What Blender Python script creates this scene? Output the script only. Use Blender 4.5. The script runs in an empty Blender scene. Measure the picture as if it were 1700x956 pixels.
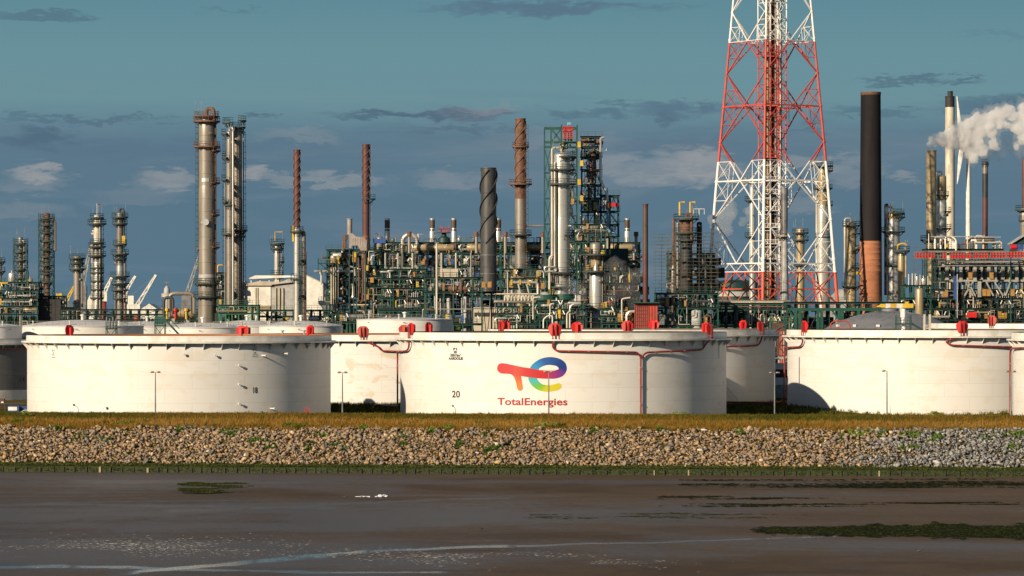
import bpy, bmesh, math, random
import numpy as np
from mathutils import Vector, Matrix
from math import sin, cos, pi, radians, sqrt, atan2, asin, tan

S = bpy.context.scene
col = S.collection
# ---------------------------------------------------------------- camera
F = 5940.0            # focal length in photo pixels (photo 1700 wide)
CH = 17.7             # camera height above the tank farm ground
HY = 515.0            # photo row of the horizon
cam_d = bpy.data.cameras.new('camera'); cam = bpy.data.objects.new('camera', cam_d); col.objects.link(cam)
cam.location = (0, 0, CH); cam.rotation_euler = (pi/2, 0, 0)
cam_d.sensor_width = 36; cam_d.lens = 36*F/1700
cam_d.shift_y = (HY-478)/1700
cam_d.clip_start = 1; cam_d.clip_end = 30000
S.camera = cam
# ---------------------------------------------------------------- light and exposure
SUN_AZ = -140.0; SUN_EL = 22.0     # azimuth from +Y clockwise, degrees
sd = Vector((sin(radians(SUN_AZ))*cos(radians(SUN_EL)), cos(radians(SUN_AZ))*cos(radians(SUN_EL)), sin(radians(SUN_EL))))
sun_d = bpy.data.lights.new('sun', 'SUN'); sun = bpy.data.objects.new('sun', sun_d); col.objects.link(sun)
sun_d.energy = 5.0; sun_d.angle = radians(0.5); sun_d.color = (1.0, 0.83, 0.61)
sun.rotation_euler = sd.to_track_quat('Z', 'Y').to_euler()
S.view_settings.view_transform = 'Standard'; S.view_settings.look = 'None'
S.view_settings.exposure = 0.3; S.view_settings.gamma = 1; S.view_settings.use_curve_mapping = False
S.render.engine = 'CYCLES'
S.cycles.use_denoising = True
S.cycles.max_bounces = 6; S.cycles.diffuse_bounces = 1; S.cycles.glossy_bounces = 3
S.cycles.volume_bounces = 16; S.cycles.transparent_max_bounces = 8
S.cycles.volume_step_rate = 2.0

w = bpy.data.worlds.new('World'); S.world = w; w.use_nodes = True
NT = w.node_tree; NT.nodes.clear()

class G:
    """tiny node graph helper"""
    def __init__(s, nt): s.nt = nt
    def n(s, t, **k):
        x = s.nt.nodes.new(t)
        for a, b in k.items(): setattr(x, a, b)
        return x
    def link(s, a, b): s.nt.links.new(a, b)
    def put(s, sock, v):
        if hasattr(v, 'is_linked'): s.link(v, sock)
        else: sock.default_value = v
    def m(s, op, a, b=0.0, c=None, clamp=False):
        x = s.n('ShaderNodeMath', operation=op); x.use_clamp = clamp
        s.put(x.inputs[0], a); s.put(x.inputs[1], b)
        if c is not None: s.put(x.inputs[2], c)
        return x.outputs[0]
    def mix(s, f, a, b, mode='MIX'):
        x = s.n('ShaderNodeMix', data_type='RGBA', blend_type=mode)
        s.put(x.inputs[0], f)
        for i, v in ((6, a), (7, b)):
            if isinstance(v, (tuple, list)): v = tuple(v)+((1,) if len(v) == 3 else ())
            s.put(x.inputs[i], v)
        return x.outputs[2]
    def xyz(s, x=0.0, y=0.0, z=0.0):
        q = s.n('ShaderNodeCombineXYZ')
        for i, v in enumerate((x, y, z)): s.put(q.inputs[i], v)
        return q.outputs[0]
    def sep(s, v):
        q = s.n('ShaderNodeSeparateXYZ'); s.link(v, q.inputs[0]); return q.outputs
    def noise(s, vec, scale=1, detail=4, rough=.55, dist=0.0):
        q = s.n('ShaderNodeTexNoise'); s.link(vec, q.inputs['Vector'])
        q.inputs['Scale'].default_value = scale; q.inputs['Detail'].default_value = detail
        q.inputs['Roughness'].default_value = rough; q.inputs['Distortion'].default_value = dist
        return q.outputs[0]
    def ramp(s, f, stops, interp='LINEAR'):
        q = s.n('ShaderNodeValToRGB'); q.color_ramp.interpolation = interp
        e = q.color_ramp.elements
        while len(e) < len(stops): e.new(0.5)
        for el, (p, c) in zip(e, stops):
            el.position = p; el.color = tuple(c)+((1,) if len(c) == 3 else ())
        s.link(f, q.inputs[0]); return q.outputs[0]
    def step(s, f, a, b):
        q = s.n('ShaderNodeMapRange', interpolation_type='SMOOTHSTEP')
        s.put(q.inputs[0], f); q.inputs[1].default_value = a; q.inputs[2].default_value = b
        return q.outputs[0]
    def vscale(s, v, sc):
        q = s.n('ShaderNodeVectorMath', operation='MULTIPLY'); s.link(v, q.inputs[0]); q.inputs[1].default_value = sc
        return q.outputs[0]

def srgb(r, g, b):
    return tuple((c/255/12.92 if c/255 <= .04045 else ((c/255+.055)/1.055)**2.4) for c in (r, g, b))

g = G(NT)
out = g.n('ShaderNodeOutputWorld'); bg = g.n('ShaderNodeBackground')
sky = g.n('ShaderNodeTexSky', sky_type='NISHITA'); sky.sun_disc = False
sky.sun_elevation = radians(SUN_EL); sky.sun_rotation = radians(SUN_AZ % 360)
sky.air_density = 1.0; sky.dust_density = 0.6; sky.ozone_density = 2.0
SKYK = 0.05
tc = g.n('ShaderNodeTexCoord'); dx, dy, dz = g.sep(tc.outputs['Generated'])
hyp = g.m('SQRT', g.m('ADD', g.m('MULTIPLY', dx, dx), g.m('MULTIPLY', dy, dy)))
az = g.m('MULTIPLY', g.m('ARCTAN2', dx, dy), 5.94)        # 1.0 = 1000 photo pixels
el = g.m('MULTIPLY', g.m('DIVIDE', dz, g.m('MAXIMUM', hyp, 0.01)), 5.94)
# clear air: teal aloft, slate blue low down, joined to the physical sky higher up
low = g.ramp(g.m('MULTIPLY', el, 0.5), [(0.0, srgb(86, 116, 135)), (0.09, srgb(88, 118, 137)), (0.14, srgb(95, 125, 142)),
                                   (0.175, srgb(107, 144, 154)), (0.215, srgb(104, 144, 155)), (0.26, srgb(95, 137, 150)), (0.5, srgb(84, 126, 145))])
def nz(ka, ke, w_, det=6, rough=.6, dist=.3): return g.noise(g.xyz(g.m('MULTIPLY', az, ka), g.m('MULTIPLY', el, ke), w_), 1.0, det, rough, dist)
n1 = nz(3.0, 12.0, 3.7); n2 = nz(9, 30, 9.1); n3 = nz(26, 70, 4.4, 6, .65); n4 = nz(14, 60, 7.7, 5, .6, .6)
# warped coordinates: the cloud outlines are torn by turbulence of their own size
azw = g.m('ADD', az, g.m('ADD', g.m('MULTIPLY', g.m('SUBTRACT', n2, .5), .20), g.m('MULTIPLY', g.m('SUBTRACT', n3, .5), .09)))
elw = g.m('ADD', el, g.m('ADD', g.m('MULTIPLY', g.m('SUBTRACT', n4, .5), .055), g.m('MULTIPLY', g.m('SUBTRACT', n3, .5), .030)))
tear = g.m('ADD', g.m('MULTIPLY', g.m('SUBTRACT', n3, .5), 1.5), g.m('MULTIPLY', g.m('SUBTRACT', n2, .5), 1.2))
# broad slate cloud bank below about 270 px above the horizon
bank_edge = g.step(g.m('ADD', elw, g.m('MULTIPLY', g.m('SUBTRACT', n1, .5), .13)), 0.335, 0.275)
bank_c = g.m('MULTIPLY', bank_edge, g.m('ADD', .35, g.m('MULTIPLY', g.step(n1, .35, .65), .65)))
c = g.mix(g.m('MULTIPLY', bank_c, .75), low, srgb(90, 117, 135))
veil = g.m('MULTIPLY', g.step(nz(2.2, 14, 1.3, 6, .6, .5), .48, .72), g.step(el, .42, .22))
c = g.mix(g.m('MULTIPLY', veil, .42), c, srgb(124, 137, 149))
streak = g.m('MULTIPLY', g.step(nz(2.5, 40, 6.3, 5, .6, .3), .55, .72), g.m('MULTIPLY', g.step(el, .40, .28), g.step(el, .16, .24)))
c = g.mix(g.m('MULTIPLY', streak, .30), c, srgb(86, 110, 131))
def blob(px, py, hw, hh, amp, dark, flat=False):
    """soft cloud: elliptical falloff (photo pixels) torn by the turbulence"""
    global c
    a = g.m('DIVIDE', g.m('SUBTRACT', azw, (px-850)/1000), hw/1000)
    e = g.m('DIVIDE', g.m('SUBTRACT', elw, (HY-py)/1000), hh/1000)
    if flat: e = g.m('MAXIMUM', e, g.m('MULTIPLY', e, -1.5))
    d = g.m('ADD', g.m('ADD', g.m('MULTIPLY', a, a), g.m('MULTIPLY', e, e)), g.m('MULTIPLY', tear, .9 if dark else .6))
    if dark: c = g.mix(g.m('MULTIPLY', g.step(d, 1.4, 0.0), amp), c, dark)
    else:
        f = g.step(d, 1.25, -.25)
        # sunlit billows grade from warm pale tops to grey undersides
        tint = g.mix(g.step(g.m('ADD', e, g.m('MULTIPLY', tear, .5)), -.7, .9), srgb(116, 132, 146), srgb(160, 160, 160))
        c = g.mix(g.m('MULTIPLY', f, amp), c, tint)
DK = srgb(88, 115, 134); DK2 = srgb(80, 106, 124); DK3 = srgb(94, 112, 130)
for a in [(905, 12, 215, 13, .9, DK), (770, 187, 95, 13, .95, DK3), (655, 189, 105, 7, .9, DK2), (70, 29, 95, 8, .6, DK2),
          (437, 186, 22, 6, .7, DK2), (455, 192, 14, 5, .5, DK2), (1125, 185, 75, 17, .9, DK), (1020, 182, 45, 10, .6, DK2), (950, 187, 42, 9, .6, DK2), (70, 232, 62, 18, .85, DK2), (1100, 196, 50, 8, .5, DK2),
          (160, 200, 190, 5, .6, DK2), (1510, 134, 85, 6, .7, DK2), (1640, 180, 90, 20, .7, DK2), (1460, 190, 95, 9, .6, DK2), (1345, 217, 60, 5, .4, DK2),
          (1120, 240, 130, 14, .35, DK3), (300, 250, 330, 16, .5, DK), (770, 213, 100, 7, .55, DK2), (1690, 186, 60, 14, .5, DK2), (390, 17, 70, 4, .35, DK2), (1660, 60, 90, 5, .2, DK2)]:
    blob(*a)
for a in [(66, 290, 36, 17, .85), (60, 306, 60, 20, .35), (270, 304, 52, 20, .65), (428, 291, 34, 16, .8), (485, 300, 45, 11, .45),
          (560, 299, 65, 14, .6), (745, 300, 70, 16, .35), (1035, 282, 50, 26, .5), (1152, 280, 78, 32, .9), (1110, 300, 70, 16, .4), (1340, 275, 55, 18, .5),
          (1412, 288, 50, 26, .38), (1510, 298, 40, 10, .5), (805, 184, 62, 10, .35), (35, 355, 100, 14, .25), (1340, 345, 45, 22, .35), (500, 228, 80, 14, .3), (930, 235, 110, 16, .22), (230, 330, 80, 16, .2)]:
    blob(a[0], a[1], a[2]*1.15, a[3]*1.25, min(1, a[4]*1.2), None, True)
# the detailed low sky gives way to the physical sky from about 8 degrees upward
up = g.step(el, 0.8, 2.6)
skyc = g.vscale(sky.outputs[0], (SKYK,)*3)
LOWK = 0.82
final = g.mix(up, g.vscale(c, (LOWK,)*3), skyc)
g.link(final, bg.inputs[0]); bg.inputs[1].default_value = 1.0
g.link(bg.outputs[0], out.inputs[0])

# ---------------------------------------------------------------- helpers
def X_(px, D): return (px-850)/F*D
def Z_(py, D): return CH-(py-HY)/F*D
def PX(n, D): return n/F*D            # length in photo pixels -> metres at depth D

class MB:
    """collects vertices and faces of ONE mesh object"""
    def __init__(s): s.v = []; s.f = []; s.c = []; s.uv = None
    def add(s, vs, fs):
        o = len(s.v); s.v += [tuple(p) for p in vs]; s.f += [tuple(i+o for i in f) for f in fs]; return s
    def box(s, c, d, rz=0.0):
        hx, hy, hz = d[0]/2, d[1]/2, d[2]/2; ca, sa = cos(rz), sin(rz)
        vs = [(c[0]+x*ca-y*sa, c[1]+x*sa+y*ca, c[2]+z) for z in (-hz, hz) for x, y in ((-hx, -hy), (hx, -hy), (hx, hy), (-hx, hy))]
        return s.add(vs, [(3, 2, 1, 0), (4, 5, 6, 7), (0, 1, 5, 4), (1, 2, 6, 5), (2, 3, 7, 6), (3, 0, 4, 7)])
    def bar(s, p0, p1, w, h=None):
        h = h or w; p0 = Vector(p0); p1 = Vector(p1); d = p1-p0
        if d.length < 1e-6: return s
        d.normalize(); up = Vector((0, 0, 1)) if abs(d.z) < .95 else Vector((0, 1, 0))
        a = d.cross(up).normalized(); b = a.cross(d)
        vs = [p+a*(x*w/2)+b*(y*h/2) for p in (p0, p1) for x, y in ((-1, -1), (1, -1), (1, 1), (-1, 1))]
        return s.add(vs, [(3, 2, 1, 0), (4, 5, 6, 7), (0, 1, 5, 4), (1, 2, 6, 5), (2, 3, 7, 6), (3, 0, 4, 7)])
    def path(s, pts, r, n=8, bend=0.0, caps=True):
        pts = [Vector(p) for p in pts]
        if bend and len(pts) > 2:
            q = [pts[0]]
            for i in range(1, len(pts)-1):
                a, b, c_ = pts[i-1], pts[i], pts[i+1]
                l = min(bend, (a-b).length*.49, (c_-b).length*.49)
                A = b+(a-b).normalized()*l; B = b+(c_-b).normalized()*l
                for k in range(5):
                    t = k/4; q.append(A*(1-t)**2+b*2*t*(1-t)+B*t*t)
            q.append(pts[-1]); pts = q
        rs = r if isinstance(r, (list, tuple)) else [r]*len(pts)
        rings = []; prev = None
        for i, p in enumerate(pts):
            d = (pts[min(i+1, len(pts)-1)]-pts[max(i-1, 0)])
            if d.length < 1e-9: d = Vector((0, 0, 1))
            d.normalize()
            if prev is None:
                up = Vector((0, 0, 1)) if abs(d.z) < .9 else Vector((1, 0, 0))
                a = d.cross(up).normalized()
            else:
                a = (prev-d*prev.dot(d)).normalized()
            prev = a; b = d.cross(a)
            rings.append([p+(a*cos(2*pi*k/n)+b*sin(2*pi*k/n))*rs[i] for k in range(n)])
        vs = [v for R in rings for v in R]; fs = []
        for i in range(len(rings)-1):
            for k in range(n):
                k2 = (k+1) % n; fs.append((i*n+k, i*n+k2, (i+1)*n+k2, (i+1)*n+k))
        if caps:
            fs.append(tuple(reversed(range(n)))); fs.append(tuple(range((len(rings)-1)*n, len(rings)*n)))
        return s.add(vs, fs)
    def tube(s, p0, p1, r, n=8, r1=None):
        return s.path([p0, p1], [r, r if r1 is None else r1], n)
    def lathe(s, prof, c=(0, 0, 0), n=32, close=True):
        vs = []; fs = []
        for (r, z) in prof:
            vs += [(c[0]+r*cos(2*pi*k/n), c[1]+r*sin(2*pi*k/n), c[2]+z) for k in range(n)]
        for i in range(len(prof)-1):
            for k in range(n):
                k2 = (k+1) % n; fs.append((i*n+k, i*n+k2, (i+1)*n+k2, (i+1)*n+k))
        if close:
            fs.append(tuple(reversed(range(n)))); fs.append(tuple(range((len(prof)-1)*n, len(prof)*n)))
        return s.add(vs, fs)
    def sector(s, r0, r1, z0, z1, a0, a1, n=None, c=(0, 0)):
        n = n or max(3, int(abs(a1-a0)/radians(12)))
        vs = []; fs = []
        for i in range(n+1):
            a = a0+(a1-a0)*i/n
            for r, z in ((r0, z0), (r1, z0), (r1, z1), (r0, z1)): vs.append((c[0]+r*sin(a), c[1]-r*cos(a), z))
        for i in range(n):
            o = i*4; q = o+4
            for k in range(4):
                k2 = (k+1) % 4; fs.append((o+k, o+k2, q+k2, q+k))
        fs.append((0, 3, 2, 1)); fs.append(tuple(n*4+k for k in (0, 1, 2, 3)))
        return s.add(vs, fs)
    def prism(s, poly, y0, y1, fn=None):
        """polygon in (x,z) extruded along y"""
        n = len(poly); vs = [(x, y0, z) for x, z in poly]+[(x, y1, z) for x, z in poly]
        fs = [tuple(range(n)), tuple(reversed(range(n, 2*n)))]+[(i, (i+1) % n+0, (i+1) % n+n, i+n)[::-1] for i in range(n)]
        if fn: vs = [fn(*v) for v in vs]
        return s.add(vs, fs)

def build(name, mb, mat, parent=None, smooth=True, loc=None, attr=None):
    me = bpy.data.meshes.new(name); me.from_pydata(mb.v, [], mb.f); me.update()
    if mat is not None: me.materials.append(mat)
    if smooth:
        me.shade_smooth(); me.set_sharp_from_angle(angle=radians(38))
    o = bpy.data.objects.new(name, me); col.objects.link(o)
    if parent is not None: o.parent = parent
    if loc is not None: o.location = loc
    return o
def tag(o, label, cat, group=None, kind=None):
    if label: o['label'] = label
    if cat: o['category'] = cat
    if group: o['group'] = group
    if kind: o['kind'] = kind
    return o
def thing(name, label, cat, loc, group=None, rz=0.0):
    o = bpy.data.objects.new(name, None); col.objects.link(o); o.location = loc; o.rotation_euler = (0, 0, rz)
    o.empty_display_size = .5
    return tag(o, label, cat, group)

# ---------------------------------------------------------------- materials
MATS = {}
def mat(name, c1, c2=None, rough=.5, metal=0.0, scale=.5, stretch=(1, 1, 1), lo=.4, hi=.65, bump=0.0, c3=None, s3=2.0, lo3=.6, hi3=.68, st3=(1, 1, 1), spec=.5):
    if name in MATS: return MATS[name]
    m = bpy.data.materials.new(name); m.use_nodes = True; nt = m.node_tree; g = G(nt)
    b = nt.nodes['Principled BSDF']; b.inputs['Roughness'].default_value = rough; b.inputs['Metallic'].default_value = metal
    b.inputs['Specular IOR Level'].default_value = spec
    geo = g.n('ShaderNodeNewGeometry'); p = geo.outputs['Position']
    base = tuple(c1)+(1,)
    nz = None
    if c2:
        nz = g.noise(g.vscale(p, stretch), scale, 5, .6)
        base = g.mix(g.step(nz, lo, hi), c1, c2)
    if c3:
        n3 = g.noise(g.vscale(p, st3), s3, 5, .65)
        base = g.mix(g.step(n3, lo3, hi3), base if c2 else c1, c3)
    g.put(b.inputs['Base Color'], base)
    if bump:
        bn = g.n('ShaderNodeBump'); bn.inputs['Strength'].default_value = bump; bn.inputs['Distance'].default_value = .1
        g.link(g.noise(p, scale*6, 4), bn.inputs['Height']); g.link(bn.outputs[0], b.inputs['Normal'])
    MATS[name] = m; return m

M = dict(
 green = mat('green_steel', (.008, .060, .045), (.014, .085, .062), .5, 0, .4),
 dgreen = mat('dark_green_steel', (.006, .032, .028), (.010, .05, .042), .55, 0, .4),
 bgreen = mat('bright_green_steel', (.02, .16, .09), (.03, .11, .07), .5, 0, .5),
 grate = mat('deck_grating', (.03, .045, .04), (.06, .06, .05), .7, 0, .8),
 silver = mat('aluminium_cladding', (.66, .63, .57), (.50, .48, .44), .34, .55, .35, (1, 1, .22), .3, .75, c3=(.42, .38, .32), s3=1.2, lo3=.62, hi3=.80, st3=(1, 1, .15)),
 dull = mat('weathered_cladding', (.30, .27, .23), (.18, .155, .125), .42, .30, .45, (1, 1, .18), .3, .75, c3=(.12, .085, .055), s3=.9, lo3=.58, hi3=.78, st3=(1, 1, .2)),
 gold = mat('tarnished_cladding', (.46, .36, .215), (.29, .215, .12), .36, .30, .4, (1, 1, .16), .3, .8, c3=(.33, .25, .15), s3=1.0, lo3=.58, hi3=.80, st3=(1, 1, .15)),
 cream = mat('cream_pipe_paint', (.60, .55, .44), (.42, .38, .30), .5, .0, .6, (1, 1, .3)),
 white = mat('white_steel_paint', (.76, .74, .68), (.6, .57, .5), .5, 0, .4),
 rust = mat('rusty_steel', (.17, .085, .050), (.10, .05, .032), .75, 0, .8, c3=(.24, .13, .07), s3=1.7),
 maroon = mat('maroon_stack_steel', (.115, .040, .034), (.075, .03, .027), .6, 0, .4, (1, 1, .4), c3=(.24, .10, .05), s3=1.2, lo3=.62, hi3=.7),
 dark = mat('dark_parts_and_shade', (.018, .018, .018), (.032, .028, .026), .7, 0, .5),  # dark parts, and the near-black colour imitating shade inside the plant
 soot = mat('sooty_black_steel', (.022, .022, .024), (.045, .045, .05), .55, 0, .3, (1, 1, .4)),
 mid = mat('mottled_grey_stack', (.042, .043, .046), (.085, .082, .08), .5, .1, .5, (1, 1, .35), .3, .75, c3=(.04, .04, .043), s3=1.2, lo3=.5, hi3=.7, st3=(1, 1, .3)),
 brown = mat('heat_browned_steel', (.10, .062, .045), (.07, .05, .04), .6, .1, .8),
 scaf = mat('scaffold_tube', (.12, .105, .075), (.07, .08, .06), .6, .2, .5),
 grey = mat('grey_steel', (.20, .20, .20), (.12, .12, .125), .5, .2, .5),
 lgrey = mat('light_grey_panel', (.40, .40, .39), (.30, .29, .28), .6, 0, .5),
 conc = mat('grey_concrete_beam', (.34, .33, .29), (.22, .22, .20), .8, 0, .6, c3=(.10, .12, .10), s3=1.5),
 yellow = mat('yellow_paint', (.62, .42, .03), (.50, .30, .04), .5, 0, .8),
 ochre = mat('ochre_cabinet', (.40, .21, .05), (.28, .15, .04), .6, 0, .9),
 red = mat('signal_red_paint', (.60, .012, .012), (.45, .02, .015), .45, 0, .9, c3=(.38, .08, .05), s3=1.6),
 fred = mat('faded_red_paint', (.46, .06, .035), (.36, .05, .03), .6, 0, .6),
 pred = mat('fire_main_red', (.28, .022, .02), (.20, .02, .018), .5, 0, .6),
 blue = mat('blue_paint', (.02, .09, .30), (.03, .06, .2), .5, 0, .6),
 lblue = mat('light_blue_pipe', (.16, .38, .50), (.12, .28, .38), .45, 0, .6),
 lamp = mat('white_lamp_tube', (.85, .83, .74), None, .4),
 black = mat('black_lettering', (.02, .02, .02), None, .6),
 tred = mat('red_lettering', (.34, .008, .012), None, .55),
 ceramic = mat('beige_panel', (.50, .44, .34), (.40, .35, .27), .7, 0, .4),
 tan = mat('grey_tan_duct', (.34, .30, .27), (.26, .22, .19), .6, .1, .4),
)
def wfn(name, fn):
    m = bpy.data.materials.new(name); m.use_nodes = True; g = G(m.node_tree); fn(g, m.node_tree.nodes['Principled BSDF']); MATS[name] = m; return m
# ================================================================ the setting: mud flat, river bank, land
BA = radians(-6.5)                      # the bank runs slightly askew to the view
BO = (0.0, 510.2)
def bank(s, t, z=0.0):                  # s along the bank, t inland
    return (BO[0]+s*cos(BA)-t*sin(BA), BO[1]+s*sin(BA)+t*cos(BA), z)
MUDZ = -5.7
def relief(x, y, k=1.0):
    return (np.sin(x*.13*k+1.3)*np.cos(y*.09*k+.4)+.5*np.sin(x*.31*k+y*.17*k)+.3*np.sin(y*.41*k-x*.22*k+2))/1.8

def mk_mud(g, b):
    geo = g.n('ShaderNodeNewGeometry'); p = geo.outputs['Position']; x, y, z = g.sep(p)
    v = g.vscale(p, (.018, .028, 1)); a = g.noise(v, 1, 6, .55, .6)
    v2 = g.vscale(p, (.12, .09, 1)); a2 = g.noise(v2, 1, 6, .65, .3)
    v3 = g.vscale(p, (.9, .35, 1)); a3 = g.noise(v3, 1, 5, .7)
    # distance bands: wetter sheets of film water in the foreground left, drier brown upslope and right
    t = g.m('ADD', g.m('MULTIPLY', a, .62), g.m('ADD', g.m('MULTIPLY', a2, .22), g.m('MULTIPLY', a3, .16)))
    near = g.step(y, 505, 330); left = g.step(x, 45, -55)
    w_ = g.m('ADD', t, g.m('ADD', g.m('MULTIPLY', near, .075), g.m('MULTIPLY', left, .11)))
    wet = g.step(w_, .50, .68)
    # drainage rill and film-water tongues, laid out on the ground
    wob = g.m('MULTIPLY', g.m('SUBTRACT', g.noise(g.vscale(p, (.05, .05, 1)), 1, 4, .6), .5), 14)
    def rill(pts, hw, amp):
        global _r
        res = None
        for (x0, y0), (x1, y1) in zip(pts, pts[1:]):
            k = (y1-y0)/(x1-x0)
            d = g.m('ABSOLUTE', g.m('SUBTRACT', g.m('ADD', y, wob), g.m('ADD', g.m('MULTIPLY', g.m('SUBTRACT', x, x0), k), y0)))
            ins = g.m('MULTIPLY', g.step(x, x0-1.5, x0+.8), g.step(x, x1+1.5, x1-.8))
            f = g.m('MULTIPLY', g.m('MULTIPLY', g.step(d, hw, hw*.35), ins), amp)
            res = f if res is None else g.m('MAXIMUM', res, f)
        return res
    r1 = g.m('MAXIMUM', rill([(-34, 318), (-24, 335), (-14, 349)], 4.6, .9), g.m('MAXIMUM', rill([(-14, 349), (0, 357)], 2.8, .8), rill([(0, 357), (25, 368), (60, 382)], 2.0, .75)))
    r2 = rill([(-60, 322), (-40, 325), (-24, 322), (-6, 318)], 3.0, .8)
    r3 = rill([(-40, 416), (-22, 432), (-8, 440), (0, 445)], 4.5, .5)
    r4 = rill([(-80, 428), (-50, 431), (-20, 425)], 4.0, .5)
    r5 = rill([(-60, 490), (-30, 486), (10, 488), (50, 482)], 7.0, .4)
    pool = g.m('MULTIPLY', g.m('MAXIMUM', g.m('MAXIMUM', r1, r2), g.m('MAXIMUM', r3, g.m('MAXIMUM', r4, r5))), g.step(g.m('ADD', g.m('MULTIPLY', a3, .5), g.m('MULTIPLY', a2, .5)), .28, .46))
    wet = g.m('MAXIMUM', g.m('MULTIPLY', wet, .62), pool)
    colr = g.mix(g.step(a2, .35, .7), srgb(86, 73, 60), srgb(72, 61, 51))
    colr = g.mix(g.step(a, .35, .6), colr, srgb(94, 80, 64))
    colr = g.mix(g.m('MULTIPLY', wet, .6), colr, srgb(58, 52, 48))
    g.link(colr, b.inputs['Base Color'])
    g.link(g.m('SUBTRACT', .80, g.m('ADD', g.m('MULTIPLY', wet, .56), g.m('MULTIPLY', pool, .16))), b.inputs['Roughness'])
    g.link(g.m('ADD', g.m('MULTIPLY', g.m('ADD', .12, wet), .5), g.m('MULTIPLY', pool, .3)), b.inputs['Specular IOR Level'])
    bn = g.n('ShaderNodeBump'); bn.inputs['Distance'].default_value = .05; g.link(g.m('SUBTRACT', .6, g.m('MULTIPLY', pool, .52)), bn.inputs['Strength'])
    g.link(g.m('ADD', a3, g.m('MULTIPLY', g.noise(g.vscale(p, (3.2, 1.4, 1)), 1, 4, .7), .6)), bn.inputs['Height']); g.link(bn.outputs[0], b.inputs['Normal'])
M['mud'] = wfn('tidal_mud', mk_mud)

def grid_mesh(name, P, mat, kind='structure', smooth=True):
    """P: array (n, m, 3)"""
    n, m_, _ = P.shape; me = bpy.data.meshes.new(name)
    idx = np.arange(n*m_).reshape(n, m_)
    q = np.stack([idx[:-1, :-1], idx[:-1, 1:], idx[1:, 1:], idx[1:, :-1]], -1).reshape(-1, 4)
    me.from_pydata(P.reshape(-1, 3).tolist(), [], q.tolist()); me.update(); me.materials.append(mat)
    if smooth: me.shade_smooth()
    o = bpy.data.objects.new(name, me); col.objects.link(o); o['kind'] = kind
    return o
# mud flat, finer near the picture
xs = np.concatenate([np.linspace(-3000, -120, 8), np.linspace(-110, 110, 221), np.linspace(120, 3000, 8)])
ts = np.concatenate([np.linspace(-560, -230, 12), np.linspace(-225, 3, 229)])
SS, TT = np.meshgrid(xs, ts)
fade = np.clip((-TT-1)/15, 0, 1)
P = np.stack([BO[0]+SS*cos(BA)-TT*sin(BA), BO[1]+SS*sin(BA)+TT*cos(BA), MUDZ+.10*relief(SS, TT)*fade+.025*relief(SS, TT, 5)*fade], -1)
grid_mesh('mud_flat', P, M['mud'])

# bank and land: profile in t
def prof(t):
    return np.interp(t, [.2, 2.2, 18, 24, 34, 44, 50, 60, 120, 142, 9000], [-4.95, -4.72, .0, .45, .9, 1.5, 1.2, -2.0, -2.0, -.02, -.02])
def mk_soil(g, b):
    geo = g.n('ShaderNodeNewGeometry'); p = geo.outputs['Position']
    a = g.noise(g.vscale(p, (.25, .25, .5)), 1, 6, .65); a2 = g.noise(p, 2.0, 5, .7)
    c = g.mix(g.step(a, .4, .62), srgb(92, 74, 34), srgb(66, 64, 26))
    c = g.mix(g.step(a2, .5, .7), c, srgb(112, 86, 44))
    g.link(c, b.inputs['Base Color']); b.inputs['Roughness'].default_value = .95; b.inputs['Specular IOR Level'].default_value = .1
M['soil'] = wfn('bank_soil', mk_soil)
ts = np.concatenate([np.linspace(.2, 60, 84), [80, 100, 118, 129, 140, 250, 500, 1000, 2500, 9000]])
xs = np.concatenate([np.linspace(-6000, -130, 8), np.linspace(-120, 120, 161), np.linspace(130, 6000, 8)])
SS, TT = np.meshgrid(xs, ts)
bump = np.where((TT > 3) & (TT < 54), .12*relief(SS, TT, 1.6), 0)
# the crest sags a little at the left end of the view
crest_dip = -.25*np.exp(-((SS+78)/8)**2)*((TT > 30) & (TT < 50))
P = np.stack([BO[0]+SS*cos(BA)-TT*sin(BA), BO[1]+SS*sin(BA)+TT*cos(BA), prof(TT)+bump+crest_dip], -1)
grid_mesh('ground', P, M['soil'])

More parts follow.
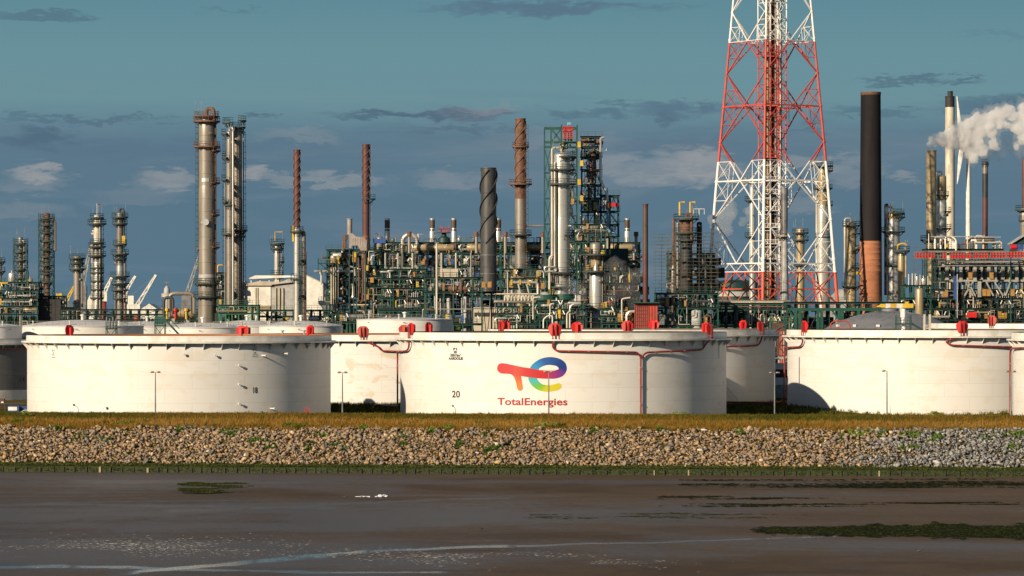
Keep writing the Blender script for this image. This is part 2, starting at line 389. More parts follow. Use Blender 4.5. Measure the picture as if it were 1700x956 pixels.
# ---------------------------------------------------------------- scattered meshes
rng = np.random.default_rng(7)
def attr_mat(name, stops, rough=.85, bump=0.0, c2=None):
    m = bpy.data.materials.new(name); m.use_nodes = True; g = G(m.node_tree); b = m.node_tree.nodes['Principled BSDF']
    a = g.n('ShaderNodeAttribute', attribute_name='tone')
    cc = g.ramp(a.outputs['Fac'], stops)
    geo = g.n('ShaderNodeNewGeometry')
    nz = g.noise(geo.outputs['Position'], 3.0, 5, .7)
    cc = g.mix(1.0, cc, g.ramp(nz, [(.3, (.72, .72, .72)), (.7, (1.15, 1.15, 1.12))]), 'MULTIPLY')
    g.link(cc, b.inputs['Base Color']); b.inputs['Roughness'].default_value = rough; b.inputs['Specular IOR Level'].default_value = .15
    return m
def scatter(name, protos, pos, scl, rot, tone, material, label=None, cat=None, tilt=None, smooth=False):
    """instances baked into one mesh; protos = list of (verts Nx3, faces list)"""
    allv, allf, allt = [], [], []; off = 0
    which = rng.integers(0, len(protos), len(pos))
    loops = []; ls = []; lt = []
    for k, (pv, pf) in enumerate(protos):
        ids = np.where(which == k)[0]
        if not len(ids): continue
        r = rot[ids]; ca, sa = np.cos(r), np.sin(r)
        v = pv[None]*scl[ids][:, None, :]
        if tilt is not None:
            ta = tilt[ids]; ct, st = np.cos(ta)[:, None], np.sin(ta)[:, None]
            y = v[..., 1]*ct-v[..., 2]*st; z = v[..., 1]*st+v[..., 2]*ct
            v = np.stack([v[..., 0], y, z], -1)
        x = v[..., 0]*ca[:, None]-v[..., 1]*sa[:, None]; y = v[..., 0]*sa[:, None]+v[..., 1]*ca[:, None]
        v = np.stack([x, y, v[..., 2]], -1)+pos[ids][:, None, :]
        nv = len(pv); allv.append(v.reshape(-1, 3)); allt.append(np.repeat(tone[ids], nv))
        for f in pf: pass
        fl = np.concatenate([np.array(f) for f in pf]); fs = np.array([len(f) for f in pf])
        loops.append(((np.arange(len(ids))*nv+off)[:, None]+fl[None]).ravel()); lt.append(np.tile(fs, len(ids)))
        off += nv*len(ids)
    V = np.concatenate(allv); L = np.concatenate(loops); T = np.concatenate(lt); TS = np.concatenate([[0], np.cumsum(T)[:-1]])
    me = bpy.data.meshes.new(name); me.vertices.add(len(V)); me.vertices.foreach_set('co', V.ravel().astype(np.float32))
    me.loops.add(len(L)); me.loops.foreach_set('vertex_index', L.astype(np.int32))
    me.polygons.add(len(T)); me.polygons.foreach_set('loop_start', TS.astype(np.int32)); me.polygons.foreach_set('loop_total', T.astype(np.int32))
    me.update(calc_edges=True)
    at = me.attributes.new('tone', 'FLOAT', 'POINT'); at.data.foreach_set('value', np.concatenate(allt).astype(np.float32))
    me.materials.append(material)
    if smooth: me.shade_smooth()
    o = bpy.data.objects.new(name, me); col.objects.link(o)
    tag(o, label, cat, None, 'stuff'); return o
def hull(n, seed, sq=(1, 1, 1)):
    r = np.random.default_rng(seed); p = r.normal(size=(n, 3)); p /= np.linalg.norm(p, axis=1)[:, None]; p *= r.uniform(.75, 1.05, (n, 1))*np.array(sq)
    bm = bmesh.new(); [bm.verts.new(tuple(q)) for q in p]; res = bmesh.ops.convex_hull(bm, input=bm.verts[:])
    bmesh.ops.delete(bm, geom=[e for e in res['geom_interior'] if isinstance(e, bmesh.types.BMVert)], context='VERTS')
    bm.verts.index_update(); v = np.array([q.co[:] for q in bm.verts]); f = [[q.index for q in fc.verts] for fc in bm.faces]; bm.free(); return v, f
RK = [hull(9+i % 4, 40+i, (1, .8, .65)) for i in range(16)]
def bank_np(s, t, z):
    return np.stack([BO[0]+s*cos(BA)-t*sin(BA), BO[1]+s*sin(BA)+t*cos(BA), z], -1)
def rocks(name, n, sfun, label, stops):
    s = rng.uniform(-108, 108, n); t = rng.uniform(2.2, 20.0+.0*s, n)
    edge = 50+ (t-10)*(-.1)+3*np.sin(t*.9)+rng.normal(0, 3.2, n)+9*(1-(t-2)/20)*-1+6
    keep = sfun(s, edge, t); s, t = s[keep], t[keep]
    top = 18.0+.7*np.sin(s*.21)+.5*np.sin(s*.77+1)+np.where(s > 48, 1.3, 0)
    k2 = t < top; s, t = s[k2], t[k2]; n = len(s)
    sz = np.clip(rng.lognormal(-1.43, .40, n), .11, .66)
    z = prof(t)+sz*.30+rng.uniform(-.12, .3, n)
    scl = sz[:, None]*rng.uniform(.75, 1.25, (n, 3))
    tone = rng.uniform(0, 1, n)*.75+.25*rng.uniform(0, 1, n)*(1)
    scatter(name, RK, bank_np(s, t, z), scl, rng.uniform(0, 6.28, n), tone, attr_mat(name+'_tones', stops), label, 'rocks', rng.uniform(-1.2, 1.2, n))
rocks('armour_stones', 35000, lambda s, e, t: s < e, 'ochre and brown armour stones covering the river bank slope',
      [(0, srgb(88, 84, 82)), (.2, srgb(122, 114, 106)), (.4, srgb(150, 135, 118)), (.58, srgb(168, 140, 106)), (.72, srgb(130, 110, 94)), (.86, srgb(188, 154, 106)), (1, srgb(212, 204, 192))])
rocks('armour_stones', 35000, lambda s, e, t: s >= e, 'pale grey armour stones at the right end of the bank slope',
      [(0, srgb(70, 71, 74)), (.3, srgb(112, 112, 113)), (.6, srgb(140, 138, 136)), (.85, srgb(166, 161, 152)), (1, srgb(200, 197, 192))])

# ---------------------------------------------------------------- grass
def blade_protos(seed, n=5, w_=.035, spread=.16):
    r = np.random.default_rng(seed); v = []; f = []
    for i in range(n):
        a = r.uniform(0, 6.28); bx, by = r.normal(0, spread, 2); lx, ly = r.normal(0, .28, 2); h = r.uniform(.6, 1.1)
        dx_, dy_ = cos(a)*w_, sin(a)*w_; o = len(v)
        v += [(bx-dx_, by-dy_, 0), (bx+dx_, by+dy_, 0), (bx+lx*.4+dx_*.7, by+ly*.4+dy_*.7, h*.6), (bx+lx*.4-dx_*.7, by+ly*.4-dy_*.7, h*.6), (bx+lx, by+ly, h)]
        f += [[o, o+1, o+2, o+3], [o+3, o+2, o+4]]
    return np.array(v), f
BL = [blade_protos(90+i, 6) for i in range(8)]
GR = [(0, srgb(48, 62, 20)), (.2, srgb(76, 82, 26)), (.4, srgb(104, 88, 26)), (.6, srgb(130, 98, 38)), (.8, srgb(154, 116, 54)), (1, srgb(176, 142, 84))]
def smooth_noise(s, t, k):
    return (np.sin(s*.11*k+t*.3*k+k)+np.sin(s*.37*k-t*.23*k+2*k)*.6+np.sin(s*.83*k+t*.71*k)*.4+np.sin(s*.049*k+3*k)*.8)/2.8
n = 118000
s = rng.uniform(-108, 108, n); t = rng.uniform(17.2, 56, n)
ok = ~((t < 18.6) & (rng.random(n) < .5)); s, t = s[ok], t[ok]; n = len(s)
nn = smooth_noise(s, t, 1.0); nn2 = smooth_noise(s, t*3, 2.3)
# the outer strip is tall dry straw, the crest a greener mown band
tone = np.where(t < 31, .66+.14*nn+.10*nn2, .37+.18*nn+.14*nn2)+rng.normal(0, .10, n)
tone = np.where((t < 20.5) & (nn2 > .35), .12+rng.normal(0, .07, n), tone)
tone += np.clip((.75-np.abs(s-5)/40), 0, 1)*.10*(t > 31)
hgt = np.where(t < 31, .50, .27)*np.clip(rng.lognormal(0, .3, n), .5, 2.4)*rng.uniform(.5, 1.25, n)*np.where(nn2 > .45, 1.25, 1)
hgt = np.where(t > 48, .22, hgt)
pos = bank_np(s, t, prof(t)-.03)
M['grass'] = attr_mat('dry_grass_tones', GR, .9)
scatter('bank_grass', BL, pos, np.stack([.9+0*hgt, .9+0*hgt, hgt], -1), rng.uniform(0, 6.28, n), np.clip(tone, 0, 1), M['grass'],
        'dry straw and green grass along the top of the river bank', 'grass')
# green grass on the flat ground between the tanks
n = 26000
s = rng.uniform(-100, 100, n); t = rng.uniform(120, 190, n)
tone = .16+.16*smooth_noise(s, t, 1.2)+rng.normal(0, .10, n)
scatter('tank_yard_grass', BL, bank_np(s, t, prof(t)-.05), np.stack([1.6+0*s, 1.6+0*s, rng.uniform(.3, 1.0, n)], -1), rng.uniform(0, 6.28, n), np.clip(tone, 0, 1), M['grass'],
        'rank green grass on the ground between the storage tanks', 'grass')

# leafy weeds: bushes among the stones
def leafball(seed, n=34):
    r = np.random.default_rng(seed); v = []; f = []
    for i in range(n):
        d = r.normal(size=3); d /= np.linalg.norm(d); d[2] = abs(d[2]); p = d*r.uniform(.45, 1)
        a, b_ = r.normal(size=(2, 3))*.16; o = len(v)
        v += [tuple(p-a), tuple(p+b_), tuple(p+a), tuple(p-b_)]; f += [[o, o+1, o+2, o+3]]
    return np.array(v), f
LB = [leafball(200+i) for i in range(6)]
M['weed'] = attr_mat('weed_leaves', [(0, srgb(38, 62, 18)), (.5, srgb(70, 98, 30)), (1, srgb(128, 140, 66))], .8)
wsp = []      # (px, py, half width px, half height px, count, tone)
for a in [(35, 703, 20, 4, 26, .35), (210, 706, 24, 3, 26, .6), (240, 703, 8, 4, 8, .7), (175, 735, 14, 4, 12, .3), (170, 705, 6, 3, 6, .3),
          (380, 722, 16, 5, 18, .45), (425, 735, 14, 7, 16, .6), (450, 743, 10, 6, 12, .4), (512, 747, 8, 8, 18, .2), (505, 710, 14, 4, 12, .25),
          (555, 741, 9, 7, 16, .3), (538, 722, 14, 5, 10, .6), (600, 713, 10, 4, 12, .5), (668, 726, 12, 4, 10, .5), (670, 742, 6, 4, 8, .4),
          (718, 716, 10, 4, 12, .6), (744, 712, 10, 4, 12, .6), (812, 751, 11, 5, 22, .25), (762, 742, 6, 4, 10, .3), (828, 746, 5, 3, 7, .4), (806, 725, 4, 3, 5, .4),
          (800, 706, 16, 4, 20, .35), (905, 709, 26, 4, 40, .95), (932, 710, 8, 5, 12, .3), (573, 746, 8, 5, 12, .3), (480, 709, 12, 4, 12, .5),
          (1228, 721, 5, 3, 8, .5), (1430, 722, 24, 5, 34, .7), (1396, 726, 8, 4, 8, .4), (1510, 724, 18, 4, 22, .7), (1503, 748, 12, 3, 18, .5), (1522, 745, 7, 3, 10, .6),
          (1552, 732, 10, 3, 10, .6), (1640, 728, 12, 3, 12, .5), (1690, 724, 22, 6, 34, .55), (1680, 745, 16, 4, 18, .6), (1560, 728, 10, 4, 10, .5), (1466, 722, 10, 4, 14, .6),
          (300, 714, 12, 3, 10, .5), (95, 712, 12, 3, 10, .5), (130, 728, 12, 4, 8, .4), (990, 718, 10, 3, 10, .4), (1100, 716, 12, 3, 10, .4)]:
    wsp.append(a)
ps, tn, sc = [], [], []
for (px, py, hw, hh, cnt, tt) in wsp:
    # row py on the slope -> t: solve z(t) = CH-(py-HY)*D/F
    t0 = min(np.linspace(2, 30, 200), key=lambda q: abs(CH-(py-HY)/F*(BO[1]-.114*X_(px, 520)+q)-prof(q)))
    D0 = BO[1]-.114*X_(px, 520)+t0
    for i in range(cnt):
        ds = random.Random(px*31+i).gauss(0, .5)*PX(hw, D0); dt = random.Random(px*37+i).gauss(0, .5)*PX(hh, D0)*3.2
        ss = (X_(px, D0)+t0*sin(BA))/cos(BA)+ds; tq = max(2, t0+dt)
        ps.append(bank(ss, tq, float(prof(tq))+.12)); tn.append(tt+random.Random(i).uniform(-.2, .2)); sc.append(random.Random(px+i*7).uniform(.25, .55))
sc = np.array(sc)
scatter('bank_weeds', LB, np.array(ps), np.stack([sc, sc, sc*1.1], -1), rng.uniform(0, 6.28, len(ps)), np.clip(tn, 0, 1), M['weed'],
        'low green weeds sprouting between the armour stones', 'weeds')

# mossy ledge just above the timber bank edging, and seaweed on the mud
M['moss'] = attr_mat('moss_tones', [(0, srgb(34, 42, 16)), (.5, srgb(66, 76, 30)), (1, srgb(100, 108, 50))], .8)
n = 28000; s = rng.uniform(-108, 108, n); t = .4+np.abs(rng.normal(0, 1.1, n)); t = np.clip(t, .4, 2.9)
z = prof(t)+rng.uniform(0, .22, n)
fc = rng.random(n) < .10; t = np.where(fc, -.12, t); z = np.where(fc, rng.uniform(-5.6, -4.9, n), z)
sc = np.where(fc, rng.uniform(.06, .16, n), rng.uniform(.12, .3, n))
scatter('moss', LB, bank_np(s, t, z), np.stack([sc, sc, sc*.6], -1), rng.uniform(0, 6.28, n), np.clip(rng.normal(.45, .25, n), 0, 1), M['moss'],
        'dark green moss on the stones above the timber edging', 'moss')
M['seaweed'] = attr_mat('seaweed_tones', [(0, srgb(22, 25, 9)), (.5, srgb(38, 44, 16)), (1, srgb(72, 80, 32))], .7)
def DM(py): return (CH-MUDZ)*F/(py-HY)
def weedpatch(name, px0, px1, py0, py1, n, label, streaks=10, tone=.35, h=.07, core=0.0, seed=1, rows=1.6):
    """ragged seaweed: many thin torn streaks, denser towards the middle of the bed"""
    r = np.random.default_rng(seed); PXs, Ds = [], []
    for k in range(streaks):
        cx = r.uniform(px0, px1); cy = r.uniform(py0, py1) if k % 3 else (py0+py1)/2+r.normal(0, (py1-py0)*.15); L = r.uniform(.08, .45)*(px1-px0); th = r.uniform(.4, 1.0)*rows
        m_ = int(n/streaks*(1-core)); u = r.normal(0, .45, m_); PXs.append(cx+u*L); Ds.append(cy+r.normal(0, .5, m_)*th*(1-np.clip(np.abs(u), 0, 1)*.6)+u*L*.004*r.uniform(-1, 1))
    if core:
        m_ = int(n*core*2); u = r.uniform(0, 1, m_); px = px0+(px1-px0)*u; v = r.uniform(-1, 1, m_)
        half = np.clip(u*2.4, 0, 1)**.9*(py1-py0)/2*.82*(1+.25*np.sin(px*.045)+.2*np.sin(px*.13+1)+.12*np.sin(px*.41)); py = (py0+py1)/2+.7+v*half+1.0*np.sin(px*.02)
        k = (r.random(m_) > np.abs(v)**3*.8) & (r.random(m_) > .35*(np.sin(px*.09+py*1.7)*np.sin(px*.031+py*.8+2) > .25)); PXs.append(px[k]); Ds.append(py[k])
    px = np.concatenate(PXs); px = np.where((px < px0-12), px0+np.abs(px0-px), px); py = np.clip(np.concatenate(Ds), 794, 1000); D = DM(py); m_ = len(px)
    sc = rng.uniform(.08, .26, m_)
    scatter(name, LB, np.stack([(px-850)/F*D, D, np.full(m_, MUDZ+.05)], -1), np.stack([sc*1.8, sc*2.2, np.full(m_, h)*rng.uniform(.4, 1.5, m_)], -1), rng.uniform(0, 6.28, m_), np.clip(rng.normal(tone, .25, m_), 0, 1), M['seaweed'], label, 'seaweed')
weedpatch('seaweed', 1262, 1790, 869, 894, 13000, 'long dark seaweed bed lying across the mud at the lower right', 26, .4, .05, .6, 2, 2.6)
weedpatch('seaweed', 308, 420, 802, 823, 1500, 'small greenish seaweed patch on the mud at the left', 12, .8, .06, 0, 3, 1.6)
weedpatch('seaweed', 1140, 1730, 796, 810, 2400, 'thin dark seaweed strips at the foot of the bank on the right', 34, .25, .07, 0, 4, 1.3)
weedpatch('seaweed', 1100, 1390, 837, 842, 500, 'narrow dark seaweed streak in mid flat right of centre', 9, .3, .07, 0, 5, .9)
weedpatch('seaweed', 1440, 1650, 832, 838, 350, 'faint short seaweed streak above the long bed', 7, .3, .05, 0, 6, .9)
weedpatch('seaweed', 880, 1260, 851, 866, 500, 'faint olive seaweed scatter on the mud in the middle', 16, .9, .02, 0, 7, 1.2)
weedpatch('seaweed', 1105, 1330, 822, 830, 350, 'tiny dark seaweed scraps under the bank, right of centre', 8, .25, .05, 0, 8, .8)

# pale flecks whose bright colour imitates ripple glints on the wet foreground
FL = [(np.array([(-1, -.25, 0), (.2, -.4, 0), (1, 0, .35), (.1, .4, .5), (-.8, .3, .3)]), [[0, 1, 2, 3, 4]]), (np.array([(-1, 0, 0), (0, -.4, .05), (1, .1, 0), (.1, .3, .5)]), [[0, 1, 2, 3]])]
M['fleck'] = attr_mat('glint_flecks', [(0, srgb(150, 145, 140)), (.5, srgb(210, 205, 196)), (1, srgb(250, 240, 222))], .4)
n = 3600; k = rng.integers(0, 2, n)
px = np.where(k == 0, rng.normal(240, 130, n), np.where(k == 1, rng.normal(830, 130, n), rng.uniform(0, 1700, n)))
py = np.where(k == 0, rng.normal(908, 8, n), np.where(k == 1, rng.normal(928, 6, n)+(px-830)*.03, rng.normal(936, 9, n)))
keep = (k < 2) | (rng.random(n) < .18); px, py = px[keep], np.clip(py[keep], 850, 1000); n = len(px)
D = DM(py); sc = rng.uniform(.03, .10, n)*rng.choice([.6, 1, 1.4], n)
scatter('glint_flecks', FL, np.stack([(px-850)/F*D, D, MUDZ+.02+0*D], -1), np.stack([sc*1.7, sc*.7, sc*.22], -1), rng.normal(0, .2, n), rng.uniform(0, 1, n), M['fleck'],
        'pale flecks imitating ripple glints in bands over the wet foreground mud', 'shells')

# ---------------------------------------------------------------- timber edging at the toe
e = thing('timber_edging', 'low mossy timber edging with dark posts along the foot of the bank', 'retaining wall', bank(0, 0, MUDZ), rz=BA)
def mk_moss(g, b):
    geo = g.n('ShaderNodeNewGeometry'); p = geo.outputs['Position']
    a = g.noise(g.vscale(p, (1, 1, 1.6)), 1.6, 6, .75); a2 = g.noise(p, 9, 4, .7)
    c = g.mix(g.step(a, .35, .65), srgb(26, 34, 14), srgb(52, 62, 26)); c = g.mix(g.step(a2, .55, .7), c, srgb(84, 90, 44))
    g.link(c, b.inputs['Base Color']); b.inputs['Roughness'].default_value = .85
    bn = g.n('ShaderNodeBump'); bn.inputs['Strength'].default_value = .8; bn.inputs['Distance'].default_value = .1; g.link(a, bn.inputs['Height']); g.link(bn.outputs[0], b.inputs['Normal'])
M['mossy'] = wfn('mossy_planks', mk_moss)
mb = MB()
for i in range(74): mb.box((-110+i*3+.0, .02+.03*((i*7) % 3-1), -.03), (2.98, .12, 1.7))
build('plank_wall', mb, M['mossy'], e, False)
mb = MB()
for i in range(44): mb.bar((-110+i*5, -.02, .84), (-105.02+i*5, -.02+.01*(i % 2), .84), .20, .07)
build('capping_rail', mb, M['mossy'], e, False)
R = random.Random(3); sx = -83.0
M['post'] = mat('dark_wet_timber', srgb(34, 34, 20), srgb(50, 54, 28), .8, 0, 2); M['post2'] = mat('pale_timber', srgb(150, 135, 105), None, .8)
k = 0
while sx < 84 and k < 100:
    mb = MB(); h = R.uniform(.66, .82); wd = R.uniform(.14, .3); mb.bar((sx, -.16, -.5), (sx+R.uniform(-.05, .05), -.14, h), wd, .16)
    build('post', mb, M['post2'] if k in (13, 17, 61, 64, 80) else M['post'], e, False); sx += R.uniform(1.3, 2.1); k += 1

# white foam heap and birds on the mud
def lump(name, px, py, wpx, hpx, mt, label, cat, seed):
    D = DM(py); mb = MB(); r = random.Random(seed)
    W, H = PX(wpx, D), PX(hpx, D); t = thing(name, label, cat, (X_(px, D), D, MUDZ))
    for k in range(5):
        mb2 = MB(); v, f = RK[(seed+k) % 12]; ww = W/5*r.uniform(.9, 1.6); hh = H*r.uniform(.5, 1)*(1 if k in (1, 3) else .6)
        mb.add([(q[0]*ww*.7-W/2+(k+.5)*W/5, q[1]*.5, max(0, q[2]+.3)*hh*.9) for q in v], f)
    build('lump', mb, mt, t); return t
M['foam'] = mat('white_foam', (.85, .86, .88), None, .8)
for (px, wd, hp, lb, sd_) in [(602, 24, 5, 'long low white foam heap on the mud, left of its pair', 2), (633, 20, 9, 'taller peaked white foam heap on the mud, right of its pair', 5)]:
    D = DM(825); W, H = PX(wd, D), PX(hp, D); mb = MB(); r = random.Random(sd_)
    for k in range(6):
        v, f = RK[(sd_+k) % 12]; ww = W/6*r.uniform(.9, 1.5); hh = H*(.45+.55*math.exp(-((k-3)/1.3)**2))
        mb.add([(q[0]*ww-W/2+(k+.5)*W/6, q[1]*.5, max(0, q[2]+.3)*hh*.75) for q in v], f)
    tag(build('foam_heap', mb, M['foam'], None, True, (X_(px, D), D, MUDZ)), lb, 'foam')
def bird(px, py, lb, facing=1, hgt=.28, mt='soot'):
    D = DM(py); mb = MB(); s = facing*hgt/.28
    mb.path([(-.28*s, 0, .20), (-.12*s, 0, .20), (.02*s, 0, .23), (.12*s, 0, .27), (.16*s, 0, .33), (.21*s, 0, .36), (.27*s, 0, .35)], [.015, .06, .09, .065, .035, .045, .01], 8)
    mb.tube((0, -.03, 0), (0, -.03, .18), .012, 5); mb.tube((.02*s, .03, 0), (.02*s, .03, .18), .012, 5)
    tag(build('bird', mb, M[mt], None, True, (X_(px, D), D, MUDZ)), lb, 'bird')
bird(574, 827, 'dark bird standing on the mud left of the white foam', 1, .42)
bird(799, 881, 'small dark bird alone on the open mud near the middle', -1, .26)
bird(1527, 918, 'small dark bird on the mud below the long seaweed bed', 1, .3)
# ================================================================ storage tanks
def mk_shell(plates, stain, base, patch=(0.62, 0.52, 0.38), rustk=1.0):
    def fn(g, b):
        uv = g.n('ShaderNodeUVMap', uv_map='UVMap').outputs[0]; u, v, _ = g.sep(uv)
        geo = g.n('ShaderNodeNewGeometry'); p = geo.outputs['Position']
        br = g.n('ShaderNodeTexBrick'); g.link(uv, br.inputs['Vector']); br.inputs['Scale'].default_value = 1
        br.inputs['Brick Width'].default_value = 9.0; br.inputs['Row Height'].default_value = 2.35; br.inputs['Mortar Size'].default_value = .03
        br.inputs['Color1'].default_value = (1, 1, 1, 1); br.inputs['Color2'].default_value = (1-plates, 1-plates, 1-plates*1.1, 1); br.inputs['Mortar'].default_value = (.80, .785, .76, 1)
        c = g.mix(1.0, base, br.outputs[0], 'MULTIPLY')
        n1 = g.noise(g.xyz(g.m('MULTIPLY', u, .25), g.m('MULTIPLY', v, .45), 2.0), 1, 6, .62, .4)
        c = g.mix(g.m('MULTIPLY', g.step(n1, .52, .60), stain), c, patch)
        # vertical streaks running down from the rim
        n2 = g.noise(g.xyz(g.m('MULTIPLY', u, 1.5), g.m('MULTIPLY', v, .05), 5.0), 1, 5, .7)
        top = g.step(v, 5.0, 13.5)
        c = g.mix(g.m('MULTIPLY', g.m('MULTIPLY', g.step(n2, .60, .78), g.m('ADD', .14, top)), .62*rustk), c, (.40, .22, .11))
        n3 = g.noise(g.xyz(g.m('MULTIPLY', u, .9), g.m('MULTIPLY', v, .9), 8.0), 1, 6, .7)
        c = g.mix(g.m('MULTIPLY', g.step(n3, .66, .74), .25*rustk), c, (.45, .34, .22))
        g.link(c, b.inputs['Base Color']); b.inputs['Roughness'].default_value = .55; b.inputs['Specular IOR Level'].default_value = .3
        bn = g.n('ShaderNodeBump'); bn.inputs['Strength'].default_value = .25; bn.inputs['Distance'].default_value = .04
        g.link(g.noise(g.xyz(g.m('MULTIPLY', u, .5), g.m('MULTIPLY', v, .25)), 1, 3), bn.inputs['Height']); g.link(bn.outputs[0], b.inputs['Normal'])
    return fn
TW = (.70, .685, .65)
M['shell'] = wfn('white_tank_shell', mk_shell(.055, .30, TW+(1,)))
M['shell_patchy'] = wfn('patchy_white_tank_shell', mk_shell(.05, .75, TW+(1,), (.60, .50, .38)))
M['shell_grey'] = wfn('grey_tank_shell', mk_shell(.06, .5, (.17, .165, .155, 1), (.22, .21, .19)))  # darker grey base colour than the white shells
M['rim_rust'] = mat('rusty_rim', (.30, .11, .04), (.22, .12, .07), .8, 0, .5)
M['rim_dark'] = mat('dark_rim', (.05, .045, .04), (.09, .07, .05), .8, 0, .5)
M['roof_white'] = mat('pale_roof_paint', (.62, .61, .59), (.50, .50, .50), .6, 0, .15, c3=(.42, .36, .29), s3=.6, lo3=.62, hi3=.72)
M['roof_grey'] = mat('grey_dome_panel', (.19, .195, .21), (.15, .16, .175), .45, .0, .3)

def cyl_mesh(R_, z0, z1, n=160, rows=1):
    me = bpy.data.meshes.new('shell'); vs = []; fs = []; uvs = []
    for j in range(rows+1):
        z = z0+(z1-z0)*j/rows
        for k in range(n+1): a = -pi+2*pi*k/n; vs.append((R_*sin(a), -R_*cos(a), z)); uvs.append((a*R_, z))
    for j in range(rows):
        for k in range(n): a = j*(n+1)+k; fs.append((a, a+1, a+n+2, a+n+1))
    me.from_pydata(vs, [], fs); uvl = me.uv_layers.new(name='UVMap')
    for l in me.loops: uvl.data[l.index].uv = uvs[l.vertex_index]
    me.shade_smooth(); return me
class Cyl:
    """mapping between photo pixels, shell angle and height on one tank"""
    def __init__(s, xc, yc, R): s.xc, s.yc, s.R = xc, yc, R
    def phi(s, px, off=0.0):
        p = 0.0
        for _ in range(30):
            D = s.yc-(s.R+off)*cos(p); X = X_(px, D); p = asin(max(-1, min(1, (X-s.xc)/(s.R+off))))
        return p
    def z(s, py, phi, off=0.0): return Z_(py, s.yc-(s.R+off)*cos(phi))
    def pt(s, phi, z, off=0.0): return ((s.R+off)*sin(phi), -(s.R+off)*cos(phi), z)   # local

def curved_text(name, txt, cyl, px0, px1, py_base, py_top, mt, parent, off=.03, bold=0.0, capref='E', squeeze=None):
    """text wrapped on the shell: spans px0..px1, cap height from py_base to py_top"""
    cu = bpy.data.curves.new(name, 'FONT'); cu.body = txt; cu.size = 1; cu.offset = bold; cu.resolution_u = 5; cu.space_character = 1.03
    ob = bpy.data.objects.new(name, cu); col.objects.link(ob); bpy.context.view_layer.update()
    dg = bpy.context.evaluated_depsgraph_get(); me0 = ob.evaluated_get(dg).to_mesh()
    V = np.array([v.co[:] for v in me0.vertices]); Fs = [tuple(p.vertices) for p in me0.polygons]
    ob.evaluated_get(dg).to_mesh_clear(); bpy.data.objects.remove(ob)
    a0, a1 = cyl.phi(px0, off), cyl.phi(px1, off); am = (a0+a1)/2
    zb, zt = cyl.z(py_base, am, off), cyl.z(py_top, am, off)
    x0, x1 = V[:, 0].min(), V[:, 0].max(); cap = .72
    mb = MB(); mb.v = [cyl.pt(a0+(x-x0)/(x1-x0)*(a1-a0), zb+y/cap*(zt-zb), off) for x, y, _ in V]; mb.f = Fs
    return build(name, mb, mt, parent, False)

def foam_shield(cyl, phi, zt, parent, mt, front=True, scale=1.0, lb=None):
    """red foam pourer: rounded plate with two pipes, standing on the rim"""
    mb = MB(); R_ = cyl.R+.15; w = 2.25*scale; h = 1.95*scale
    poly = [(-.30*w, -.2), (.30*w, -.2), (.48*w, .35*h), (.50*w, .6*h), (.38*w, .8*h), (.22*w, .95*h), (-.22*w, .95*h), (-.38*w, .8*h), (-.50*w, .6*h), (-.48*w, .35*h)]
    def fn(x, y, z): a = phi; xx, yy = x, y; return (R_*sin(a)+xx*cos(a)-(-yy)*sin(a)*-1*0+yy*-sin(a)*-1, -R_*cos(a)+xx*sin(a)+yy*cos(a), z+zt)
    def loc(x, y, z):  # x tangential, y outward
        return (R_*sin(phi)+x*cos(phi)+y*sin(phi), -R_*cos(phi)+x*sin(phi)-y*cos(phi), z+zt)
    n = len(poly)
    # gently folded plate: centre pushed outwards
    vs = []
    for yy in (0.0, .10):
        vs += [loc(x, yy+.35*(1-abs(x)/(w/2)), z) for x, z in poly]
        vs.append(loc(0, yy+.35, h*.5))
    c0, c1 = n, 2*n+1; fs = []
    for i in range(n):
        j = (i+1) % n
        fs.append((i, j, c0)); fs.append((n+1+j, n+1+i, c1)); fs.append((j, i, n+1+i, n+1+j))
    mb.add(vs, fs)
    sh = build('foam_shield', mb, mt, parent, False)
    if lb: sh['label'] = lb
    mb = MB()
    for sx in (-.28, .28): mb.path([loc(sx*w*.5, .55, -1.1), loc(sx*w*.5, .60, .75*h), loc(sx*w*.5, .2, .80*h)], .10, 7, .2)
    build('foam_pipe', mb, M['dgreen'] if False else M['pred'], sh)
    mb = MB(); mb.box(loc(0, -.3, .3*h), (.5, .5, .9*h), phi); mb.bar(loc(-.6, -.3, .8*h), loc(.6, -.3, .8*h), .12)
    build('foam_chamber', mb, mt, sh, False)
    return sh

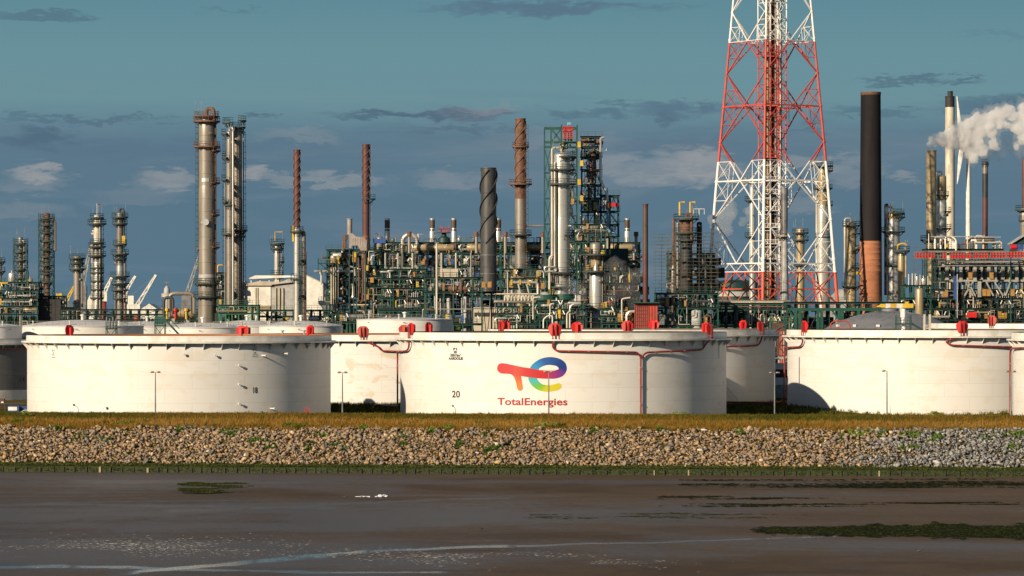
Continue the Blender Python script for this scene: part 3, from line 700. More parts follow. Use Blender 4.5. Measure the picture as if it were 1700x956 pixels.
def open_tank(label, pxc, Dc, R_, H, shell='shell', rim='rim_rust', brackets=54, group='big open-topped storage tanks along the river bank', shields=(), shm='red', band=1.0, phase=0.0, basecol=None):
    xc = X_(pxc, Dc); cy = Cyl(xc, Dc, R_); t = thing('storage_tank', label, 'storage tank', (xc, Dc, 0), group)
    me = cyl_mesh(R_, -2.3, H, 192, 8); me.materials.append(M[shell]); o = bpy.data.objects.new('shell', me); col.objects.link(o); o.parent = t
    mb = MB(); n = 160
    mb.lathe([(R_-.06, H-3.5), (R_-.06, H), (R_-.02, H+.04), (R_+.0, H+.02)], n=n, close=False); build('inner_wall', mb, M[rim], t)
    mb = MB(); mb.lathe([(R_-.15, H-3.2), (R_-4, H-3.2), (R_-4.4, H-3.5), (.2, H-3.3)], n=n, close=False); build('floating_roof', mb, M['roof_white'], t)
    # top curb band, wind girder ledge and brackets
    mb = MB(); a = pi
    mb.sector(R_+.01, R_+.16, H-band, H-.05, -a, a, 160); build('curb_band', mb, M['white'], t)
    mb = MB(); mb.sector(R_+.005, R_+1.0, H-band-.12, H-band-.02, -a, a, 160); mb.sector(R_+.93, R_+1.0, H-band-.28, H-band-.12, -a, a, 160); build('wind_girder', mb, M['white'], t)
    zb = H-band-.12; bm0 = None
    for k in range(brackets):
        ph = (k+phase)*2*pi/brackets; ph = (ph+pi) % (2*pi)-pi
        if abs(ph) > 1.85: continue
        if bm0 is None:
            mb = MB(); mb.add([(-.04, -.02, 0), (-.04, -.95, 0), (-.04, -.95, -.14), (-.04, -.02, -1.25), (.04, -.02, 0), (.04, -.95, 0), (.04, -.95, -.14), (.04, -.02, -1.25)],
                              [(0, 1, 2, 3), (7, 6, 5, 4), (0, 4, 5, 1), (1, 5, 6, 2), (2, 6, 7, 3), (3, 7, 4, 0)])
            b = build('bracket', mb, M['white'], t, False); bm0 = b
        else:
            b = bm0.copy(); col.objects.link(b); b.parent = t
        b.location = (R_*sin(ph), -R_*cos(ph), zb); b.rotation_euler = (0, 0, ph)
    for s_ in shields:
        ph = s_[0]; foam_shield(cy, ph, H-.2, t, M[s_[1] if len(s_) > 1 else shm], scale=s_[2] if len(s_) > 2 else 1.0)
    return t, cy
def shell_pipe(cy, parent, pts, r=.16, mt='pred', clamp=True, name='foam_line'):
    """pts: (phi, z, off) ; arcs are subdivided along the shell"""
    P_ = []
    for i, (a, z, o_) in enumerate(pts):
        if i:
            a0, z0, o0 = pts[i-1]; n = max(1, int(abs(a-a0)/radians(2.5)))
            for k in range(1, n): q = k/n; P_.append(cy.pt(a0+(a-a0)*q, z0+(z-z0)*q, o0+(o_-o0)*q))
        P_.append(cy.pt(a, z, o_))
    mb = MB(); mb.path(P_, r, 8, .9); p = build(name, mb, M[mt], parent)
    if clamp:
        mb = MB()
        for i, (a, z, o_) in enumerate(pts[1:], 1):
            a0, z0, o0 = pts[i-1]; L = max(abs(a-a0)*cy.R, abs(z-z0)); n = int(L/3.2)
            for k in range(1, n+1):
                q = (k-.4)/(n+.2); A, Z = a0+(a-a0)*q, z0+(z-z0)*q
                mb.bar(cy.pt(A, Z, .0), cy.pt(A, Z, o_+.22), .10); mb.box(cy.pt(A, Z, o_), (.36, .36, .10), A)
        if mb.v: build('pipe_clamp', mb, M['conc'], p, False)
    return p
def stub(cy, parent, px, py, L=.9, r=.12, mt='white'):
    a = cy.phi(px); z = cy.z(py, a); mb = MB(); mb.tube(cy.pt(a, z, -.1), cy.pt(a, z, L), r, 8); mb.tube(cy.pt(a, z, L-.12), cy.pt(a, z, L), r*1.9, 8)
    build('nozzle', mb, M[mt], parent)
def rung_plate(cy, parent, px, py, w, h):
    a = cy.phi(px); z = cy.z(py, a); mb = MB(); c_ = cy.pt(a, z, .06); mb.box(c_, (w, .06, h), a); build('shell_plate', mb, M['white'], parent, False)

# ---- tank 20, the one with the emblem
T20, C20 = open_tank('white open tank numbered 20, bearing the large rainbow emblem and red lettering', 935, 628.6, 28.6, 13.9, 'shell', 'rim_dark',
    shields=[(-1.15,), (-.063,), (1.04,), (2.04,), (3.04,), (-2.16,)], phase=.42, band=1.05)
ah = C20.phi
def logo():
    Kx = 7.353
    def P(cx, cyy): 
        px, py = 800+cx/Kx, 570+cyy/Kx; a = C20.phi(px, .04); return a, C20.z(py, a, .04)
    def strip(pairs, cols, name, off):
        me = bpy.data.meshes.new(name); vs = []; cc = []; fs = []
        for ((x0, y0), (x1, y1)), c_ in zip(pairs, cols):
            a, z = P(x0, y0); vs.append(C20.pt(a, z, off)); a, z = P(x1, y1); vs.append(C20.pt(a, z, off)); cc += [c_, c_]
        for i in range(len(pairs)-1): fs.append((2*i, 2*i+1, 2*i+3, 2*i+2))
        me.from_pydata(vs, [], fs); at = me.color_attributes.new('paint', 'FLOAT_COLOR', 'POINT')
        for i, c_ in enumerate(cc): at.data[i].color = tuple(srgb(*c_))+(1,)
        me.materials.append(M['emblem']); o = bpy.data.objects.new(name, me); col.objects.link(o); return o
    def fn(g, b):
        a = g.n('ShaderNodeAttribute', attribute_name='paint'); g.link(g.mix(1.0, a.outputs['Color'], (.60, .60, .62), 'MULTIPLY'), b.inputs['Base Color']); b.inputs['Roughness'].default_value = .5
    M['emblem'] = wfn('emblem_paint', fn)
    def spl(keys, n=6):
        """Catmull-Rom through (outer, inner, colour) keys"""
        out = []; K = [keys[0]]+keys+[keys[-1]]
        fl = [list(k[0])+list(k[1])+list(k[2]) for k in K]
        for i in range(1, len(fl)-2):
            for q in range(n):
                t = q/n; v = []
                for j in range(7):
                    p0, p1, p2, p3 = fl[i-1][j], fl[i][j], fl[i+1][j], fl[i+2][j]
                    v.append(.5*(2*p1+(p2-p0)*t+(2*p0-5*p1+4*p2-p3)*t*t+(3*p1-p0-3*p2+p3)*t**3) if j < 4 else p1+(p2-p1)*t)
                out.append(v)
        out.append(fl[-2]); return [((v[0], v[1]), (v[2], v[3])) for v in out], [tuple(max(0, min(255, c_)) for c_ in v[4:]) for v in out]
    top = [((820, 430), (820, 332), (205, 20, 110)), ((880, 430), (880, 331), (185, 25, 125)), ((940, 418), (922, 320), (150, 40, 150)), ((990, 393), (934, 313), (130, 45, 155)),
           ((1024, 350), (937, 305), (95, 50, 155)), ((1036, 305), (935, 298), (10, 60, 150)), ((1022, 246), (926, 288), (0, 62, 150)), ((975, 200), (904, 274), (0, 70, 155)),
           ((900, 173), (866, 266), (0, 82, 165)), ((820, 166), (824, 262), (0, 92, 175)), ((745, 179), (780, 266), (0, 98, 185)), ((685, 204), (738, 280), (0, 130, 205)),
           ((622, 250), (702, 301), (0, 158, 222)), ((585, 302), (690, 322), (0, 165, 228))]
    low = [((566, 411), (671, 421), (50, 195, 200)), ((572, 450), (684, 452), (64, 205, 210)), ((604, 505), (714, 483), (90, 210, 150)), ((645, 545), (742, 500), (130, 210, 50)),
           ((690, 570), (770, 505), (150, 214, 36)), ((750, 585), (800, 509), (215, 222, 10)), ((810, 590), (840, 508), (240, 225, 0)), ((880, 580), (885, 499), (242, 226, 0)),
           ((935, 562), (925, 487), (243, 226, 0)), ((958, 548), (945, 486), (243, 226, 0)), ((968, 530), (960, 494), (243, 226, 0)), ((971, 515), (969, 507), (243, 226, 0))]
    bar = [((186, 302), (186, 308), (225, 10, 18)), ((192, 275), (192, 332), (228, 10, 20)), ((212, 250), (214, 355), (230, 10, 20)), ((245, 241), (245, 366), (230, 10, 20)),
           ((295, 246), (300, 369), (228, 12, 25)), ((345, 257), (350, 374), (228, 20, 30)), ((400, 268), (410, 386), (232, 62, 30)), ((470, 284), (476, 399), (230, 55, 28)),
           ((530, 294), (530, 406), (226, 25, 22)), ((600, 305), (600, 416), (225, 5, 15)), ((690, 323), (690, 425), (225, 4, 18)), ((760, 329), (760, 429), (224, 5, 30)), ((820, 332), (820, 430), (218, 10, 60))]
    stem = [((350, 374), (476, 399), (232, 62, 30)), ((378, 394), (480, 418), (236, 76, 26)), ((400, 428), (485, 445), (240, 95, 16)), ((416, 480), (492, 490), (246, 130, 4)),
            ((427, 530), (498, 532), (248, 140, 0)), ((436, 560), (494, 562), (248, 142, 0)), ((448, 574), (480, 575), (248, 142, 0)), ((460, 578), (466, 578), (248, 142, 0))]
    root = None
    for keys, nm, off in ((bar, 'emblem_bar', .045), (stem, 'emblem_stem', .040), (top, 'emblem_loop', .035), (low, 'emblem_tail', .030)):
        pr, cl = spl(keys, 5); o = strip(pr, cl, nm, off); o.parent = T20
logo()
curved_text('lettering', 'TotalEnergies', C20, 826, 942, 672.3, 660.4, M['tred'], T20, bold=.022)
curved_text('lettering', '20', C20, 750.5, 763.5, 659.5, 648.3, M['black'], T20, bold=.02)
curved_text('lettering', 'P1', C20, 752.5, 758.5, 581.2, 577.2, M['black'], T20, bold=.05)
curved_text('lettering', '20', C20, 753, 758.3, 586.3, 582.3, M['black'], T20, bold=.05)
curved_text('lettering', '32013m³', C20, 747.5, 765, 591.7, 587.5, M['black'], T20, bold=.05)
curved_text('lettering', 'AARDOLIE', C20, 744.8, 768.5, 597, 592.8, M['black'], T20, bold=.05)
zz = C20.z
shell_pipe(C20, T20, [(ah(918), 13.0, .7), (ah(918), zz(577, 0)-.05, .45), (ah(925), zz(582.5, 0), .4), (ah(1056), zz(584.5, .5), .4), (ah(1062), zz(592, .5), .4), (ah(1062), .1, .4)])
shell_pipe(C20, T20, [(1.04, 13.0, .7), (ah(1168), zz(571, 1.0), .45), (ah(1163), zz(580, 1.0), .4), (ah(1070), zz(585, .5), .4), (ah(1062.5), zz(594, .5), .4)])
shell_pipe(C20, T20, [(-1.15, 13.0, .7), (-1.17, zz(577, -1.1), .45), (-1.22, zz(583, -1.1), .4), (-1.56, zz(584.5, -1.5), .5), (-1.60, zz(590, -1.5), .55), (-1.60, .1, .55)])
for (px, py) in [(1198, 571)]: pass
rung_plate(C20, T20, 1194.5, 585, .8, 2.0); rung_plate(C20, T20, 1193.5, 574, .25, 1.6)
rung_plate(C20, T20, 1187, 613, 1.1, .25); rung_plate(C20, T20, 1202, 612, 1.3, .4); rung_plate(C20, T20, 1201.5, 634, 1.5, .25); rung_plate(C20, T20, 1194, 670, .4, .6)

# ---- tank 18, on the left
T18, C18 = open_tank('white open tank numbered 18 at the left with a rusty orange rim', 298, 616, 26.0, 13.45, 'shell', 'rim_rust', phase=.1, band=.95,
    shields=[(2.17, 'red'), (2.8, 'red', .9), (-2.22, 'red')])
a8 = C18.phi
curved_text('lettering', '18', C18, 420.5, 427.5, 652.3, 642.5, M['black'], T18, bold=.02)
curved_text('lettering', 'P1', C18, 420.2, 425.2, 582.8, 578.8, M['black'], T18); curved_text('lettering', '18', C18, 421.5, 425, 586.8, 583.8, M['black'], T18)
curved_text('lettering', '32013m³', C18, 419.5, 428.5, 589.5, 587.0, M['black'], T18); curved_text('lettering', 'AARDOLIE', C18, 419, 429, 592.8, 590.6, M['black'], T18)
curved_text('lettering', 'P1', C18, 86.5, 90, 583.5, 580.3, M['black'], T18); curved_text('lettering', '18', C18, 87.3, 89.4, 587.2, 585, M['black'], T18)
curved_text('lettering', '32013m³', C18, 85.8, 91.5, 589.8, 588.2, M['black'], T18); curved_text('lettering', 'AARDOLIE', C18, 85.6, 92, 594, 592.3, M['black'], T18)
for (px, py) in [(396, 606.5), (396, 638), (396, 670), (306, 588), (357, 590), (435, 590), (470, 586.8), (449, 678), (177, 676)]: stub(C18, T18, px, py, .55 if px < 430 else 1.3)
mb = MB(); a = a8(504)
mb.path([C18.pt(a, 12.2, .3), C18.pt(a, 11.9, .8), C18.pt(a+.03, 11.9, .9)], .12, 7); build('rim_fitting', mb, M['cream'], T18)

# ---- tank 22, right, and its neighbours
T22, C22 = open_tank('white open tank on the right with a dark curved shadow low on its left side', 1540, 660, 25.8, 14.15, 'shell', 'rim_dark', phase=.3, band=1.05,
    shields=[(-1.13,), (.12,)])
a2 = C22.phi
shell_pipe(C22, T22, [(.12, 13.1, .7), (a2(1568), C22.z(566, .1), .45), (a2(1577), C22.z(573, .1), .4), (a2(1681), C22.z(576, .6), .4), (a2(1690), C22.z(577, .7), .4)])
shell_pipe(C22, T22, [(-1.13, 13.1, .7), (-1.15, C22.z(571, -1.1), .45), (-1.2, C22.z(576, -1.1), .4), (-1.57, C22.z(577.5, -1.5), .5), (-1.61, C22.z(583, -1.5), .55), (-1.61, .1, .55)])
T24, C24 = open_tank('white open tank cut off by the right edge of the photo', 1683+265, 608, 27.1, 13.9, 'shell', 'rim_dark', phase=.2, band=1.05)
a4 = C24.phi
shell_pipe(C24, T24, [(-1.2, C24.z(577, -1.2), .4), (-1.54, C24.z(578.5, -1.5), .5), (-1.60, C24.z(584, -1.5), .55), (-1.60, .1, .55)])
# ---- second row
T19, C19 = open_tank('patchy white open tank half hidden between tanks 18 and 20', 642, 694, 27.3, 13.1, 'shell_patchy', 'rim_rust', phase=.5, band=.9, group='second row of open-topped tanks',
    shields=[(-.125, 'fred'), (3.05, 'fred'), (-1.3, 'fred')])
shell_pipe(C19, T19, [(-.125, 12.2, .7), (C19.phi(628), C19.z(575, -.06), .45), (C19.phi(634), C19.z(582.5, -.06), .4), (C19.phi(668), C19.z(583.5, .1), .4)])
T21, C21 = open_tank('white open tank shaded on its right side, behind tank 20', 1049, 690, 27.6, 14.1, 'shell', 'rim_dark', phase=.5, band=1.0, group='second row of open-topped tanks',
    shields=[(-1.12, 'red'), (-.063, 'red'), (1.03, 'red'), (2.95, 'red'), (2.2, 'red'), (-2.1, 'red')])
shell_pipe(C21, T21, [(1.03, 13.2, .7), (1.0, C21.z(571, 1), .45), (.95, C21.z(574, .9), .4), (.45, C21.z(576, .5), .4)])
mb = MB(); mb.tube(C21.pt(C21.phi(1206), 3.4, .3), C21.pt(C21.phi(1224), .0, 1.2), .09, 6); build('stay', mb, M['white'], T21)
T14, C14 = open_tank('grey tank numbered 14 with a white base band at the far left', -120, 728, 26.0, 12.0, 'shell_grey', 'rim_dark', phase=.5, band=.9, group='second row of open-topped tanks', shields=[(.55, 'fred')])
curved_text('lettering', '14', C14, 33.2, 40.8, 634.0, 625, M['black'], T14)
mb = MB(); mb.sector(C14.R+.01, C14.R+.05, -.2, 1.85, -.4, 1.8, 60); build('base_band', mb, M['white'], T14)
mb = MB(); mb.sector(C14.R+.1, C14.R+.5, 10.0, 10.2, -.4, 1.8, 60); build('stiffener_ring', mb, M['fred'], T14)
T23, C23 = open_tank('white tank behind the right-hand tank, its rim carrying red foam shields', 1790, 745, 30.5, 15.0, 'shell', 'rim_dark', phase=.5, band=.9, group='second row of open-topped tanks',
    shields=[(-.75, 'fred'), (-.41, 'fred')])
shell_pipe(C23, T23, [(-1.2, 13.4, .35), (.2, 13.4, .35)], .1, 'white', False, 'water_ring')

# ---- fixed roof tanks behind
def dome_tank(label, pl, pr, Dc, py_eave, py_apex, roof='roof_white', shell='shell', apex_kind='dome', extras=True, group='white domed tanks behind the front row'):
    pxc = (pl+pr)/2; R_ = PX((pr-pl)/2, Dc); xc = X_(pxc, Dc); H = Z_(py_eave, Dc-R_*.5); rise = Z_(py_apex, Dc)-H
    t = thing('domed_tank', label, 'storage tank', (xc, Dc, 0), group); cy = Cyl(xc, Dc, R_)
    me = cyl_mesh(R_, -.3, H, 96, 4); me.materials.append(M[shell]); o = bpy.data.objects.new('shell', me); col.objects.link(o); o.parent = t
    mb = MB(); pr_ = [(R_+.12, H-.12), (R_+.12, H+.02)]
    for k in range(1, 13):
        q = k/12; r = R_*(1-q)+.15; pr_.append((r, H+.02+rise*(1-(1-q)**2)))
    mb.lathe(pr_, n=96, close=False); build('roof', mb, M[roof], t)
    if extras:
        mb = MB(); hr = 1.0
        for k in range(28):
            a = -1.5+3*k/27; mb.tube(cy.pt(a, H, -.2), cy.pt(a, H+hr, -.2), .03, 4)
        for zz_ in (.55, 1.0):
            mb.path([cy.pt(-1.5+3*k/40, H+zz_, -.2) for k in range(41)], .028, 4)
        build('railing', mb, M['conc'], t, False)
        mb = MB(); mb.tube((0, 0, H+rise-.1), (0, 0, H+rise+.9), .3, 10); mb.lathe([(.55, H+rise+.9), (.5, H+rise+1.1), (.1, H+rise+1.25)], n=12); build('vent', mb, M['white'], t)
        for k, a in enumerate((-.9, -.1, .8)):
            mb = MB(); mb.tube(cy.pt(a, H-.1, -.8), cy.pt(a, H+.9, -.8), .13, 7); mb.tube(cy.pt(a, H+.9, -.8), cy.pt(a, H+1.1, -.8), .22, 7); build('roof_fitting', mb, M['white'], t)
            mb = MB(); mb.path([cy.pt(a+.1, H-.7, .1), cy.pt(a+.11, H-.6, .45), cy.pt(a+.15, H-.65, .45)], .05, 5); build('nozzle', mb, M['dark'], t)
    return t, cy
dome_tank('domed tank with cream wall at the far left edge behind the grey tank', -110, 36, 745, 541.5, 535, 'roof_white')
dome_tank('broad grey-roofed domed tank above the rim of tank 18 at the left', 36, 238, 760, 541, 531)
dome_tank('domed tank behind the green roof stair, mostly hidden', 176, 312, 800, 541.5, 533.5)
dome_tank('small domed tank with shaded right side behind the middle of tank 18', 268, 405, 745, 543.5, 535.5)
dome_tank('domed tank glimpsed between its two larger neighbours left of centre', 352, 468, 790, 541.5, 531.5)
dome_tank('domed tank above the right end of tank 18, right side in shade', 430, 569, 745, 541, 532.5)
dome_tank('white tank with a railing walk below the green steelwork', 592, 752, 765, 530, 527, 'roof_white')
# big grey geodesic dome
t, cyd = dome_tank('wide tank under a large grey panelled dome, with a green stair platform', 1368, 1588, 792, 547, 516.5, 'roof_grey', extras=False, group=None)
R_ = cyd.R; H = Z_(547, 792-R_*.5); rise = Z_(516.5, 792)-H
mb = MB()
def dpt(a, q): return (R_*(1-q)*sin(a), -R_*(1-q)*cos(a), H+.06+rise*(1-(1-q)**2))
for k in range(24):
    a = 2*pi*k/24
    for j in range(6): mb.bar(dpt(a+(j % 2)*pi/24, j/7), dpt(a+((j+1) % 2)*pi/24, (j+1)/7), .14, .06); mb.bar(dpt(a-(j % 2)*pi/24, j/7), dpt(a-((j+1) % 2)*pi/24, (j+1)/7), .14, .06)
for j in (2, 4): mb.path([dpt(2*pi*k/48, j/7) for k in range(49)], .07, 4)
build('dome_ribs', mb, M['grey'], t, False)
mb = MB(); mb.lathe([(1.9, H+rise-.2), (1.9, H+rise+.5), (.3, H+rise+.8)], n=20); build('dome_hub', mb, M['roof_grey'], t)
for a in (-1.1, -.7, -.3, .1, .5):
    mb = MB(); mb.box((R_*.93*sin(a), -R_*.93*cos(a), H+rise*.14+.3), (.8, .5, .5), a); build('dome_vent', mb, M['roof_white'], t, False)

# ---- red ground fire main pieces, separate from the tanks
def ground_line(label, pts, r=.16):
    mb = MB(); mb.path(pts, r, 8, .8); o = build('fire_main', mb, M['pred'], None, loc=(0, 0, 0)); tag(o, label, 'pipe'); return o
ground_line('red fire main running low over the grass right of tank 20', [(X_(1206, 655), 655, .9), (X_(1297, 650), 650, .9), (X_(1302, 648), 648, 1.6), (X_(1302.5, 648), 648, 11)])
ground_line('short red branch pipe low on the grass left of tank 20', [(X_(619, 645), 645, .0), (X_(624, 640), 640, .85), (X_(662, 628), 628, .85)])

# ---- rim gear of tank 18: stair platform and small fittings standing on far shell
def frame_platform(name, label, cat, x0, x1, ytop, ybot, D, mt='green', boards=True, group=None):
    X0, X1 = X_(x0, D), X_(x1, D); W = X1-X0; zt, zb = Z_(ytop, D), Z_(ybot, D); hh = zt-zb
    t = thing(name, label, cat, ((X0+X1)/2, D, 0), group)
    mb = MB()
    for sx in (-1, 1):
        for y in (0, 2.2): mb.bar((sx*W/2, y, zb-2.5), (sx*W/2, y, zb+hh), .14)
    mb.bar((-W/2, 0, zb), (W/2, 0, zb), .16); mb.bar((-W/2, 2.2, zb), (W/2, 2.2, zb), .16)
    mb.bar((-W/2, 0, zb), (W/2, 0, zb-2.3), .1); mb.bar((W/2, 0, zb), (-W/2, 0, zb-2.3), .1)
    build('frame', mb, M[mt], t, False)
    mb = MB(); mb.box((0, 1.1, zb+.12), (W+.3, 2.6, .12)); build('platform', mb, M['grate'], t, False)
    mb = MB()
    for zz_ in (.5, 1.0):
        mb.bar((-W/2, -.1, zb+.2+zz_), (W/2, -.1, zb+.2+zz_), .06); mb.bar((-W/2, 2.3, zb+.2+zz_), (W/2, 2.3, zb+.2+zz_), .06)
    for k in range(5): mb.bar((-W/2+W*k/4, -.1, zb+.1), (-W/2+W*k/4, -.1, zb+1.25), .06)
    build('railing', mb, M[mt], t, False)
    return t, W, zt, zb
t, W, zt, zb = frame_platform('roof_stair', 'green stair tower with a boxed landing rising over the rim of tank 18', 'stair tower', 257, 273, 527, 541, 646)
mb = MB(); mb.box((0, .0, (zt+zb)/2+.25), (W, .1, 1.5)); build('side_panel', mb, M['green'], t, False)
mb = MB()
for s_ in (0, 1.2):
    mb.bar((W/2, s_, zb+1.2), (W/2+2.6, s_, zb-1.6), .12, .25); mb.bar((W/2, s_, zb+2.3), (W/2+2.6, s_, zb-.5), .07)
for k in range(8): mb.box((W/2+.3+k*.3, .6, zb+.9-k*.32), (.25, 1.2, .05))
build('stair_flight', mb, M['green'], t, False)
t, W, zt, zb = frame_platform('gauge_platform', 'small green gauging platform among valves on the rim of tank 18', 'platform', 176, 192, 541, 546, 645)
for k in range(4):
    mb = MB(); mb.tube((-W/2+W*k/3, 1, zb+.2), (-W/2+W*k/3, 1, zb+2.2-.3*(k % 2)), .14, 7); mb.tube((-W/2+W*k/3-.25, 1, zb+1.2), (-W/2+W*k/3+.25, 1, zb+1.2), .1, 6); build('valve', mb, M['grey'], t)
t, W, zt, zb = frame_platform('gauge_platform', 'green gauging platform standing in front of the grey dome', 'platform', 1489, 1513, 523, 538, 672)
mb = MB(); mb.tube((0, 1, zb-2), (0, 1, zb+2.9), .42, 10); mb.tube((-.5, 1, zb+1), (-.5, 1, zb+3.5), .09, 6); build('gauge_tube', mb, M['white'], t)
mb = MB()
for s_ in (0, 1.2): mb.bar((W/2, s_, zb+.2), (W/2+3.2, s_, zb-1.7), .12, .3)
build('stair_flight', mb, M['dgreen'], t, False)
mb = MB(); D = 664
for px in (1530, 1542): mb.box((X_(px, D), D, 14.6), (.35, .35, 4.0))
o = build('marker_post', MB().box((0, 0, 0), (.38, .38, 3.4)), M['ceramic'], None, False, (X_(1534.5, D), D, Z_(537, D))); tag(o, 'left of two cream posts standing behind the rim of the right-hand tank', 'post')
o = build('marker_post', MB().box((0, 0, 0), (.38, .38, 3.4)), M['ceramic'], None, False, (X_(1543.5, D), D, Z_(537, D))); tag(o, 'right of two cream posts standing behind the rim of the right-hand tank', 'post')
# small hatches on tank 18's floating roof edge
mb = MB()
for px in (469, 505):
    mb = MB(); mb.tube((0, 0, -.8), (0, 0, .35), .18, 8); mb.tube((0, 0, .35), (0, 0, .6), .32, 8)
    o = build('roof_vent', mb, M['lgrey'], None, True, (X_(px, 640), 640, Z_(553.5, 640)))
    tag(o, 'grey mushroom vent on the rim of tank 18, '+('left' if px == 469 else 'right')+' of two', 'vent')
# hose loop in red tube on the big right tank, near the dome
mb = MB(); mb.path([(-1.8, 0, -1.2), (-1.8, 0, .8), (-1.1, 0, 1.3), (1.2, 0, 1.4), (2.0, 0, .7), (2.0, 0, -1.2)], .13, 7, .5); mb.bar((-1.0, .1, -.8), (.9, .1, .9), .1); mb.bar((-1.5, .1, 0), (1.6, .1, 0), .1)
tag(build('guard_rail', mb, M['fred'], None, True, (X_(1394, 700), 700, Z_(544, 700))), 'red bent guard rail beside the left foot of the grey dome', 'railing')
# ================================================================ refinery: builders
def base_thing(name, label, cat, px, D, group=None): return thing(name, label, cat, (X_(px, D), D, 0), group)
def ring_platform(t, r, z, a0=-pi, a1=pi, w_=1.0, mt='dgreen', rail=True):
    mb = MB(); mb.sector(r, r+w_, z-.1, z+.08, a0, a1); mb.sector(r+w_-.08, r+w_, z-.3, z-.1, a0, a1)
    n = max(2, int((a1-a0)/.6))
    for k in range(n+1):
        a = a0+(a1-a0)*k/n; mb.bar((r*sin(a), -r*cos(a), z-1.3), ((r+w_*.9)*sin(a), -(r+w_*.9)*cos(a), z-.15), .12)
    p = build('platform', mb, M['grate' if mt == 'dgreen' else mt], t, False)
    if rail:
        mb = MB(); q = r+w_-.06; n = max(3, int(abs(a1-a0)*q/1.4))
        for k in range(n+1):
            a = a0+(a1-a0)*k/n; mb.bar((q*sin(a), -q*cos(a), z), (q*sin(a), -q*cos(a), z+1.15), .075)
        for h in (.6, 1.15): mb.path([(q*sin(a0+(a1-a0)*k/24), -q*cos(a0+(a1-a0)*k/24), z+h) for k in range(25)], .05, 4)
        build('railing', mb, M[mt], p, False)
    return p
def ladder(t, r, a, z0, z1, mt='dgreen'):
    mb = MB(); q = r+.35
    c = Vector((q*sin(a), -q*cos(a), 0)); u = Vector((cos(a), sin(a), 0))
    for s_ in (-.28, .28): mb.bar(c+u*s_+Vector((0, 0, z0)), c+u*s_+Vector((0, 0, z1)), .07)
    for k in range(int((z1-z0)/.6)): mb.bar(c-u*.28+Vector((0, 0, z0+k*.6)), c+u*.28+Vector((0, 0, z0+k*.6)), .05)
    o = Vector((sin(a), -cos(a), 0))
    for k in range(int((z1-z0)/1.5)):
        z = z0+2+k*1.5
        if z > z1: break
        mb.path([c-u*.38+Vector((0, 0, z)), c-u*.38+o*.6+Vector((0, 0, z)), c+u*.38+o*.6+Vector((0, 0, z)), c+u*.38+Vector((0, 0, z))], .04, 4)
    for s_ in (-.38, .38): mb.bar(c+u*s_+o*.6+Vector((0, 0, z0+2)), c+u*s_+o*.6+Vector((0, 0, z1)), .05)
    return build('ladder', mb, M[mt], t, False)
def column(label, px, ytop, wpx, D, mt='dull', plats=(), cat='process column', name='process_column', pipes=(), lad=None, top='dome', segs=(), group='tall process columns', yb=None, gear=True, seed=1):
    """plats: (y, a0, a1, width) ; pipes: (angle, y_top, y_bottom, r px, material, over) ; segs: (y, w px, material) lower parts"""
    r = PX(wpx, D)/2; z1 = Z_(ytop, D); zb = 0 if yb is None else Z_(yb, D)
    t = base_thing(name, label, cat, px, D, group)
    S_ = [(ytop, wpx, mt)]+list(segs)
    for i, (y, wv, m_) in enumerate(S_):
        rr = PX(wv, D)/2; za = Z_(y, D); zc = Z_(S_[i+1][0], D) if i+1 < len(S_) else zb; mb = MB()
        prof_ = [(rr, zc)]; k = zc+3.0
        while k < za-2.5:
            prof_ += [(rr, k-.1), (rr+.07, k-.08), (rr+.07, k+.08), (rr, k+.1)]; k += 3.2
        if i == 0 and top == 'dome': prof_ += [(rr, za-rr*.5)]+[(rr*cos(q*pi/14), za-rr*.5+rr*.5*sin(q*pi/14)) for q in range(1, 7)]+[(.05, za)]
        elif i == 0: prof_ += [(rr, za-.4), (rr+.15, za-.35), (rr+.15, za), (rr-.3, za), (rr-.35, za-1.5)]
        else: 
            r0 = PX(S_[i-1][1], D)/2; prof_ += [(rr, za-.9), (r0*.98, za)]
        mb.lathe(prof_, n=28, close=(top == 'dome' or i > 0)); build('shell', mb, M[m_], t)
    for p in plats:
        y = p[0]; a0, a1 = (p[1], p[2]) if len(p) > 2 else (-pi, pi); wr = p[3] if len(p) > 3 else 1.1
        ring_platform(t, r+.02, Z_(y, D), a0, a1, wr, p[4] if len(p) > 4 else 'dgreen')
    for (a, yt, yb_, rp, m_, over) in pipes:
        q = r+PX(rp, D)+.25; rr = PX(rp, D); zt, zl = Z_(yt, D), Z_(yb_, D)
        if over: pts = [(0, 0, z1-.3), (0, 0, z1+rr*3.2), (q*sin(a), -q*cos(a), z1+rr*3.2), (q*sin(a), -q*cos(a), zl)]
        else: pts = [((r-.1)*sin(a), -(r-.1)*cos(a), zt), (q*sin(a), -q*cos(a), zt), (q*sin(a), -q*cos(a), zl)]
        mb = MB(); mb.path(pts, rr, 10, rr*2.6); build('pipe', mb, M[m_], t)
    if lad is not None: ladder(t, r, lad, max(0.2, zb), z1-1)
    if gear:
        rg = random.Random(seed*77+int(px))
        mb = MB(); n = 3 if wpx < 12 else 5
        for k in range(n):
            a = rg.uniform(-2.2, 2.2); z = z1-rg.uniform(1, (z1-zb)*.55); L = rg.uniform(.4, .9)
            mb.tube((r*sin(a)*.95, -r*cos(a)*.95, z), ((r+L)*sin(a), -(r+L)*cos(a), z), rg.uniform(.15, .4), 8)
        build('manhole', mb, M[mt], t)
        mb = MB()
        for k in range(3):
            a = rg.uniform(-1.5, 1.5); mb.tube(((r+.9)*sin(a), -(r+.9)*cos(a), z1), ((r+.9)*sin(a), -(r+.9)*cos(a), z1+rg.uniform(1.5, 3.4)), .05, 4)
        build('rod', mb, M['conc'], t, False)
    return t
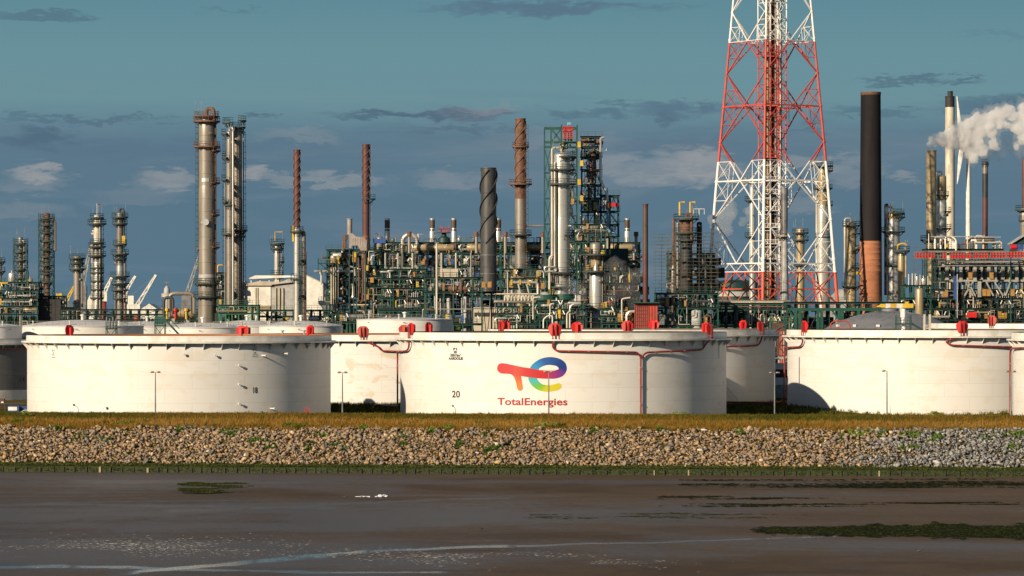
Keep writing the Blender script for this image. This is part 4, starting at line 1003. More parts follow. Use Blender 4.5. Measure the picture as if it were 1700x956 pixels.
def davit(t, r, z, mt='yellow', a=0.6, h=2.4):
    mb = MB(); mb.path([(r*sin(a), -r*cos(a), z), (r*sin(a), -r*cos(a), z+h), (r*sin(a)+1.9, -r*cos(a), z+h)], .14, 6); return build('davit', mb, M[mt], t, False)
def stack(label, px, ytop, wpx, D, mt, helix=0, turns=3.0, cap=None, plats=(), lad=None, yhel=None, segs=(), w2=None, group='slender stacks', hz=.45, name='chimney', cat='chimney', hmt=None, ybase=None):
    r = PX(wpx, D)/2; r2 = PX(w2, D)/2 if w2 else r; z1 = Z_(ytop, D); t = base_thing(name, label, cat, px, D, group)
    S_ = [(ytop, wpx, mt)]+list(segs)
    for i, (y, wv, m_) in enumerate(S_):
        za = Z_(y, D); zc = Z_(S_[i+1][0], D) if i+1 < len(S_) else (0.0 if ybase is None else Z_(ybase, D))
        rt = PX(wv, D)/2; rb = PX(S_[i+1][1], D)/2 if i+1 < len(S_) else (r2 if w2 else rt); mb = MB(); pr = [(rb, zc)]
        n = max(1, int((za-zc)/6))
        for k in range(1, n):
            q = k/n; rr = rb+(rt-rb)*q; z = zc+(za-zc)*q; pr += [(rr, z-.06), (rr+.05, z), (rr, z+.06)]
        pr += [(rt, za)]
        if i == 0: pr += [(rt+.12, za), (rt+.12, za+.25), (rt-.15, za+.25), (rt-.2, za-3)]
        mb.lathe(pr, n=28, close=False); build('flue' if i == 0 else 'lower_flue', mb, M[m_], t)
    if helix:
        zb = Z_(yhel, D)
        for k in range(3):
            mb = MB(); n = int(turns*20); vs = []; fs = []
            for i in range(n+1):
                q = i/n; a = 2*pi*(k/3-turns*q); z = z1-.3-(z1-zb)*q; rr = r+.0
                for (ro, dz_) in ((rr-.02, -.06), (rr+hz, -.05), (rr+hz, .05), (rr-.02, .06)): vs.append((ro*sin(a), -ro*cos(a), z+dz_*2.6))
            for i in range(n):
                o = i*4; q = o+4
                for e_ in range(4): e2 = (e_+1) % 4; fs.append((o+e_, o+e2, q+e2, q+e_))
            mb.add(vs, fs); build('helical_strake', mb, M[hmt or mt], t, False)
    for p in plats: ring_platform(t, r+.02, Z_(p[0], D), *(p[1:3] if len(p) > 2 else (-pi, pi)), w_=p[3] if len(p) > 3 else 1.0, mt=p[4] if len(p) > 4 else 'rust')
    if lad is not None: ladder(t, r, lad, .2, z1-1, 'rust')
    return t

PIPEM = ['silver']*4+['dull']*5+['cream']*2+['grey']*4+['rust']*2+['brown']*2+['soot']*2+['dgreen', 'gold', 'conc']
class Block:
    """an open steel structure: frame, decks with railings, pipes, vessels, casings, dark shade boxes, lamps"""
    def __init__(s, name, label, cat, x0, x1, levels, D, depth, bays=6, mt='green', seed=1, group=None, zbot=0.0, brace=.35, deckmt='grate', frame=True):
        s.D = D; s.depth = depth; s.x0, s.x1 = x0, x1; X0, X1 = X_(x0, D), X_(x1, D); s.W = X1-X0
        s.t = thing(name, label, cat, ((X0+X1)/2, D, 0), group); s.R = random.Random(seed); s.L = [Z_(y, D) for y in levels]; s.mt = mt
        s.npipe = 0; s.over = MB(); s.omat = []; s.ocnt = []; s.bays = bays
        R = s.R; W = s.W; bx = [-W/2+W*k/bays for k in range(bays+1)]; s.bx = bx
        if frame:
            mb = MB(); rows = (0, depth*.5, depth)
            for x in bx:
                for y in rows: mb.box((x, y, (s.L[0]+zbot)/2), (.32, .32, s.L[0]-zbot))
            for z in s.L:
                for y in rows: mb.bar((-W/2-.15, y, z-.25), (W/2+.15, y, z-.25), .22, .42)
                for x in bx: mb.bar((x, 0, z-.25), (x, depth, z-.25), .2, .36)
            Ls = s.L+[zbot]
            for i in range(len(Ls)-1):
                for k in range(bays):
                    for y in (0, depth):
                        if R.random() < brace:
                            a, b = (bx[k], bx[k+1]) if R.random() < .5 else (bx[k+1], bx[k])
                            if R.random() < .45:
                                m_ = (a+b)/2; mb.bar((a, y, Ls[i+1]), (m_, y, Ls[i]-.4), .16); mb.bar((b, y, Ls[i+1]), (m_, y, Ls[i]-.4), .16)
                            else: mb.bar((a, y, Ls[i+1]), (b, y, Ls[i]-.4), .17)
            build('frame', mb, M[mt], s.t, False)
        for i, z in enumerate(s.L):
            mb = MB(); x0_, x1_ = -W/2-.4, W/2+.4
            mb.box(((x0_+x1_)/2, depth/2-.2, z+.03), (x1_-x0_, depth+.8, .08)); p = build('platform', mb, M[deckmt], s.t, False)
            mb = MB()
            for h in (.55, 1.1): mb.bar((x0_, -.6, z+h), (x1_, -.6, z+h), .06)
            n = int((x1_-x0_)/1.5)
            for k in range(n+1): mb.bar((x0_+(x1_-x0_)*k/n, -.6, z), (x0_+(x1_-x0_)*k/n, -.6, z+1.12), .06)
            build('railing', mb, M[mt], p, False)
    def xl(s, px): return X_(px, s.D)-s.t.location.x
    def zl(s, py): return Z_(py, s.D)
    def pipe(s, pts, r, mt, bend=None):
        s.npipe += 1
        if s.npipe <= 96:
            mb = MB(); mb.path(pts, r, 8, r*2.6 if bend is None else bend); return build('pipe', mb, M[mt], s.t)
        f0 = len(s.over.f); s.over.path(pts, r, 7, r*2.6 if bend is None else bend)
        if mt not in s.omat: s.omat.append(mt)
        s.ocnt.append((len(s.over.f)-f0, s.omat.index(mt)))
    def finish(s):
        if s.over.v:
            o = build('small_pipework', s.over, M[s.omat[0]], s.t); o['kind'] = 'stuff'
            for m_ in s.omat[1:]: o.data.materials.append(M[m_])
            o.data.polygons.foreach_set('material_index', [i for c_, i in s.ocnt for _ in range(c_)])
    def ppx(s, pts, r, mt, y=-.8):
        """pipe from photo pixels"""
        return s.pipe([(s.xl(p[0]), (p[2] if len(p) > 2 else y), s.zl(p[1])) for p in pts], PX(r, s.D), mt)
    def vessel(s, x, y, z0, z1, r, mt='silver'):
        mb = MB(); h = z1-z0; pr = [(r*.2, z0)]+[(r*sin(q*pi/10), z0+r*.45*(1-cos(q*pi/10))) for q in range(1, 6)]+[(r, z1-r*.45)]+[(r*cos(q*pi/10), z1-r*.45+r*.45*sin(q*pi/10)) for q in range(1, 5)]+[(.02, z1)]
        mb.lathe(pr, (x, y, 0), 20); mb.sector(r, r+.07, z0+h*.5, z0+h*.5+.2, -pi, pi, 20, (x, y)); mb.tube((x, y, z1-.1), (x, y, z1+.5), r*.2, 8)
        return build('vessel', mb, M[mt], s.t)
    def drum(s, x, y, z, L, r, mt='silver'):
        mb = MB(); pts = []; rs = []
        for q in range(5): a = q*pi/8; pts.append((x-L/2-r*.5*cos(a), y, z)); rs.append(max(.03, r*sin(a)))
        for q in range(4, -1, -1): a = q*pi/8; pts.append((x+L/2+r*.5*cos(a), y, z)); rs.append(max(.03, r*sin(a)))
        mb.path(pts, rs, 18)
        for sx in (-.3, .3): mb.box((x+sx*L, y, z-r*1.0), (.3, r*1.3, r*.9))
        mb.tube((x, y, z+r*.8), (x, y, z+r+.5), .2, 8)
        return build('drum', mb, M[mt], s.t)
    def casing(s, x, y, z0, z1, w_, d, mt='dark'):  # real casings, and dark boxes standing in for shade
        mb = MB(); mb.box((x, y, (z0+z1)/2), (w_, d, z1-z0)); n = max(1, int(w_/1.6))
        for k in range(n+1): mb.box((x-w_/2+w_*k/n, y-d/2-.04, (z0+z1)/2), (.12, .1, z1-z0-.1))
        nz = max(1, int((z1-z0)/2))
        for k in range(1, nz): mb.box((x, y-d/2-.06, z0+(z1-z0)*k/nz), (w_-.05, .08, .12))
        return build('casing', mb, M[mt], s.t, False)
    def cabinet(s, x, y, z, w_=.8, h=1.7, mt='ochre'):
        mb = MB(); mb.box((x, y, z+h/2+.1), (w_, .6, h)); mb.box((x, y, z+h+.15), (w_+.12, .72, .08)); mb.box((x, y-.31, z+h/2), (w_*.8, .04, h*.8))
        return build('cabinet', mb, M[mt], s.t, False)
    def lamp(s, x, y, z):
        L = .9; dx_ = s.R.choice((-1, 1))*.45; mb = MB(); mb.tube((x, y, z), (x, y, z+1.1), .04, 4); mb.tube((x, y-.1, z+1.9), (x+dx_, y-.5, z+1.0), .11, 6)
        return build('lamp', mb, M['lamp'], s.t, False)
    def fill(s, i0=0, i1=None, dens=1.0, back='dark', backf=.75, kinds=None, x0=None, x1=None, nlamp=.35, ncab=.25):
        """equip the storeys i0..i1 (i = storey under deck i)"""
        R = s.R; Ls = s.L+[0.0]; i1 = len(s.L) if i1 is None else i1
        xa = -s.W/2+.5 if x0 is None else s.xl(x0); xb = s.W/2-.5 if x1 is None else s.xl(x1)
        for i in range(i0, i1):
            zt, zb = Ls[i]-.5, Ls[i+1]+.15; h = zt-zb
            if h < 1: continue
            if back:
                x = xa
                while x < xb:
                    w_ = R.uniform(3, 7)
                    if R.random() < backf: s.casing(min(x+w_/2, xb-w_/2*0), s.depth*R.uniform(.45, .8), zb, zb+h*R.uniform(.6, .98), w_, 2.5, R.choice([back, back, 'dgreen', back, 'grey']) if back == 'dark' else back)  # near-black boxes added to imitate deep shade inside the steelwork
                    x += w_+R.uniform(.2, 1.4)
            n = int((xb-xa)*.62*dens)
            for k in range(int((xb-xa)*1.5*dens)):
                x = R.uniform(xa, xb); y = R.choice([-1.0, -.6, .2, 1.0, 2.0]); r = R.choice([.05, .06, .08, .1]); m_ = R.choice(['cream', 'lgrey', 'silver', 'dull', 'dull', 'rust', 'grey', 'grey', 'brown', 'dgreen', 'soot'])
                z = zb+h*R.uniform(0, .7); h1 = min(zt-z, R.uniform(.6, 2.6)); dx_ = R.uniform(-1.6, 1.6)
                if R.random() < .6: s.pipe([(x, y, z), (x, y, z+h1), (x+dx_, y, z+h1)], r, m_)
                else: s.pipe([(x, y, z), (x+dx_*2.2, y, z), (x+dx_*2.2, y, z+h1)], r, m_)
            for k in range(n):
                x = R.uniform(xa, xb); y = R.choice([-.9, -.3, .6, 1.5, 2.6, s.depth*.35]); q = R.random(); m_ = R.choice(PIPEM); r = R.choice([.08, .1, .12, .15, .18, .22, .30])
                if q < .30: # vertical pipe with side elbow
                    h1 = h*R.uniform(.5, 1); dx_ = R.uniform(-2.5, 2.5); s.pipe([(x, y, zb), (x, y, zb+h1), (x+dx_, y, zb+h1), (x+dx_, y+1.4, zb+h1)], r, m_)
                elif q < .45: # through several storeys
                    j = max(0, i-R.choice((0, 1, 1, 2))); zz1 = (Ls[j-1] if j > 0 else Ls[0])-.6; s.pipe([(x, y, zb), (x, y, max(zz1, zt)), (x+R.choice((-1, 1))*.8, y, max(zz1, zt))], r, m_)
                elif q < .62: # horizontal run
                    z = zb+h*R.uniform(.15, .95); L = R.uniform(3, 10); a, b = max(xa-1, x-L/2), min(xb+1, x+L/2); dz_ = R.choice((-1, 1))*R.uniform(.8, h*.5); dz_ = max(zb-z, min(zt-z, dz_))
                    s.pipe([(a, y, z+dz_), (a, y, z), (b, y, z), (b, y+1.2, z)], r, m_)
                elif q < .70: # expansion loop
                    z = zb+h*.2; w_ = R.uniform(.8, 1.8); hh = h*R.uniform(.3, .7); s.pipe([(x, y, zb), (x, y, z+hh), (x+w_, y, z+hh), (x+w_, y, zb)], r, m_)
                elif q < .80: s.vessel(x, y+.8, zb, zb+h*R.uniform(.45, .85), R.uniform(.4, .9), R.choice(['silver', 'dull', 'grey', 'lgrey', 'gold']))
                elif q < .88: r_ = R.uniform(.4, .8); s.drum(x, y+1, zb+r_+.4+R.uniform(0, max(0, h-2*r_-1)), R.uniform(2, 4.5), r_, R.choice(['silver', 'dull', 'grey', 'gold', 'lgrey']))
                elif q < .94: # valve cluster
                    mb = MB()
                    for c_ in range(4): xx = x+c_*.5; mb.tube((xx, y, zb), (xx, y, zb+R.uniform(.8, 1.6)), .1, 6); mb.tube((xx, y-.25, zb+.9), (xx, y+.25, zb+.9), .17, 7)
                    build('valve', mb, M[R.choice(['lgrey', 'silver', 'red', 'dull', 'rust'])], s.t)
                else: s.cabinet(x, -.2, zb, R.uniform(.5, 1.0), R.uniform(1.0, 1.8), R.choice(['ochre', 'yellow', 'lgrey', 'blue']))
            for k in range(int((xb-xa)/4*nlamp+R.random())): s.lamp(R.uniform(xa, xb), -.7, zb)
            for k in range(int((xb-xa)/4*ncab+R.random())): s.cabinet(R.uniform(xa, xb), -.3, zb, R.uniform(.5, .8), R.uniform(1.2, 2.0), R.choice(['ochre', 'ochre', 'yellow']))

# ================================================================ far background
rngb = np.random.default_rng(11)
n = 5200; x = rngb.uniform(-700, 700, n); y = rngb.uniform(2300, 2500, n); hh = 9+3*np.sin(x*.02)+2.5*np.sin(x*.071)
z = rngb.uniform(0, 1, n)*hh+1; sc = rngb.uniform(3.0, 6.5, n)
M['wood'] = attr_mat('far_wood_leaves', [(0, srgb(30, 46, 38)), (.6, srgb(46, 64, 46)), (1, srgb(66, 80, 52))], .9)
scatter('far_wood', LB, np.stack([x, y, z], -1), np.stack([sc*1.6, sc, sc*.55], -1), rngb.uniform(0, 6, n), rngb.uniform(0, 1, n), M['wood'], 'far dark line of trees on the horizon', 'woodland')

# harbour cranes far off on the left
def crane(label, xb, yb_, xt, yt, D, mt='white', thick=.9, lattice=False, group='harbour cranes on the horizon', cab=True):
    t = base_thing('harbour_crane', label, 'crane', xb, D, group); z0 = Z_(yb_, D); dx_ = X_(xt, D)-X_(xb, D); z1 = Z_(yt, D)
    mb = MB(); b0 = Vector((0, 0, z0)); b1 = Vector((dx_, 0, z1))
    u = (b1-b0).normalized(); v = Vector((-u.z, 0, u.x)); n = max(4, int((b1-b0).length/4))
    for s_ in (-1, 1):
        for y_ in (-.6, .6): mb.bar(b0+v*s_*thick+Vector((0, y_, 0)), b1+v*s_*thick*.35+Vector((0, y_, 0)), .5 if not lattice else .35)
    for k in range(n):
        q0, q1 = k/n, (k+1)/n; w0 = thick*(1-.65*q0); w1 = thick*(1-.65*q1); s_ = 1 if k % 2 else -1
        for y_ in (-.6, .6): mb.bar(b0+(b1-b0)*q0+v*s_*w0+Vector((0, y_, 0)), b0+(b1-b0)*q1-v*s_*w1+Vector((0, y_, 0)), .4 if not lattice else .28)
    build('boom', mb, M[mt], t, False)
    if cab:
        mb = MB(); mb.box((-1.5, 0, z0-1.5), (7, 5, 5)); mb.box((-3, 0, z0+3), (3, 3, 5)); build('machine_house', mb, M[mt], t, False)
        mb = MB(); mb.tube((0, 0, 0), (0, 0, z0-4), 2.0, 10, 1.5); build('tower', mb, M['fred'], t)
        mb = MB(); mb.bar((-2.5, 0, z0+6), b1, .12); build('stay_cable', mb, M['grey'], t, False)
    else:
        mb = MB(); mb.box((0, 0, z0/2), (4, 4, z0)); build('base', mb, M['grey'], t, False)
crane('white harbour crane with the longest boom, right of the last left-hand column', 227, 508, 259, 456, 1900)
crane('white harbour crane partly behind the third slim column on the left', 206, 488, 225, 458, 1950)
crane('white harbour crane boom between the two slim left-hand columns', 172, 488, 187, 458, 1950)
crane('yellowish harbour crane boom left of the short thick column', 108, 504, 124, 474, 1900, 'yellow', .9)
crane('pale lattice crane boom leaning right behind the second slim column', 137, 474, 152, 402, 1700, 'conc', .9, True, cab=False)
crane('thin pale lattice crane boom left of the tallest column', 310, 490, 333, 418, 1500, 'conc', .8, True, cab=False)
# low town and harbour buildings on the horizon
for i, (x0, x1, y0, m_, lb) in enumerate([(98, 112, 499, 'white', 'white harbour shed at the foot of the yellow crane'), (145, 156, 487, 'white', 'narrow white block behind the second slim column'),
      (233, 262, 504, 'white', 'low white harbour block right of the longest crane'), (262, 276, 510, 'conc', 'low grey harbour block beside the white one'), (1640, 1700, 505, 'lgrey', 'pale shed low behind the right-hand plant'),
      (1385, 1412, 480, 'lgrey', 'pale hall between the flare tower foot and the golden column'), (1195, 1245, 493, 'ceramic', 'beige hall behind the left foot of the flare tower')]):
    D = 1500 if x0 < 600 else 1250; X0, X1 = X_(x0, D), X_(x1, D); z1 = Z_(y0, D); t = thing('harbour_shed', lb, 'building', ((X0+X1)/2, D, 0)); W = X1-X0
    mb = MB(); mb.prism([(-W/2, 0), (W/2, 0), (W/2, z1*.88), (0, z1), (-W/2, z1*.88)], 0, 20); build('wall', mb, M[m_], t, False)
    mb = MB()
    for k in range(5): mb.box((-W/2+W*(k+.5)/5, -.05, z1*.66), (W/9, .1, z1*.08))
    build('window', mb, M['dark'], t, False)
t = base_thing('light_tower', 'small white domed tower on the horizon left of the tallest column', 'tower', 277, 1500)
z = Z_(483, 1500); mb = MB(); mb.lathe([(1.7, 0), (1.4, z-3), (2.3, z-2.6), (2.3, z-1), (1.3, z-.8), (1.2, z+1), (.3, z+2.2)], n=14); build('shaft', mb, M['lgrey'], t)
mb = MB(); mb.tube((0, 0, z+2), (0, 0, z+6), .15, 5); mb.bar((-1, 0, z+3.6), (1, 0, z+3.6), .2); build('mast', mb, M['grey'], t)

# ================================================================ left cluster of slim columns (D about 1050)
def lattice_frame(t, x0, x1, ytop, ybot, D, depth=3.0, step=3.4, mt='dgreen', w_=.2, cx=None):
    cx = t.location.x if cx is None else cx; a, b = X_(x0, D)-cx, X_(x1, D)-cx; z1, z0 = Z_(ytop, D), Z_(ybot, D); mb = MB()
    for x in (a, b):
        for y in (-depth/2, depth/2): mb.box((x, y, (z0+z1)/2), (w_, w_, z1-z0))
    z = z0; k = 0
    while z < z1+.1:
        for y in (-depth/2, depth/2): mb.bar((a, y, z), (b, y, z), w_*.8)
        for x in (a, b): mb.bar((x, -depth/2, z), (x, depth/2, z), w_*.8)
        if z+step < z1+.1:
            y = -depth/2; p, q = ((a, b) if k % 2 else (b, a)); mb.bar((p, y, z), (q, y, z+step), w_*.7); mb.bar((q, -y, z), (p, -y, z+step), w_*.7)
            mb.bar((a, y, z), (a, -y, z+step), w_*.7); mb.bar((b, -y, z), (b, y, z+step), w_*.7)
        z += step; k += 1
    return build('frame', mb, M[mt], t, False)
t = column('short column in a cage frame at the far left, right of the edge column', 34, 393, 8, 1080, 'dull', [(404,), (418,), (432,), (447,), (461,)], pipes=[(1.2, 400, 490, 1.6, 'dull', False)], seed=3, group='slim columns on the left')
lattice_frame(t, 23, 45, 395, 500, 1080)
t = column('cut-off slim column at the very left edge', 0, 428, 6, 1080, 'dull', [(434,), (450,), (468,)], seed=4, group='slim columns on the left')
t = column('dark column in a tall cage frame with a hooked side pipe, far left', 78, 353, 10, 1060, 'rust', [(362,), (373,), (386,), (400,), (413,), (426,), (440,), (454,), (468,)], pipes=[(-.9, 360, 480, 1.2, 'dull', False)], seed=5, group='slim columns on the left')
lattice_frame(t, 65, 89, 354, 500, 1060, 3.4, 3.0)
mb = MB(); c = t.location.x; mb.path([(X_(86, 1060)-c, -1, Z_(366, 1060)), (X_(92, 1060)-c, -1, Z_(366, 1060)), (X_(92, 1060)-c, -1, Z_(416, 1060)), (X_(89, 1060)-c, -1, Z_(416, 1060))], .42, 8, .6); build('side_pipe', mb, M['dull'], t)
t = column('short thick column with a wide crowned head, left cluster', 128, 424, 12, 1050, 'dull', [(428, -pi, pi, 1.4), (436,), (446, -pi, pi, 1.4)], pipes=[(1.4, 430, 510, 1.5, 'dull', False)], seed=6, group='slim columns on the left')
t = column('slim column with flagpole and many platforms, left cluster', 161, 356, 11, 1040, 'cream', [(361,), (371, -pi, pi, 1.8), (403,), (409, -pi, pi, 1.6), (424, -pi, pi, 1.7), (444,), (452,), (466,), (480,), (494,)],
    pipes=[(.7, 366, 524, 1.8, 'dull', False), (1.3, 420, 524, 1.5, 'gold', False), (-1.2, 405, 524, 1.2, 'silver', False), (.1, 440, 524, 1.8, 'silver', False)], seed=7, lad=1.8, segs=[(405, 12, 'dull'), (435, 13, 'silver')], group='slim columns on the left')
mb = MB(); z = Z_(356, 1040); mb.tube((0, 0, z), (0, 0, z+3.2), .07, 5); build('flagpole', mb, M['white'], t); mb = MB(); mb.box((.55, 0, z+2.95), (1.0, .04, .45)); build('flag', mb, M['maroon'], t, False)
t = column('slim column with curled head pipe and shiny middle, rightmost of the left cluster', 199, 352, 11, 1040, 'dull', [(360, -pi, pi, 1.5), (371, -pi, pi, 1.3), (405,), (421, -pi, pi, 1.7), (429,), (458, -pi, pi, 1.9), (470, -pi, pi, 1.8), (481, -pi, pi, 1.6), (495,)],
    pipes=[(1.0, 350, 400, 1.6, 'soot', True), (1.5, 420, 524, 1.5, 'dull', False), (-1.0, 470, 524, 1.6, 'grey', False)], seed=8, lad=1.9, segs=[(441, 11.5, 'silver'), (474, 12, 'dull')], group='slim columns on the left')
mb = MB(); z = Z_(399, 1040); mb.box((1.2, -.8, z), (.9, .7, 2.6)); build('cabinet', mb, M['yellow'], t, False)

b = Block('process_unit', 'green steel process unit at the far left beneath the caged columns', 'process unit', -14, 62, [468, 482, 495, 508, 521], 1030, 9, 6, 'green', 21, group='green steel process units'); b.fill(0, None, 1.25)
for (x, y0, y1, r, m_) in [(18, 452, 470, 6, 'silver'), (48, 462, 480, 5, 'gold')]: b.vessel(b.xl(x), 2, b.zl(y1), b.zl(y0), PX(r, 1030), m_)
b.casing(b.xl(40), 3, b.zl(495), b.zl(470), 3.3, 4, 'dgreen'); b.ppx([(47, 470), (47, 450)], 1.6, 'green'); b.ppx([(-5, 470), (14, 470)], 1.6, 'yellow'); b.finish()
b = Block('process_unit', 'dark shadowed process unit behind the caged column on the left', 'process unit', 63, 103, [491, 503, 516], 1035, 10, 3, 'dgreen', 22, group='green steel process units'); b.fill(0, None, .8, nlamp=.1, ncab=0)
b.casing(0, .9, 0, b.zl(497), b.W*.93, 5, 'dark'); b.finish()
b = Block('pipe_rack', 'low pipe rack running behind the domed tanks on the left', 'pipe rack', 100, 330, [513, 521, 530], 1000, 5, 16, 'dgreen', 23); b.fill(0, None, 1.0, back='dark', backf=.5, nlamp=.25, ncab=.3)
b.finish()
# caged pump vessel just left of the tallest column
t = base_thing('horizontal_drum', 'large ribbed horizontal drum with a thick looping pipe left of the tallest column', 'drum', 300, 940)
D = 940; mb = MB(); L = PX(34, D); zc = Z_(520, D); r = PX(8.5, D)
mb.path([(-L/2-.8, 0, zc), (-L/2-.3, 0, zc), (-L/2, 0, zc), (L/2, 0, zc), (L/2+.3, 0, zc), (L/2+.8, 0, zc)], [.2, r*.8, r, r, r*.8, .2], 20); build('shell', mb, M['gold'], t)
mb = MB()
for k in range(5): mb.path([(-L/2+L*(k+.5)/5-.1, 0, zc), (-L/2+L*(k+.5)/5+.1, 0, zc)], [r+.1, r+.1], 20)
build('stiffener_ring', mb, M['dull'], t)
mb = MB(); mb.path([(PX(-18, D), -1, zc-1), (PX(-18, D), -1, Z_(487, D)), (PX(23, D), -1, Z_(487, D)), (PX(23, D), -1, zc)], .55, 10, 1.5); build('pipe', mb, M['dull'], t)
mb = MB(); mb.path([(PX(-27, D), -1.4, zc-2), (PX(-27, D), -1.4, Z_(494, D)), (PX(-12, D), -1.4, Z_(494, D)), (PX(-12, D), -1.4, zc)], .4, 10, 1.0); build('pipe', mb, M['soot'], t)
for k, x in enumerate((-22, -8, 10)):
    mb = MB(); mb.tube((PX(x, D), -1.6, zc-1.5), (PX(x, D), -1.6, zc+1), .25, 8); mb.tube((PX(x, D), -1.6, zc+.6), (PX(x, D), -1.6, zc+1.3), .5, 8); build('valve', mb, M['yellow' if k != 1 else 'red'], t)
for x in (-L*.35, L*.35): build('saddle', MB().box((x, 0, (zc-r)/2), (.8, 2, zc-r)), M['conc'], t, False)

# the two tallest columns
t = column('tallest brown column with crowned head and side landings, left of the twin pair', 343, 190, 24, 900, 'dull',
    [(193, -pi, pi, 1.3, 'rust'), (201, -pi, pi, 1.6, 'rust'), (243, -pi, pi, 1.5, 'rust'), (250, .6, 2.6, 1.7, 'rust'), (303, .5, 2.4, 1.6, 'rust'), (356, .6, 2.4, 1.5, 'rust'), (410, .6, 2.4, 1.5, 'rust'), (470, -pi, pi, 1.5), (492, -pi, pi, 1.6)],
    pipes=[(1.35, 196, 520, 1.3, 'rust', False), (.9, 190, 205, 3.0, 'rust', True), (1.9, 200, 520, 1.5, 'dull', False)], lad=-1.3, seed=9, segs=[(200, 27, 'dull'), (308, 28, 'dull'), (455, 29, 'lgrey'), (460, 29, 'dull')])
z = Z_(369, 900); mb = MB(); r = PX(28, 900)/2
mb.tube((0, -r+.1, z), (.0, -r-.7, z), .75, 14); mb.tube((0, -r-.7, z), (0, -r-.9, z), .85, 14); build('manway', mb, M['lgrey'], t)
mb = MB(); mb.sector(r, r+.03, Z_(302, 900), Z_(296, 900), -.5, .4); build('bright_patch', mb, M['silver'], t)
t = column('taller cylinder of the twin column pair, with thin overhead pipes', 394, 211, 15.5, 905, 'dull', [(200, .2, 2.8, 1.1), (211, -pi, pi, .9), (382, -.6, 2.4, 1.4), (392, -pi, pi, .9)],
    pipes=[(1.5, 215, 520, 1.0, 'dull', False), (.9, 330, 520, .8, 'rust', False)], lad=1.8, seed=10, group='twin columns right of the tallest column')
t = column('slimmer left cylinder of the twin pair, carrying a shiny top bend', 381, 217, 10.5, 900, 'dull', [(203, -pi, .6, 1.0), (222, -2.6, -.4, 1.3), (262, -2.6, -.4, 1.2), (298, -2.6, -.4, 1.3), (335, -2.4, -.5, 1.1), (388, -pi, 0, 1.2), (340, -1, 1.5, .6)],
    pipes=[(.8, 200, 520, 1.7, 'silver', True), (-1.2, 300, 520, .9, 'dull', False)], lad=-1.8, seed=11, group='twin columns right of the tallest column')
b = Block('process_unit', 'green footing steelwork with pumps at the feet of the tallest columns', 'process unit', 364, 428, [506, 519], 895, 6, 6, 'bgreen', 24, group='green steel process units'); b.fill(0, None, .9, back=None, ncab=.4); b.finish()
b = Block('process_unit', 'narrow caged structure squeezed between the tallest column and the twin pair', 'process unit', 357, 374, [452, 466, 480, 494, 508], 925, 5, 2, 'dgreen', 25, group='green steel process units'); b.fill(0, None, 1.4, backf=.5)
b.ppx([(362, 452), (362, 440), (371, 440)], 1.2, 'yellow'); b.finish()

# small column, white shed building
t = column('short silver column with a yellow davit above the white gabled building', 460, 402, 10, 960, 'silver', [(404, -pi, pi, 1.2), (412, -pi, pi, 1.0), (434, .4, 2.4, 1.2), (456, -pi, pi, 1.0)], pipes=[(1.4, 408, 470, 1.0, 'dull', False)], lad=1.7, seed=12, group=None)
davit(t, .9, Z_(400, 960), a=-.6)
D = 930; t = base_thing('process_hall', 'white windowless hall with a raised roof lantern left of the helical maroon stack', 'building', 452, D)
def lx(px): return X_(px, D)-X_(452, D)
mb = MB(); mb.prism([(lx(378), 0), (lx(378), Z_(478, D)), (lx(404), Z_(466, D)), (lx(404), 0)], 4, 16)
mb.box(((lx(404)+lx(449))/2, 8, Z_(473, D)/2), (lx(449)-lx(404), 14, Z_(473, D))); build('wall', mb, M['white'], t, False)
mb = MB(); mb.prism([(lx(449), 0), (lx(449), Z_(473, D)), (lx(497), Z_(457, D)), (lx(497), 0)], 1.2, 15); build('wall', mb, M['lgrey'], t, False)
mb = MB(); mb.prism([(lx(402), Z_(474, D)), (lx(402), Z_(472.5, D)), (lx(430), Z_(466.5, D)), (lx(486), Z_(468.5, D)), (lx(451), Z_(472.5, D)), (lx(451), Z_(474, D))], .4, 15.5); build('roof', mb, M['ceramic'], t, False)
mb = MB(); mb.prism([(lx(412), Z_(463, D)), (lx(412), Z_(461.5, D)), (lx(422), Z_(457, D)), (lx(487), Z_(457, D)), (lx(487), Z_(460, D))], 3, 12)
for x in (415, 430, 445, 460, 475): mb.box((lx(x), 4, Z_(466, D)), (.25, .25, 2))
build('roof_lantern', mb, M['white'], t, False)
mb = MB()
for x in (424, 427, 457, 463, 469): mb.box((lx(x), .95, Z_(500, D)), (.35, .3, 7))
build('downpipe', mb, M['ceramic'], t, False)
mb = MB(); mb.box((lx(425), .9, Z_(512, D)), (lx(449)-lx(403), .2, 1.4)); build('base_panel', mb, M['gold'], t, False)
D = 975; t = base_thing('process_hall', 'pale sloping-roofed hall right of the helical maroon stack', 'building', 530, D)
mb = MB(); c = X_(530, D); mb.prism([(X_(507, D)-c, 0), (X_(507, D)-c, Z_(455, D)), (X_(560, D)-c, Z_(481, D)), (X_(560, D)-c, 0)], 0, 12); build('wall', mb, M['white'], t, False)
mb = MB(); mb.prism([(X_(505, D)-c, Z_(455.5, D)), (X_(505, D)-c, Z_(454, D)), (X_(562, D)-c, Z_(481, D)), (X_(562, D)-c, Z_(482.5, D))], -.4, 12.5); build('roof', mb, M['lgrey'], t, False)

